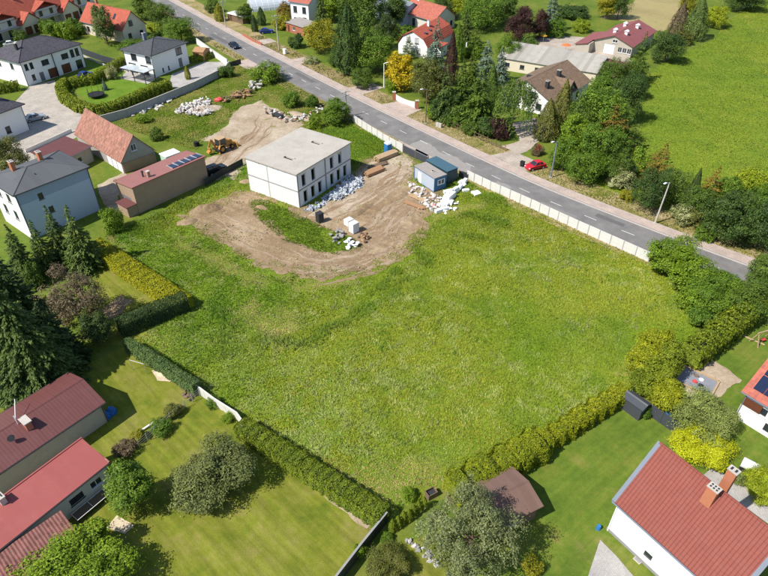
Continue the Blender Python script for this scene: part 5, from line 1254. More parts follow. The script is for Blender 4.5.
def ell(x, y, pts, r):
    return np.clip(1-seg_dist([tuple(at(*p)[:2]) for p in pts], x, y, False)/r+(fbm(x*.5,y*.5,3)-.5)*1.6, 0, 1)
LUSH = [([(252,205),(280,215),(318,238),(345,245)],2.2),([(120,236),(165,214),(212,192),(240,170)],3.0),([(330,130),(362,136),(385,150)],5),([(262,338),(300,345),(330,330),(352,316),(385,300),(402,280)],1.9),([(420,236),(412,246),(428,262)],1.6),([(214,300),(226,325),(222,352)],2.4),([(450,172),(470,190),(500,200)],2.5),([(135,320),(175,312),(190,330)],2.4),([(395,272),(372,294)],1.4),([(470,215),(505,225)],2.0),([(455,235),(480,238)],1.2)]
DRY = [([(246,312),(268,318),(280,325)],3.0),([(180,244),(220,262),(262,285)],1.8),([(400,235),(450,210),(478,205)],1.4),([(640,355),(628,372)],1.6),([(260,255),(300,285),(350,282)],1.6),([(110,240),(125,262)],1.2),([(430,470),(380,490),(330,470)],2.5)]
def meadow_col(x, y):
    t = fbm(x*.055+3, y*.055, 4); t2 = fbm(x*.2, y*.2+9, 4); t3 = fbm(x*.9+5, y*.9, 3); t4 = fbm(x*.45+50, y*.14+20, 3)
    c = mixc((.088,.158,.007), (.19,.21,.018), np.clip((t-.33)*3,0,1))
    e = np.clip((t2-.52)*5,0,1)[:,None]*.55; c = c*(1-e)+np.array([.07,.135,.009])*e
    e = np.clip((t4-.56)*5,0,1)[:,None]*.45; c = c*(1-e)+np.array([.20,.215,.03])*e
    pale = np.clip((t3-.55)*5,0,1)*np.clip((fbm(x*.05,y*.05+40,3)-.38)*5,0,1); c = c*(1-.5*pale[:,None])+np.array([.30,.31,.11])*.5*pale[:,None]
    near = np.clip((64-y)/26,0,1)*np.clip((14-x)/22,0,1); pb = np.clip((fbm(x*.6,y*.6+70,4)-.44)*5,0,1)*near; c = c*(1-.6*pb[:,None])+np.array([.2,.26,.09])*.6*pb[:,None]
    for p, r in LUSH: e = ell(x, y, p, r)[:,None]; c = c*(1-.62*e)+np.array([.06,.13,.009])*.62*e
    for p, r in DRY: e = ell(x, y, p, r)[:,None]*.75; c = c*(1-e)+np.array([.34,.25,.11])*e
    sd_ = np.clip(1-np.abs(sdist(wpoly(DIRT), x, y))/1.2, 0, 1)[:,None]*.5; c = c*(1-sd_)+np.array([.25,.2,.08])*sd_
    return np.clip(c*1.78+np.array([.01,.012,.006]),0,.64)*rng.uniform(.82,1.2,(len(x),1))
def meadow_h(x, y):
    h = np.ones_like(x)
    for p, r in LUSH: h += 1.5*ell(x, y, p, r)
    for p, r in DRY: h *= 1-.5*ell(x, y, p, r)
    return h
mp_ = wpoly(MEADOW)
cbf = wpoly([(250.5,190),(299.5,208),(354,175),(306,158)])
APRON = wpoly([(352,172),(364,160),(402,150),(414,158),(418,170),(412,182)])
dp = wpoly(DIRT); isl = wpoly(ISLAND)
tufts('meadow_grass', 'tall yellow green grass covering the building plot', mp_, 50, .17, meadow_col, meadow_h, 4, holes=[dp, cbf, wpoly(YARD)], wid=.042, lean=1.0, soft=1.7)
tufts('island_grass', 'dense green grass strip between the house shell and the dirt track', [tuple(np.mean(isl,0)+(np.array(p)-np.mean(isl,0))*1.2) for p in isl], 46, .19, lambda x, y: mixc((.10,.19,.014),(.18,.255,.022),rng.random(len(x))), lambda x, y: np.clip(1.1-np.maximum(sdist(isl,x,y),0)/1.4+(fbm(x*.8,y*.8,3)-.5)*1.8,0,1.1), 4, wid=.05, lean=1.0)
tufts('dirt_weeds', 'scattered weeds on the bare dirt track', dp, 5, .13, lambda x, y: mixc((.09,.12,.02),(.22,.19,.07),rng.random(len(x))), lambda x, y: np.clip((fbm(x*.5,y*.5,3)-.56)*6,0,1.2)+np.clip(1-np.abs(sdist(dp,x,y))/1.6,0,1), 4, holes=[isl], wid=.045, lean=1)
tufts('meadow_weeds', 'taller dark and pale weed clumps scattered through the plot', mp_, 8, .24, lambda x, y: mixc((.12,.22,.012),(.33,.37,.13),np.clip((fbm(x*.3+60,y*.3,3)-.42)*6,0,1)), lambda x, y: np.clip((fbm(x*.55+11,y*.55,3)-.60)*9,0,1.1), 5, holes=[dp, cbf, wpoly(YARD)], wid=.05, lean=1.1)
def far_col(x, y):
    t = fbm(x*.045, y*.045+5, 4); t2 = fbm(x*.2+8, y*.35, 3)
    c = mixc((.105,.172,.008), (.165,.205,.011), np.clip((t-.32)*2.8,0,1)); e = np.clip((t2-.5)*5,0,1)[:,None]*.6; c = c*(1-e)+np.array([.08,.14,.009])*e; e = np.clip((fbm(x*.5+70,y*.09,3)-.55)*5,0,1)[:,None]*.5
    return (c*(1-e)+np.array([.2,.215,.03])*e+np.array([.014,.008,.012]))*1.6*rng.uniform(.88,1.12,(len(x),1))
fp = wpoly([(585,196),(640,130),(640,85),(662,62),(712,40),(738,12),(800,-20),(900,-30),(900,262),(768,238),(700,215),(640,196)])
tufts('far_meadow_grass', 'open green meadow beyond the road at the right', fp, 15, .13, far_col, None, 3, wid=.09, lean=1.3)
yp = wpoly([(232,66),(262,68),(300,88),(345,112),(360,120),(318,126),(300,124),(282,112),(262,100),(238,108),(225,126),(205,140),(196,150),(160,140),(112,124),(150,108),(196,90)])
tufts('yard_weeds', 'rough weeds round the rubble behind the house shell', yp, 20, .17, lambda x, y: mixc((.15,.23,.015),(.36,.33,.09),np.clip((fbm(x*.25,y*.25,3)-.3)*2.5,0,1)), None, 4, holes=[wpoly(YARD)], wid=.07, lean=1.1, soft=1.2)
vg = [tuple(q) for q in np.concatenate([cl[30:110:2]+nr[30:110:2]*6.0, (cl[30:110:2]+nr[30:110:2]*10.8)[::-1]])]
tufts('verge_grass', 'dry grass strip between the sidewalk and the gardens', vg, 14, .2, lambda x, y: mixc((.15,.19,.022),(.42,.33,.16),np.clip((fbm(x*.3,y*.3,3)-.35)*3-np.clip((x-24)/10,0,.9),0,1)), None, 4, wid=.07, holes=DRV, soft=.25)
vg2 = [tuple(q) for q in np.concatenate([cl[30:110:2]-nr[30:110:2]*3.7, (cl[30:110:2]-nr[30:110:2]*6.1)[::-1]])]
tufts('kerb_grass', 'grass strip between the concrete fence and the road', vg2, 8, .2, lambda x, y: mixc((.09,.14,.014),(.2,.19,.05),np.clip((fbm(x*.3,y*.3,3)-.35)*3,0,1)), None, 4, wid=.07, holes=DRV+[wpoly([(404,150),(412,142),(470,172),(458,178)])], soft=.3)
def lawn_col(a, b, cdry):
    def f(x, y):
        t = fbm(x*.22, y*.22, 4); t2 = fbm(x*.9, y*.9, 3); c = mixc(a, b, np.clip((t-.3)*2.5,0,1)); e = np.clip((t2-.55)*4,0,1)[:,None]*.5
        return c*(1-e)+np.array(cdry)*e
    return f
# ------------------------------------------------------------------ walls, fences, vehicles, site clutter
def W2(px, py): p = at(px, py); return Vector((p.x, p.y, 0))
def panel_fence(name, label, pts, ph, step, mat, post=.14, thick=.06, pw=None, postmat=None, cat='fence', cap=False):
    P = [W2(*p) for p in pts]; r = root(name, P[0], 0, label, cat); o = P[0]
    for a, b in zip(P[:-1], P[1:]):
        d = b-a; L = d.length; n = max(1, round(L/step)); ang = math.atan2(d.y, d.x); l = L/n
        pm = MB().box(post/2, l-post/2, -thick/2, thick/2, .02, ph).mesh('panel'); pm.materials.append(mat)
        rib = MB().box(post/2+.08, l-post/2-.08, -thick/2-.02, thick/2+.02, ph*.5-.03, ph*.5+.03).mesh('rib'); rib.materials.append(mat)
        pt = MB().box(-post/2, post/2, -post/2, post/2, -.1, ph+.06).mesh('post'); pt.materials.append(postmat or mat)
        for i in range(n):
            p = a+d*(i/n)-o
            x = link('panel', pm, None, r); x.location = p; x.rotation_euler = (rng.normal()*.008, 0, ang)
            y = link('rib', rib, None, x)
            y = link('post', pt, None, r); y.location = p; y.rotation_euler.z = ang
        y = link('post', pt, None, r); y.location = b-o; y.rotation_euler.z = ang
    return r
panel_fence('concrete_fence','pale concrete panel fence along the road from the gate to the scrub',[(466,178.5),(490,190),(530,208),(576.7,229.8),(609.4,244.5),(648,262)],1.75,2.0,M['fence'],postmat=M['fence_g'])
panel_fence('concrete_fence','short pale concrete panel fence left of the site gate',[(352.8,122),(372,134.5),(383,141.4),(402.7,152.4)],1.75,2.0,M['fence'],postmat=M['fence_g'])
def solid_wall(name, label, pts, h, t, mat, capm=None, cat='wall', step=None):
    P = [W2(*p) for p in pts]; r = root(name, P[0], 0, label, cat); o = P[0]
    for a, b in zip(P[:-1], P[1:]):
        d = b-a; n = max(1, round(d.length/(step or d.length)))
        for i in range(n):
            p, q = a+d*(i/n)-o, a+d*((i+1)/n)-o; e = (q-p).normalized()*.012
            MB().bar(p+e+Vector((0,0,h/2)), q-e+Vector((0,0,h/2)), t, h).build('wall_panel', mat, r)
        if capm: MB().bar(a-o+Vector((0,0,h+.03)), b-o+Vector((0,0,h+.03)), t+.08, .06).build('coping', capm, r)
    return r
solid_wall('yard_wall','long grey concrete wall between the villa and the site yard',[(98,125),(128,117),(160,104),(196,89),(226,74),(230,68)],1.8,.14,M['fence_g'],M['concrete'],step=2.5)
solid_wall('white_wall','white rendered wall along the villa drive beside the road',[(197,44),(212,55),(228,66)],1.7,.2,M['fence_w'],M['concrete'],step=4)
solid_wall('dark_fence','dark grey panel fence behind the villa lawn',[(80,53),(104,62),(127,68)],1.7,.1,M['anthracite'],None,cat='fence',step=2.5)
solid_wall('low_wall','low pale wall below the dark grey panel fence',[(82,56),(105,66),(128,72)],.5,.2,M['concrete'],None,step=3)
solid_wall('yard_edge_wall','low pale wall at the edge of the paved yard',[(26,153),(48,143),(72,132)],.7,.25,M['fence_w'],M['concrete'],step=3)
solid_wall('pale_wall','pale concrete garden wall between ivy fence and lime hedge',[(196,391),(216,406),(238,420),(243,427)],1.3,.16,M['fence'],None,step=2)
solid_wall('pale_wall_end','short pale wall stub at the start of the lime hedge',[(232,428),(241,437)],1.2,.16,M['fence'],None) if False else None
solid_wall('black_wall','black panel wall running to the bottom edge beside the lawn',[(387,522),(362,553),(330,595)],1.7,.12,M['dark'],M['beam'],step=2.0)
solid_wall('anthracite_fence','anthracite panel fence between grey shed and yellow shrub',[(637,407),(660,423),(686,441)],1.7,.1,M['anthracite'],None,cat='fence',step=1.9)
panel_fence('slat_fence','dark gate fence at the end of the grey yard wall',[(228,68),(234,66),(241,64)],1.3,1.2,M['dark'],.1,.05,cat='gate')
panel_fence('wire_fence','dark fence beside the black car and brown garage',[(206,186),(222,176),(243,165)],1.3,1.5,M['dark'],.08,.04)
# garden fence across the road (posts and rails)
gf = root('garden_fence', W2(438,121), 0, 'rusty garden fence with posts below the weeping tree', 'fence')
ga, gb_ = W2(438,121), W2(505,151); n = 16
for i in range(n+1):
    p = (gb_-ga)*(i/n); MB().box(p.x-.06,p.x+.06,p.y-.06,p.y+.06,0,1.3).build('post', M['brick'] if i % 4 == 0 else M['wood_d'], gf)
for z in (.4,1.1): MB().bar(Vector((0,0,z)), gb_-ga+Vector((0,0,z)), .05, .08).build('rail', M['wood_d'], gf)
# brick gate posts and curved white gate
bp = root('brick_gate', W2(394,100), 0, 'pale curved gate between brick piers beside the golden tree', 'gate')
a, b = W2(394,101), W2(417,110); d = b-a; ang = math.atan2(d.y,d.x)
for p in (Vector((0,0,0)), d): MB().box(p.x-.35,p.x+.35,p.y-.35,p.y+.35,0,1.9).build('pier', M['brick'], bp); MB().box(p.x-.42,p.x+.42,p.y-.42,p.y+.42,1.9,2.0).build('pier_cap', M['concrete'], bp)
for i in range(24):
    t0, t1 = .09+.82*i/24, .09+.82*(i+.8)/24; hgt = 1.15+.45*abs((t0-.5)*2)**2
    p, q = d*t0, d*t1; MB().bar(Vector((p.x,p.y,hgt/2+.08)), Vector((q.x,q.y,hgt/2+.08)), .05, hgt).build('slat', M['frame_w'], bp)
# site gate
sg = root('site_gate', W2(403.5,152.8), 0, 'dark sheet metal site gate at the road', 'gate')
d = W2(428,165)-W2(403.5,152.8); ang = math.atan2(d.y,d.x); L = d.length
for i in range(2):
    x0, x1 = L*i/2+.08, L*(i+1)/2-.08
    q = MB(); q.m = Matrix.Rotation(ang,4,'Z'); q.box(x0,x1,-.03,.03,.1,1.6); lf_ = q.build('gate_leaf', M['anthracite'], sg)
    q = MB(); q.m = Matrix.Rotation(ang,4,'Z'); q.box(x0,x1,-.05,.05,1.6,1.68); q.build('top_rail', M['gutter'], lf_)
for x in (0, L/2, L): q = MB(); q.m = Matrix.Rotation(ang,4,'Z'); q.box(x-.07,x+.07,-.07,.07,0,1.8); q.build('post', M['wood_d'], sg)
gp = root('gate_panel', W2(459,178), 0, 'small dark gate panel right of the site cabins', 'gate')
d = W2(466,178)-W2(459,176); ang = math.atan2(d.y,d.x)
for i in range(2): q = MB(); q.m = Matrix.Rotation(ang,4,'Z'); q.box(i*.75,i*.75+.7,-.03,.03,.1,1.5); q.build('panel', M['dark'], gp)
for i in range(3): q = MB(); q.m = Matrix.Rotation(ang,4,'Z'); q.box(i*.75-.05,i*.75+.02,-.05,.05,0,1.6); q.build('post', M['dark'], gp)

# site cabins
def cabin(name, label, p0, p1, W, h, wall, roofm, endm, door=False, win=False):
    a, b = W2(*p0), W2(*p1); d = b-a; L = d.length; ang = math.atan2(d.y, d.x)
    r = root(name, a, ang, label, 'site cabin')
    MB().box(.03,L-.03,.03,W-.03,.12,h-.1).build('wall', wall, r)
    for x in (0, L-.14):
        for y in (0, W-.14): MB().box(x,x+.14,y,y+.14,0,h).build('corner_post', wall if endm is None else endm, r)
    MB().box(-.04,L+.04,-.04,W+.04,h,h+.12).build('roof', roofm, r); ro = r.children[-1]
    MB().box(.14,L-.14,-.0,.03,.0,.14).build('base_rail', endm or wall, r)
    MB().box(.14,L-.14,0,.03,h-.16,h-.01).build('top_rail', endm or wall, r)
    if endm: MB().box(L-.03,L-.012,.14,W-.14,.14,h-.12).build('end_panel', endm, r)
    if win:
        f = MB().box(L-.012,L+.04,W*.26,W*.84,h*.42,h*.82).build('window', M['frame_w'], r)
        for k in (0,1): MB().box(L+.04,L+.05,W*(.31+.27*k),W*(.52+.27*k),h*.48,h*.77).build('pane', M['glass'], f)
    if door: MB().box(L*.2,L*.2+1.0,-.03,.025,.15,2.1).build('door', M['white_pl'], r); MB().box(L*.2+.82,L*.2+.88,-.07,-.03,1,1.1).build('handle', M['steel'], r.children[-1])
    return r, ro, L
r, ro, L = cabin('site_cabin','grey site cabin with white door and felt roof',(414,179.5),(434,192.5),2.7,2.7,M['cont'],M['felt'],M['cont_b'],True,True)
MB().tube((L*.62,1.3,2.82),(L*.62,1.3,2.95),.32,n=14).build('vent_ring', M['concrete'], ro)
MB().tube((L*.62,1.3,2.95),(L*.62,1.3,2.97),.22,n=14).build('vent_hole', M['dark'], ro)
cabin('storage_container','dark teal storage container behind the grey site cabin',(425.5,173),(446.5,185),2.5,2.6,M['teal_d'],M['teal'],M['teal_d'])
# portable toilet
def wc():
    p = W2(388,153); r = root('portable_toilet', p, R_(-51), 'blue portable toilet with white roof beside the concrete fence', 'toilet')
    MB().box(-.55,.55,-.55,.55,.1,2.05).build('cabin', M['blue_pl'], r)
    MB().box(-.4,.4,-.6,-.55,.15,1.95).build('door', M['blue_pl'], r); MB().box(.25,.32,-.64,-.6,1,1.12).build('handle', M['dark'], r.children[-1])
    MB().prism([(-.6,2.05),(.6,2.05),(.45,2.3),(-.45,2.3)],'y',-.6,.6).build('roof', M['white_pl'], r)
    MB().box(-.65,.65,-.65,.65,0,.1).build('base', M['dark'], r); MB().tube((.35,.35,2.2),(.35,.35,2.55),.06).build('vent_pipe', M['white_pl'], r)
wc()
# lamp posts and poles
def lamp(px, py, h, label, arm=(0,1), mat='concrete', cat='street lamp', lean=0):
    p = W2(px, py); r = root('street_lamp', p, 0, label, cat)
    MB().tube((0,0,-.1),(lean,0,h),.15,.09,n=10).build('pole', M[mat], r)
    ax = Vector((arm[0],arm[1],0)).normalized()
    MB().tube((lean,0,h-.05),(lean+ax.x*1.2,ax.y*1.2,h+.35),.04,n=6).build('arm', M['steel'], r)
    q = MB(); q.bar(Vector((lean+ax.x*1.15,ax.y*1.15,h+.36)), Vector((lean+ax.x*1.85,ax.y*1.85,h+.42)), .3, .14); q.build('lamp_head', M['white_pl'], r, bevel=.03)
    MB().box(-.22,.22,-.22,.22,-.05,.3).build('base', M['concrete'], r)
lamp(654.5,224,7.6,'leaning concrete street lamp beside the verge at the right',(-.6,-.5),lean=.3)
lamp(550.5,178,7.2,'grey street lamp just right of the red car',(-.6,-.55),'gutter')
lamp(425.5,124,7.6,'street lamp on the verge right of the brick gate',(-.6,-.5),'wood_d')
lamp(384,88,6.0,'thin white street lamp beside the golden tree',(.9,-.2),'white_pl')
def pole(px, py, h, label):
    r = root('utility_pole', W2(px,py), 0, label, 'utility pole')
    MB().tube((0,0,-.1),(0,0,h),.16,.1,n=10).build('pole', M['concrete'], r)
    for z in (h-.4,h-1.2): MB().bar(Vector((-.9,-.7,z)),Vector((.9,.7,z)),.1,.1).build('crossarm', M['concrete'], r)
    for k in (-1,-.3,.3,1): MB().tube((k*.85,k*.66,h-.35),(k*.85,k*.66,h-.1),.05,n=6).build('insulator', M['white_pl'], r)
pole(279,50,9.5,'concrete utility pole by the road right of the blue car')
pole(346.5,117,6.0,'thin pole inside the leafy bush at the fence end')
pole(226,28,8.0,'distant utility pole left of the plastic tunnels')
# vehicles
def car(name, px, py, ang, paint, label, L=4.2, Wd=1.76, H=1.48, estate=False, group=None):
    r = root(name, W2(px,py), ang, label, 'car', group); hw = Wd/2
    prof = [(-L/2,.35),(-L/2+.05,.75),(-L/2+.12,.95),(L*.16 if not estate else L*.2,.98),(L/2-.25,.82),(L/2-.02,.6),(L/2,.35),(L*.42,.22),(-L*.42,.22)]
    Vs, n = [], len(prof)
    for sx, k in ((-1,.86),(-1,1),(1,1),(1,.86)):
        for x, z in prof: Vs.append((x*(1 if k == 1 else .985), sx*hw*k, z if k == 1 else z+(.03 if z > .7 else 0)))
    Fs = [tuple(range(n))[::-1], tuple(range(3*n,4*n))]+[(s_*n+i, s_*n+(i+1)%n, (s_+1)*n+(i+1)%n, (s_+1)*n+i) for s_ in range(3) for i in range(n)]
    MB().add(Vs, Fs).build('body', M[paint], r)
    rx0, rx1 = (-L*.44 if estate else -L*.36), L*.2
    tx0, tx1 = (-L*.40 if estate else -L*.24), L*.03
    zb = .98
    q = MB().add([(rx0,-hw*.86,zb),(rx1,-hw*.86,zb),(rx1,hw*.86,zb),(rx0,hw*.86,zb),(tx0,-hw*.68,H),(tx1,-hw*.68,H),(tx1,hw*.68,H),(tx0,hw*.68,H)],[(3,2,1,0),(0,1,5,4),(1,2,6,5),(2,3,7,6),(3,0,4,7),(4,5,6,7)]); q.build('glasshouse', M['glass'], r)
    MB().add([(tx0-.04,-hw*.7,H-.01),(tx1+.05,-hw*.7,H-.01),(tx1+.05,hw*.7,H-.01),(tx0-.04,hw*.7,H-.01),(tx0+.05,-hw*.6,H+.05),(tx1-.08,-hw*.6,H+.05),(tx1-.08,hw*.6,H+.05),(tx0+.05,hw*.6,H+.05)],[(3,2,1,0),(0,1,5,4),(1,2,6,5),(2,3,7,6),(3,0,4,7),(4,5,6,7)]).build('car_roof', M[paint], r)
    for sx in (-1,1):
        for xa, xb in ((rx0,tx0),(rx1,tx1),((rx0+rx1)/2-.1,(tx0+tx1)/2-.05)):
            MB().bar(Vector((xa,sx*hw*.87,zb)),Vector((xb,sx*hw*.69,H)),.07,.05).build('pillar', M[paint], r)
        for x in (-L*.31,L*.31):
            w = MB().tube((x,sx*(hw-.2),.32),(x,sx*(hw+.01),.32),.32,n=16).build('wheel', M['rubber'], r)
            MB().tube((x,sx*(hw+.0),.32),(x,sx*(hw+.025),.32),.2,n=12).build('rim', M['steel'], w)
        MB().box(L/2-.22,L/2-.03,sx*hw*.78-.16,sx*hw*.78+.16,.6,.72).build('headlight', M['frame_w'], r)
        MB().box(-L/2+.0,-L/2+.09,sx*hw*.8-.14,sx*hw*.8+.14,.68,.86).build('tail_light', M['redp'], r)
        MB().box(L*.15,L*.15+.12,sx*(hw+.02)-.07,sx*(hw+.02)+.09,.95,1.08).build('mirror', M[paint], r)
    return r
ra = lambda px, py: on_cl(s_near(px,py))[1]
s_b = s_near(239,48); pb, ab = on_cl(s_b, -1.6)
c_ = car('moving_car',239,48,ab,'navy','dark navy car driving on the road'); c_.location = (pb[0],pb[1],ZR)
car('parked_car',535,168.5,R_(205),'red','bright red car parked on the verge below the copse',3.9)
car('parked_car',267,33,R_(15),'blue_car','blue car parked in front of the plastic tunnels',4.4)
car('parked_car',36,120,R_(40),'silver','silver car parked beside the charcoal roofed corner house',4.5)
car('parked_car',216,172,R_(45),'black_car','black car with dusty roof parked beside the brown garage',4.6,1.85,1.6,True)
car('parked_car',86,77,R_(60),'blue_car','blue car half hidden beside the right end of the twin house',4.2)
car('parked_car',12,46,R_(30),'white_car','white car parked before the terraced houses at the left edge',4.4)
car('parked_car',1,90,R_(50),'blue_car','blue car cut by the left edge beside the hedge',4.2)
# backhoe loader
def loader():
    p = W2(224,150); r = root('backhoe_loader', p, R_(52), 'yellow backhoe loader parked behind the flat roofed shell', 'excavator')
    Y = M['yellow']
    MB().box(-1.5,1.9,-.5,.5,.7,1.25).build('chassis', Y, r, bevel=.06)
    MB().prism([(.3,1.25),(2.0,1.25),(2.0,1.6),(1.7,1.85),(.3,1.95)],'y',-.45,.45).build('bonnet', Y, r)
    cb_ = MB().prism([(-1.3,1.25),(.3,1.25),(.15,2.7),(-1.2,2.7)],'y',-.75,.75).build('cab', M['glass'], r)
    MB().box(-1.4,.35,-.85,.85,2.7,2.85).build('cab_roof', M['wood'], cb_, bevel=.04)
    for x, z in ((-1.3,-1.2),(.3,.15)):
        for sy in (-1,1): MB().bar(Vector((x,sy*.76,1.25)),Vector((z,sy*.76,2.7)),.1,.1).build('cab_pillar', Y, cb_)
    for x, rad, wd in ((-1.0,.78,.45),(1.5,.5,.35)):
        for sy in (-1,1):
            w = MB().tube((x,sy*.62,rad),(x,sy*(.62+wd),rad),rad,n=18).build('wheel', M['rubber'], r)
            MB().tube((x,sy*(.62+wd),rad),(x,sy*(.64+wd),rad),rad*.55,n=14).build('rim', Y, w)
            MB().prism([(x-rad*1.0,rad*1.3),(x-rad*.6,rad*2.12),(x+rad*.6,rad*2.12),(x+rad*1.0,rad*1.3),(x+rad*.9,rad*1.3),(x+rad*.55,rad*2.02),(x-rad*.55,rad*2.02),(x-rad*.9,rad*1.3)],'y',min(sy*.6,sy*1.05),max(sy*.6,sy*1.05)).build('mudguard', Y, r) if rad > .6 else None
    for sy in (-.55,.55):
        MB().bar(Vector((.2,sy,1.6)),Vector((2.4,sy,.9)),.14,.25).build('loader_arm', Y, r); MB().bar(Vector((2.4,sy,.9)),Vector((2.8,sy,.4)),.14,.22).build('loader_link', Y, r)
    MB().prism([(2.6,.05),(3.5,.08),(3.45,.18),(2.85,.3),(2.8,1.0),(2.65,1.0)],'y',-1.15,1.15).build('front_bucket', Y, r)
    for sy in (-1,1): MB().bar(Vector((-1.6,sy*.5,1.0)),Vector((-1.9,sy*1.1,.1)),.2,.2).build('stabiliser', Y, r)
    MB().box(-1.9,-1.5,-1.1,1.1,.5,.95).build('rear_frame', M['dark'], r)
    MB().bar(Vector((-1.8,0,1.0)),Vector((-2.5,.2,3.0)),.3,.4).build('boom', Y, r)
    MB().bar(Vector((-2.5,.2,3.05)),Vector((-3.1,.5,1.5)),.26,.32).build('dipper_arm', Y, r)
    MB().tube((-1.7,0,1.9),(-2.4,.15,2.7),.09).build('hydraulic_ram', M['steel'], r)
    MB().prism([(-3.6,.5),(-2.9,.4),(-2.7,1.0),(-3.0,1.5),(-3.25,1.4),(-3.1,.9),(-3.5,.75)],'y',.1,.9).build('rear_bucket', Y, r)
loader()
# lumps: rubble, sacks, blocks
def lump_mesh(name, w, d, h, n=2, rough=.25, seed=0):
    bm = bmesh.new(); bmesh.ops.create_icosphere(bm, subdivisions=n, radius=1); g_ = np.random.default_rng(seed)
    for v_ in bm.verts:
        k = 1+g_.normal()*rough*.5; v_.co = Vector((v_.co.x*k*w/2, v_.co.y*k*d/2, max(v_.co.z,-.15)*k*h))
    me = bpy.data.meshes.new(name); bm.to_mesh(me); bm.free(); return me
def mound(name, label, px, py, w, d, h, mat, ang=0, cat='heap', seed=1):
    p = W2(px, py); bm = bmesh.new(); bmesh.ops.create_grid(bm, x_segments=40, y_segments=40, size=1)
    V = np.array([v_.co[:] for v_ in bm.verts]); rr = np.hypot(V[:,0],V[:,1]); X, Yy = V[:,0]*w/2+seed*13, V[:,1]*d/2
    z = np.clip(1-rr**1.6,0,1)*h*(.55+.9*fbm(X*.6,Yy*.6,4))+(fbm(X*2.2,Yy*2.2,3)-.5)*h*.28*np.clip(1.2-rr,0,1)-.06
    for v_, zz in zip(bm.verts, z): v_.co = Vector((v_.co.x*w/2, v_.co.y*d/2, zz))
    bmesh.ops.delete(bm, geom=[v_ for v_ in bm.verts if math.hypot(v_.co.x/(w/2), v_.co.y/(d/2)) > 1.02], context='VERTS')
    me = bpy.data.meshes.new(name); bm.to_mesh(me); bm.free(); me.polygons.foreach_set('use_smooth',[True]*len(me.polygons))
    o = link(name, me, mat); o.location = p; o.rotation_euler.z = ang; return tag(o, label, cat)
mound('dirt_mound','pale dirt mound at the left end of the dirt track',206,210,6.2,3.0,1.3,M['dirt'],R_(25),seed=2)
mound('dirt_mound','small dirt hummock left of the pale dirt mound',187,222,4.0,2.2,.6,M['dirt'],R_(20),seed=3)
mound('dirt_mound','low dirt ridge across the bare apron of the site',356,214,11,1.8,.5,M['dirt'],R_(52),seed=4)
mound('dirt_mound','low dirt ridge in front of the site cabins',400,196,9,2.0,.5,M['dirt'],R_(48),seed=5)
mound('dirt_mound','dirt heap at the corner of the house shell',246,182,2.6,1.8,.7,M['dirt'],R_(10),seed=6)
mound('dirt_mound','dirt bank in the grass left of the house shell',262,208,3.0,1.4,.5,M['dirt'],R_(-30),seed=7)
mound('sand_heap','pale sand heap by the ivy fence',161,374,1.9,1.1,.3,M['sand'],R_(-30),seed=8)
mound('rubble_heap','soil bank under the white rubble in the yard',204,110,9,5,.8,M['dirt2'],R_(30),seed=9)
mound('soil_bank','soil bank under the junk beside the road',300,116,9,3,.5,M['dirt2'],R_(-48),seed=10)
def box_mesh(w, d, h, mat, bev=.03):
    b = MB().box(-w/2,w/2,-d/2,d/2,0,h); me = b.mesh('b'); bm = bmesh.new(); bm.from_mesh(me); bmesh.ops.bevel(bm, geom=bm.edges[:], offset=bev, segments=1, affect='EDGES'); bm.to_mesh(me); bm.free(); me.materials.append(mat); return me
def scatter(name, label, cat, piece, region, n, meshes, zf=lambda t: 0, sc=(.7,1.3), tilt=.25, mat=None):
    pl = wpoly(region); P = np.array(pl); k = 0; c = P.mean(0); r = root(name, (c[0],c[1],0), 0, label, cat)
    if mat is not None:
        for m_ in meshes:
            if not m_.materials: m_.materials.append(mat)
    while k < n:
        x, y = rng.uniform(P[:,0].min(),P[:,0].max()), rng.uniform(P[:,1].min(),P[:,1].max())
        if not inside(pl, np.array([x]), np.array([y]))[0]: continue
        o = link(piece, meshes[k % len(meshes)], None, r); s_ = rng.uniform(*sc); o.scale = (s_,s_,s_*rng.uniform(.8,1.1)); o.location = (x-c[0],y-c[1],zf(k)); o.rotation_euler = (rng.normal()*tilt,rng.normal()*tilt,rng.uniform(0,6.28)); k += 1
def shard(name, w, d, h, seed, mat=None, n=11):
    g_ = np.random.default_rng(seed); bm = bmesh.new()
    for p in g_.uniform(-1,1,(n,3)): p = p/max(abs(p).max(),.55); bm.verts.new((p[0]*w/2, p[1]*d/2, (p[2]*.5+.4)*h))
    bmesh.ops.convex_hull(bm, input=bm.verts); bmesh.ops.delete(bm, geom=[v_ for v_ in bm.verts if not v_.link_faces], context='VERTS')
    me = bpy.data.meshes.new(name); bm.to_mesh(me); bm.free()
    if mat: me.materials.append(mat)
    return me
def crumple(name, w, d, h, seed, mat):
    g_ = np.random.default_rng(seed); bm = bmesh.new(); bmesh.ops.create_grid(bm, x_segments=6, y_segments=6, size=1)
    for v_ in bm.verts: v_.co = Vector((v_.co.x*w/2+g_.normal()*.08*w, v_.co.y*d/2+g_.normal()*.08*d, abs(g_.normal())*h))
    me = bpy.data.meshes.new(name); bm.to_mesh(me); bm.free(); me.materials.append(mat); return me
rub = [shard('rubble_stone',1.0,.8,.5,s_) for s_ in range(6)]
for m_ in rub: m_.materials.append(M['rubble'])
rubw = [shard('white_rubble_stone',1.0,.9,.5,s_+9) for s_ in range(6)]
for m_ in rubw: m_.materials.append(M['rubble_w'])
scatter('rubble_heap','large heap of pale broken concrete in the yard behind the garage','rubble heap','stone',[(176,113),(184,106),(200,102),(209,98),(210,104),(214,112),(200,119),(190,115)],230,rubw+rub+[shard('dusty_stone',.9,.7,.4,311,M['dirt2'])],lambda k: rng.uniform(.0,.6),(.4,1.1),.4)
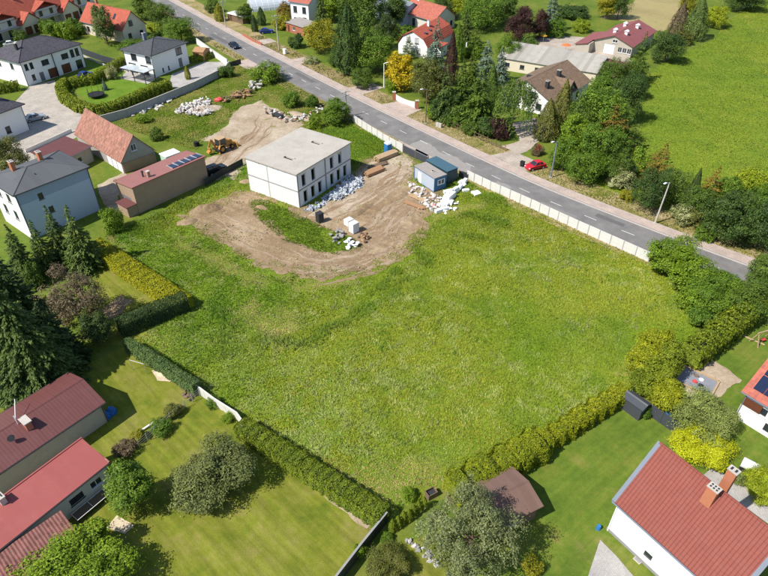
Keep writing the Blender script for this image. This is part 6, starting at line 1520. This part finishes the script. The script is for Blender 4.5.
scatter('stone_row','loose grey stones along the foot of the grey yard wall','stones','stone',[(128,118),(150,108),(172,98),(180,92),(186,94),(172,102),(140,118)],40,rub,lambda k: rng.uniform(0,.15),(.5,1.1))
scatter('junk_pile','pile of grey stones and junk beside the road','rubble heap','stone',[(262,108),(272,110),(300,118),(324,106),(326,110),(304,122),(288,124),(268,116)],90,rub+[shard('scrap_wood',1.2,.4,.3,301,M['wood_d']),shard('scrap_dark',.9,.7,.4,302,M['dark']),shard('scrap_rust',.9,.6,.4,303,M['brick'])],lambda k: rng.uniform(.0,.5),(.35,.95))
scatter('block_pile','small pile of grey blocks under the bright green bush','block pile','block',[(250,84),(262,80),(264,86),(256,92),(250,90)],22,[box_mesh(1.2,.5,.35,M['concrete']),box_mesh(.9,.6,.3,M['rubble'])],lambda k: (k//6)*.28,(.8,1.2),.1)
scatter('log_pile','brown log pile beside the red bundle in the yard','log pile','log',[(224,98),(246,92),(252,93),(252,96),(238,101),(225,103)],60,[box_mesh(1.3,.28,.26,M['wood_d'],.08),box_mesh(1.0,.3,.28,M['wood_o'],.08)],lambda k: (k//14)*.24,(.8,1.2),.12)
bale = box_mesh(1.25,.62,.55,M['white_pl'],.03); sack = lump_mesh('white_sack',.9,.7,.3,2,.18,3); sack.materials.append(M['white_pl'])
bp_ = W2(452,196); r = root('bale_pile', bp_, 0, 'stacked white insulation bales beside the grey site cabin', 'bale pile')
for (px, py, an, nx, ny, nz) in [(445,205,48,2,2,1),(449,199,55,2,2,2),(455,193,46,3,1,2),(461,189,52,2,1,1),(463,184,60,1,2,2),(441,211,30,2,1,1),(453,204,70,1,2,1),(447,193,20,1,1,1),(466,192,15,1,1,1)]:
    c = W2(px,py)-bp_
    for z in range(nz):
        for i in range(nx):
            for j_ in range(ny):
                if rng.random() < .12: continue
                o = link('bale', bale, None, r); a_ = R_(an)+rng.normal()*.09; x, y = (i-(nx-1)/2)*1.28+rng.normal()*.07, (j_-(ny-1)/2)*.66+rng.normal()*.05
                o.location = (c.x+x*math.cos(R_(an))-y*math.sin(R_(an)), c.y+x*math.sin(R_(an))+y*math.cos(R_(an)), z*.56); o.rotation_euler = (rng.normal()*.03,rng.normal()*.03,a_)
scatter('sack_pile','loose pile of white sacks below the insulation bales','sack pile','sack',[(436,200),(448,196),(458,202),(456,210),(444,214),(434,211)],46,[sack,crumple('sheet',1.2,.9,.15,77,M['white_pl'])],lambda k: (k//22)*.15,(.4,.75),.25)
scatter('rubble_spread','pale rubble scattered before the grey site cabin','rubble heap','stone',[(408,182),(420,188),(438,196),(440,206),(432,212),(420,204),(408,194)],60,rub+rubw[:1]+[shard('scrap_wood',1.2,.3,.2,321,M['wood']),shard('scrap_rust',.7,.5,.3,322,M['wood_o'])],lambda k: rng.uniform(0,.2),(.4,1.0),.4)
scatter('foil_heap','heap of crumpled white foil beside the house shell','foil heap','foil_sheet',[(330,196),(344,184),(354,176),(364,180),(356,190),(340,200),(332,200)],120,[crumple('foil',1.4,1.0,.22,s_+30,M['film']) for s_ in range(5)],lambda k: rng.uniform(0,.35),(.4,1.1),.5)
scatter('scrap_row','grey blue plastic scraps along the shaded wall of the house shell','scrap','scrap',[(303,210),(318,202),(334,192),(336,197),(320,208),(306,214)],50,[crumple('scrap',.9,.7,.15,s_+50,M['cont']) for s_ in range(4)],lambda k: rng.uniform(0,.1),(.4,1.1),.5)
mb_ = MB().box(-.7,.7,-.6,.6,0,.1); 
o = link('foam_board', box_mesh(1.5,1.3,.35,M['white_pl'],.03)); o.location = W2(476,194); o.rotation_euler = (.1,.06,.5); tag(o,'white foam board lying in the grass right of the bales','foam board')
o = link('pink_sack', (lambda m_: (m_.materials.append(M['pink']), m_)[1])(lump_mesh('pink_sack',1.1,.9,.45,2,.15,5))); o.location = W2(433,206); tag(o,'pink sack among the white sacks by the cabin','sack')
o = link('red_cover', (lambda m_: (m_.materials.append(M['redp']), m_)[1])(lump_mesh('red_cover',2.2,1.6,.9,2,.15,6))); o.location = W2(219,101); tag(o,'red covered bundle beside the log pile','bundle')
# timber stacks
def timber(label, px, py, ang, n, rows, L, mat, group='timber stacks on the site'):
    r = root('timber_stack', W2(px,py), ang, label, 'timber stack', group)
    bm_ = [MB().box(-l/2,l/2,-.09,.09,0,.16).mesh('board') for l in (L,L*.96,L*1.03)]
    for m_ in bm_: m_.materials.append(mat)
    for j in range(rows):
        for i in range(n):
            o = link('board', bm_[(i+j) % 3], None, r); o.location = (rng.normal()*.12, (i-(n-1)/2)*.2, .18+j*.175); o.rotation_euler.z = rng.normal()*.012
    for x in (-L*.35,L*.35): MB().box(x-.06,x+.06,-n*.1,n*.1,0,.17).build('bearer', M['wood_d'], r)
timber('fresh timber stack nearest the blue portable toilet',386,158,R_(42),8,4,5.2,M['wood'])
timber('orange brown timber stack lying along the bare apron',374,173,R_(42),8,3,4.2,M['wood_o'])
timber('flat grey timber layer between the two timber stacks',378,166,R_(30),6,1,4.0,M['wood_d'])
timber('loose boards before the grey site cabin',418,199,R_(-42),5,1,3.4,M['wood'])
timber('loose reddish boards at the edge of the dirt track',414,206,R_(-38),4,1,4.0,M['wood_o'])
# block pallets and site things
def pallet(px, py, ang, label, mat, nx=3, ny=2, nz=4, bw=.4, bd=.5, bh=.3, wrap=None):
    r = root('block_pallet', W2(px,py), ang, label, 'pallet')
    for k in range(3): MB().box(-.6,.6,-.5+k*.44,-.38+k*.44,0,.12).build('pallet_runner', M['wood'], r)
    me = MB().box(-bw/2+.005,bw/2-.005,-bd/2+.005,bd/2-.005,0,bh-.008).mesh('block'); me.materials.append(mat)
    for z in range(nz):
        for x in range(nx):
            for y in range(ny):
                o = link('block', me, None, r); o.location = ((x-(nx-1)/2)*bw,(y-(ny-1)/2)*bd,.13+z*bh)
    if wrap: MB().box(nx*bw/2,nx*bw/2+.02,-ny*bd/2,ny*bd/2,.14,.13+nz*bh).build('wrap_panel', wrap, r)
pallet(354,232,R_(45),'white block pallet with red wrapping on the dirt track',M['block'],3,2,5,.42,.55,.34,M['redp'])
pallet(349,225,R_(45),'plain white block pallet behind the red wrapped one',M['block'],3,2,3,.42,.55,.34)
pallet(320,222,R_(40),'dark block pallet in front of the house shell',M['dark'],2,2,5,.5,.5,.34)
scatter('block_pile','grey loose blocks between the dark and the white pallets','block pile','block',[(330,236),(338,230),(344,236),(340,244),(332,242)],16,[box_mesh(.7,.4,.3,M['beam'])],lambda k: (k//7)*.25,(.7,1.1),.2)
scatter('sack_pile','white paper sacks at the lower edge of the dirt track','sack pile','sack',[(345,242),(352,238),(360,242),(358,247),(348,250)],18,[sack],lambda k: (k//7)*.25,(.6,.95),.15)
scatter('brick_pile','brown brick pieces beside the white block pallet','brick pile','brick',[(358,238),(364,232),(370,238),(364,244)],14,[box_mesh(.6,.4,.3,M['wood_d']),box_mesh(.5,.35,.25,M['wood_o'])],lambda k: (k//5)*.22,(.7,1.1),.3)
# clods and stones lying on the dirt, too many to count
cd = [shard('clod',1,1,.7,s_+200) for s_ in range(5)]
cv = [np.array([v_.co[:] for v_ in m_.vertices]) for m_ in cd]; cf = [[tuple(p.vertices) for p in m_.polygons] for m_ in cd]
P_ = np.array(dp); cm = MB(); k = 0
while k < 1500:
    x, y = rng.uniform(P_[:,0].min(),P_[:,0].max()), rng.uniform(P_[:,1].min(),P_[:,1].max())
    if not inside(dp, np.array([x]), np.array([y]))[0] or inside(isl, np.array([x]), np.array([y]))[0]: continue
    i = k % 5; s_ = rng.uniform(.05,.16)*(2.2 if rng.random() < .06 else 1); cm.add(list(cv[i]*s_+np.array([x,y,.05])), cf[i]); k += 1
tag(cm.build('clods', M['dirt2']), 'loose clods and stones on the dirt track', 'clods', kind='stuff')
# white container truck body and clutter behind the garage
r = root('site_hut', W2(172,163), R_(48), 'white topped green cabin behind the rose red roof', 'cabin')
MB().box(-1.5,1.5,-1.1,1.1,0,2.0).build('wall', plain('pale_green', (.4,.55,.45), .7, .1), r); MB().box(-1.6,1.6,-1.2,1.2,2.0,2.15).build('roof', M['white_pl'], r)
r = root('tyre_stack', W2(197,146), 0, 'stack of black tyres left of the yellow loader', 'tyres')
for k in range(4): MB().tube((rng.normal()*.05,rng.normal()*.05,k*.24),(0,0,k*.24+.22),.55,n=18).build('tyre', M['rubber'], r)
r = root('junk_cart', W2(278,117), R_(-40), 'dark metal junk frame in the pile beside the road', 'scrap')
MB().box(-1.3,1.3,-.6,.6,.3,.7).build('tray', M['dark'], r); [MB().tube((x,-.7,.3),(x,.7,.3),.3,n=12).build('wheel', M['rubber'], r) for x in (-.9,.9)]
MB().bar(Vector((1.3,0,.5)),Vector((2.6,0,.4)),.1,.1).build('drawbar', M['dark'], r)
# orange timber shed by the villa drive
fr = frame((192,52),(203,53),(202,44), 2.1, W=4)
house('timber_shed','orange timber shed beside the white drive wall','shed',fr,2.1,'gable',.7,M['wood_o'],M['wood_o'],.12,wins=[(0,.8,.05,1,1.8,'door')],gutter=None)
# trampoline
r = root('trampoline', W2(97,97), 0, 'black trampoline with net on the villa lawn', 'trampoline')
MB().tube((0,0,.7),(0,0,.76),1.8,n=28).build('mat', M['black'], r)
for k in range(8):
    a = k*.785; MB().tube((1.8*math.cos(a),1.8*math.sin(a),0),(1.8*math.cos(a),1.8*math.sin(a),2.3),.035,n=6).build('pole', M['black'], r)
MB().tube((0,0,.62),(0,0,.78),1.95,1.95,n=28,cap=False).build('rim', M['black'], r)
# plastic tunnels
def tunnel(px, py, ang, L, w, h, label):
    r = root('plastic_tunnel', W2(px,py), ang, label, 'greenhouse'); n = 12; q = MB(); pr_ = [(w/2*math.cos(math.pi*k/n), h*math.sin(math.pi*k/n)) for k in range(n+1)]
    q.add([(0,*p) for p in pr_]+[(L,*p) for p in pr_], [(i,i+1,n+2+i,n+1+i) for i in range(n)]+[tuple(range(n+1)),tuple(range(n+1,2*n+2))]); q.build('film', M['film'], r)
    for k in range(int(L/2)+1):
        hp = MB()
        for i in range(n): hp.tube((k*2,pr_[i][0]*1.01,pr_[i][1]*1.01),(k*2,pr_[i+1][0]*1.01,pr_[i+1][1]*1.01),.05,n=4,cap=False)
        hp.build('hoop', M['white_pl'], r)
tunnel(250,10,R_(25),20,7,3.2,'nearer of two plastic tunnels beyond the road')
tunnel(262,-6,R_(25),20,7,3.2,'farther plastic tunnel at the top edge')
fr = frame((226,13),(242,17),(244,9), 2.3, W=4)
house('roadside_shed','small white roofed shed left of the plastic tunnels','shed',fr,2.2,'flat',0,M['wood_d'],M['white_pl'],.3,wins=[(0,1,.05,1,1.9,'door')],gutter=None)
solid_wall('brick_fence','brick garden fence in front of the blue parked car',[(243,36),(253,42),(262,46)],.9,.25,M['brick'],None,cat='fence',step=2)
# small things across the road
o = root('electric_cabinet', W2(285,54), R_(-40), 'white electric cabinet on the roadside grass', 'cabinet'); MB().box(-.5,.5,-.3,.3,.1,1.3).build('body', M['white_pl'], o, bevel=.03); MB().box(-.55,.55,-.35,.35,1.3,1.38).build('lid', M['white_pl'], o); MB().box(-.5,.5,-.3,.3,0,.1).build('plinth', M['concrete'], o)
o = root('wheelie_bin', W2(522,166.5), R_(-40), 'black wheeled bin left of the red car', 'bin'); MB().prism([(-.3,.08),(.3,.08),(.36,1.0),(-.36,1.0)],'y',-.32,.32).build('body', M['black'], o); MB().box(-.4,.4,-.38,.36,1.0,1.08).build('lid', M['black'], o); [MB().tube((x,.3,.1),(x+.06,.3,.1),.1).build('wheel', M['rubber'], o) for x in (-.3,.24)]
o = root('electric_cabinet', W2(436,126.5), R_(-40), 'grey electric cabinets on the verge right of the lamp post', 'cabinet')
for k in (0,1): MB().box(k*.75,k*.75+.7,-.2,.2,0,1.0).build('box', M['concrete'], o)
r = root('flower_bush', W2(537,155), 0, 'pink flowering bush on a frame above the red car', 'bush'); link('foliage', PRO['bush1'][0], LF['mauve'], r).scale = (.6,.6,.7); link('blossom', PRO['bush2'][0], leaf('leaf_pinkflower',(.4,.07,.07),(.5,.14,.12)), r).scale = (.35,.35,.72)
r = root('parasol', W2(565,52), 0, 'orange parasol in the barnyard', 'parasol'); MB().tube((0,0,0),(0,0,2.4),.04).build('pole', M['white_pl'], r); MB().tube((0,0,1.9),(0,0,2.4),1.4,.05,n=8).build('canopy', plain('orange_fabric',(.6,.16,.05),.8,.1), r)
r = root('parasol', W2(543,42), 0, 'yellow parasol at the barnyard edge below the purple tree', 'parasol'); MB().tube((0,0,0),(0,0,2.2),.04).build('pole', M['white_pl'], r); MB().tube((0,0,1.8),(0,0,2.2),1.0,.05,n=8).build('canopy', plain('yellow_fabric',(.55,.3,.03),.8,.1), r)
r = root('garden_statue', W2(466,52), 0, 'small white garden statue in the clearing', 'statue'); MB().box(-.5,.5,-.5,.5,0,.4).build('base', M['concrete'], r); MB().tube((0,0,.4),(0,0,2.2),.3,.18).build('figure', M['white_pl'], r); MB().tube((0,0,2.2),(0,0,2.6),.2,.16).build('head', M['white_pl'], r)
# lower left garden things
r = root('tarpaulin_bundle', W2(112,413), R_(52), 'blue tarpaulin bundle at the bungalow gable', 'tarpaulin'); 
for k, (x, y, w, h) in enumerate([(0,0,1.2,.9),(-.7,-.1,1.1,.8),(-1.3,-.1,1.0,.7)]):
    me = lump_mesh('fold',w,1.1,h,3,.12,60+k); me.materials.append(M['tarp']); o = link('fold', me, None, r); o.location = (x,y,0)
r = root('cold_frame', W2(92,508), R_(55), 'slatted cold frame with pale bars beside the annexe wall', 'cold frame')
MB().box(-1.7,1.7,-.5,.5,.5,.58).build('shelf', M['wood_d'], r)
for x in (-1.7,0,1.66): MB().box(x,x+.05,-.52,.52,.58,.64).build('bar', M['frame_w'], r)
for y in (-.55,.5): MB().box(-1.7,1.7,y,y+.05,.58,.64).build('bar', M['frame_w'], r)
for x in (-1.6,1.55):
    for y in (-.45,.4): MB().box(x,x+.06,y,y+.06,0,.5).build('leg', M['dark'], r)
r = root('clothes_frame', W2(140,372), R_(-20), 'thin metal swing frame on the bungalow lawn', 'frame')
for x in (-1,1): MB().tube((x,0,0),(x,0,1.7),.03,n=6).build('post', M['steel'], r)
MB().tube((-1,0,1.7),(1,0,1.7),.03,n=6).build('bar', M['steel'], r)
r = root('wire_fence', W2(140,448), 0, 'wire fence on thin posts between the two lower left lawns', 'fence')
a, b = W2(140,448), W2(200,396)
for i in range(9): p = (b-a)*(i/8); MB().tube((p.x,p.y,0),(p.x,p.y,1.3),.035,n=6).build('post', M['steel'], r)
for z in (.3,.6,.9,1.2): MB().bar(Vector((0,0,z)),(b-a)+Vector((0,0,z)),.012,.012).build('wire', M['steel'], r)
o = link('white_plank', box_mesh(2.0,.2,.1,M['white_pl'],.02)); o.location = W2(146,429)+Vector((0,0,.2)); o.rotation_euler.z = R_(48); tag(o,'white plank lying by the yellow shrub','plank')
scatter('rubbish_heap','rusty rubbish heap by the pale garden wall','rubbish heap','rubbish',[(180,384),(192,386),(200,394),(190,402),(182,396)],26,[shard('rubbish',.7,.5,.3,s_+70,M['wood_d']) for s_ in range(3)],lambda k: rng.uniform(0,.2),(.4,.9),.5)
scatter('rock_border','row of grey rocks edging the flower border below the pine','rock border','rock',[(404,540),(410,538),(440,562),(436,568)],26,[shard('rock',.5,.45,.35,s_+80,M['beam'] if s_ else M['rubble']) for s_ in range(3)],lambda k: 0,(.6,1.1),.3)
r = root('garden_machine', W2(8,480), R_(52), 'pale machine with blue cover between the bungalow and annexe', 'machine')
MB().box(-.6,.6,-.45,.45,.3,1.0).build('body', M['white_pl'], r); MB().box(-.5,.5,-.35,.35,1.0,1.1).build('cover', M['blue_pl'], r); [MB().box(x,x+.08,y,y+.08,0,.3).build('leg', M['steel'], r) for x in (-.6,.52) for y in (-.45,.37)]
# lower right garden things
fr = frame((621.5,397),(634,406),(642,392), 1.7, W=1.7)
house('grey_shed','anthracite garden shed at the end of the low thuja hedge','shed',(fr[0],fr[1],2.7,1.7),1.7,'gable',.35,M['anthracite'],M['anthracite'],.12,wins=[(1,.35,.05,.8,1.5,'door_d')],gutter=None)
r = root('sandpit', W2(697,382), R_(-40), 'square grey sandpit with pale timber edge and toys', 'sandpit')
MB().box(-1.9,1.9,-1.5,1.5,.02,.12).build('grey_sand', plain('grey_sand',(.22,.23,.26),.95,.15,4), r)
for a, b in (((-2,-1.6),(2,-1.6)),((2,-1.6),(2,1.6)),((2,1.6),(-2,1.6)),((-2,1.6),(-2,-1.6))): MB().bar(Vector((*a,.14)),Vector((*b,.14)),.2,.28).build('edge_board', M['wood'], r)
for k, (x, y, c) in enumerate([(.3,.5,'white_pl'),(-.2,-.3,'redp'),(.5,-.5,'black'),(-.4,.8,'wood_d')]):
    me = lump_mesh('toy',.6,.45,.3,2,.2,90+k); me.materials.append(M[c]); o = link('toy', me, None, r); o.location = (x,y,.14)
r = root('play_slide', W2(694,400), R_(20), 'small yellow play slide between the sandpit and the willow', 'slide')
MB().prism([(-.5,0),(.5,.9),(.5,1.0),(-.5,.12)],'y',-.25,.25).build('chute', M['yellow'], r); MB().box(.45,.95,-.3,.3,.85,.93).build('platform', M['yellow'], r); [MB().box(x,x+.06,y,y+.06,0,.85).build('leg', M['wood_o'], r) for x in (.5,.86) for y in (-.28,.22)]
r = root('swing_set', W2(762,342), R_(20), 'wooden swing set with red seat on the sandpit lawn', 'swing')
for x in (-1.4,1.4):
    for y in (-.7,.7): MB().bar(Vector((x,y,0)),Vector((x,0,1.9)),.1,.1).build('leg', M['wood'], r)
MB().bar(Vector((-1.6,0,1.95)),Vector((1.6,0,1.95)),.12,.12).build('beam', M['wood'], r); MB().box(-.3,.3,-.2,.2,.45,.52).build('seat', M['redp'], r); [MB().tube((x,0,.5),(x,0,1.9),.015,n=4).build('rope', M['dark'], r) for x in (-.28,.28)]
o = link('timber_beam', box_mesh(3.0,.16,.16,M['wood'],.03)); o.location = W2(752,340); o.rotation_euler.z = R_(-42); tag(o,'pale timber beam on the grass before the swing set','beam')
r = root('garden_tank', W2(748,470), R_(-40), 'white rounded garden tank with dark wheels right of the yellow shrub', 'tank')
q = MB().tube((-.8,0,.7),(.8,0,.7),.55,n=18); q.build('tank', M['white_pl'], r); MB().box(-.8,.8,-.4,.4,.05,.25).build('frame', M['dark'], r); [MB().tube((x,-.5,.25),(x,-.62,.25),.25,n=12).build('wheel', M['rubber'], r) for x in (-.5,.5)]
o = link('blue_water_butt', (lambda m_: (m_.materials.append(M['blue_pl']), m_)[1])(MB().tube((0,0,0),(0,0,.55),.22,.18,n=14).mesh('water_butt'))); o.location = W2(598,529); tag(o,'blue water butt at the left corner of the red roofed house','water butt')
r = root('cellar_hatch', W2(638,560), R_(-55), 'grey hatch on the paving beside the white wall', 'hatch'); MB().box(-.35,.35,-.3,.3,.02,.1).build('frame', M['concrete'], r); MB().box(-.28,.28,-.23,.23,.1,.14).build('lid', M['skirt'], r)
r = root('planter_box', W2(431,496), R_(30), 'dark open planter box under the bushy hedge end', 'planter')
for a, b in (((-.5,-.35),(.5,-.35)),((.5,-.35),(.5,.35)),((.5,.35),(-.5,.35)),((-.5,.35),(-.5,-.35))): MB().bar(Vector((*a,.4)),Vector((*b,.4)),.06,.8).build('side', M['wood_d'], r)
MB().box(-.47,.47,-.32,.32,0,.5).build('soil', M['dark'], r)
r = root('garden_bench', W2(655,404), R_(-40), 'small dark bench before the grey garden shed', 'bench')
MB().box(-.5,.5,-.2,.2,.4,.46).build('seat', M['dark'], r); [MB().box(x,x+.06,-.18,.18,0,.4).build('leg', M['dark'], r) for x in (-.45,.39)]
r = root('garden_chair', W2(667,416), 0, 'dark blue chair at the foot of the lowest thuja', 'chair'); MB().box(-.25,.25,-.25,.25,.4,.45).build('seat', M['blue_pl'], r); MB().box(-.25,.25,.22,.27,.45,.95).build('backrest', M['blue_pl'], r); [MB().box(x,x+.04,y,y+.04,0,.4).build('leg', M['dark'], r) for x in (-.25,.21) for y in (-.25,.21)]
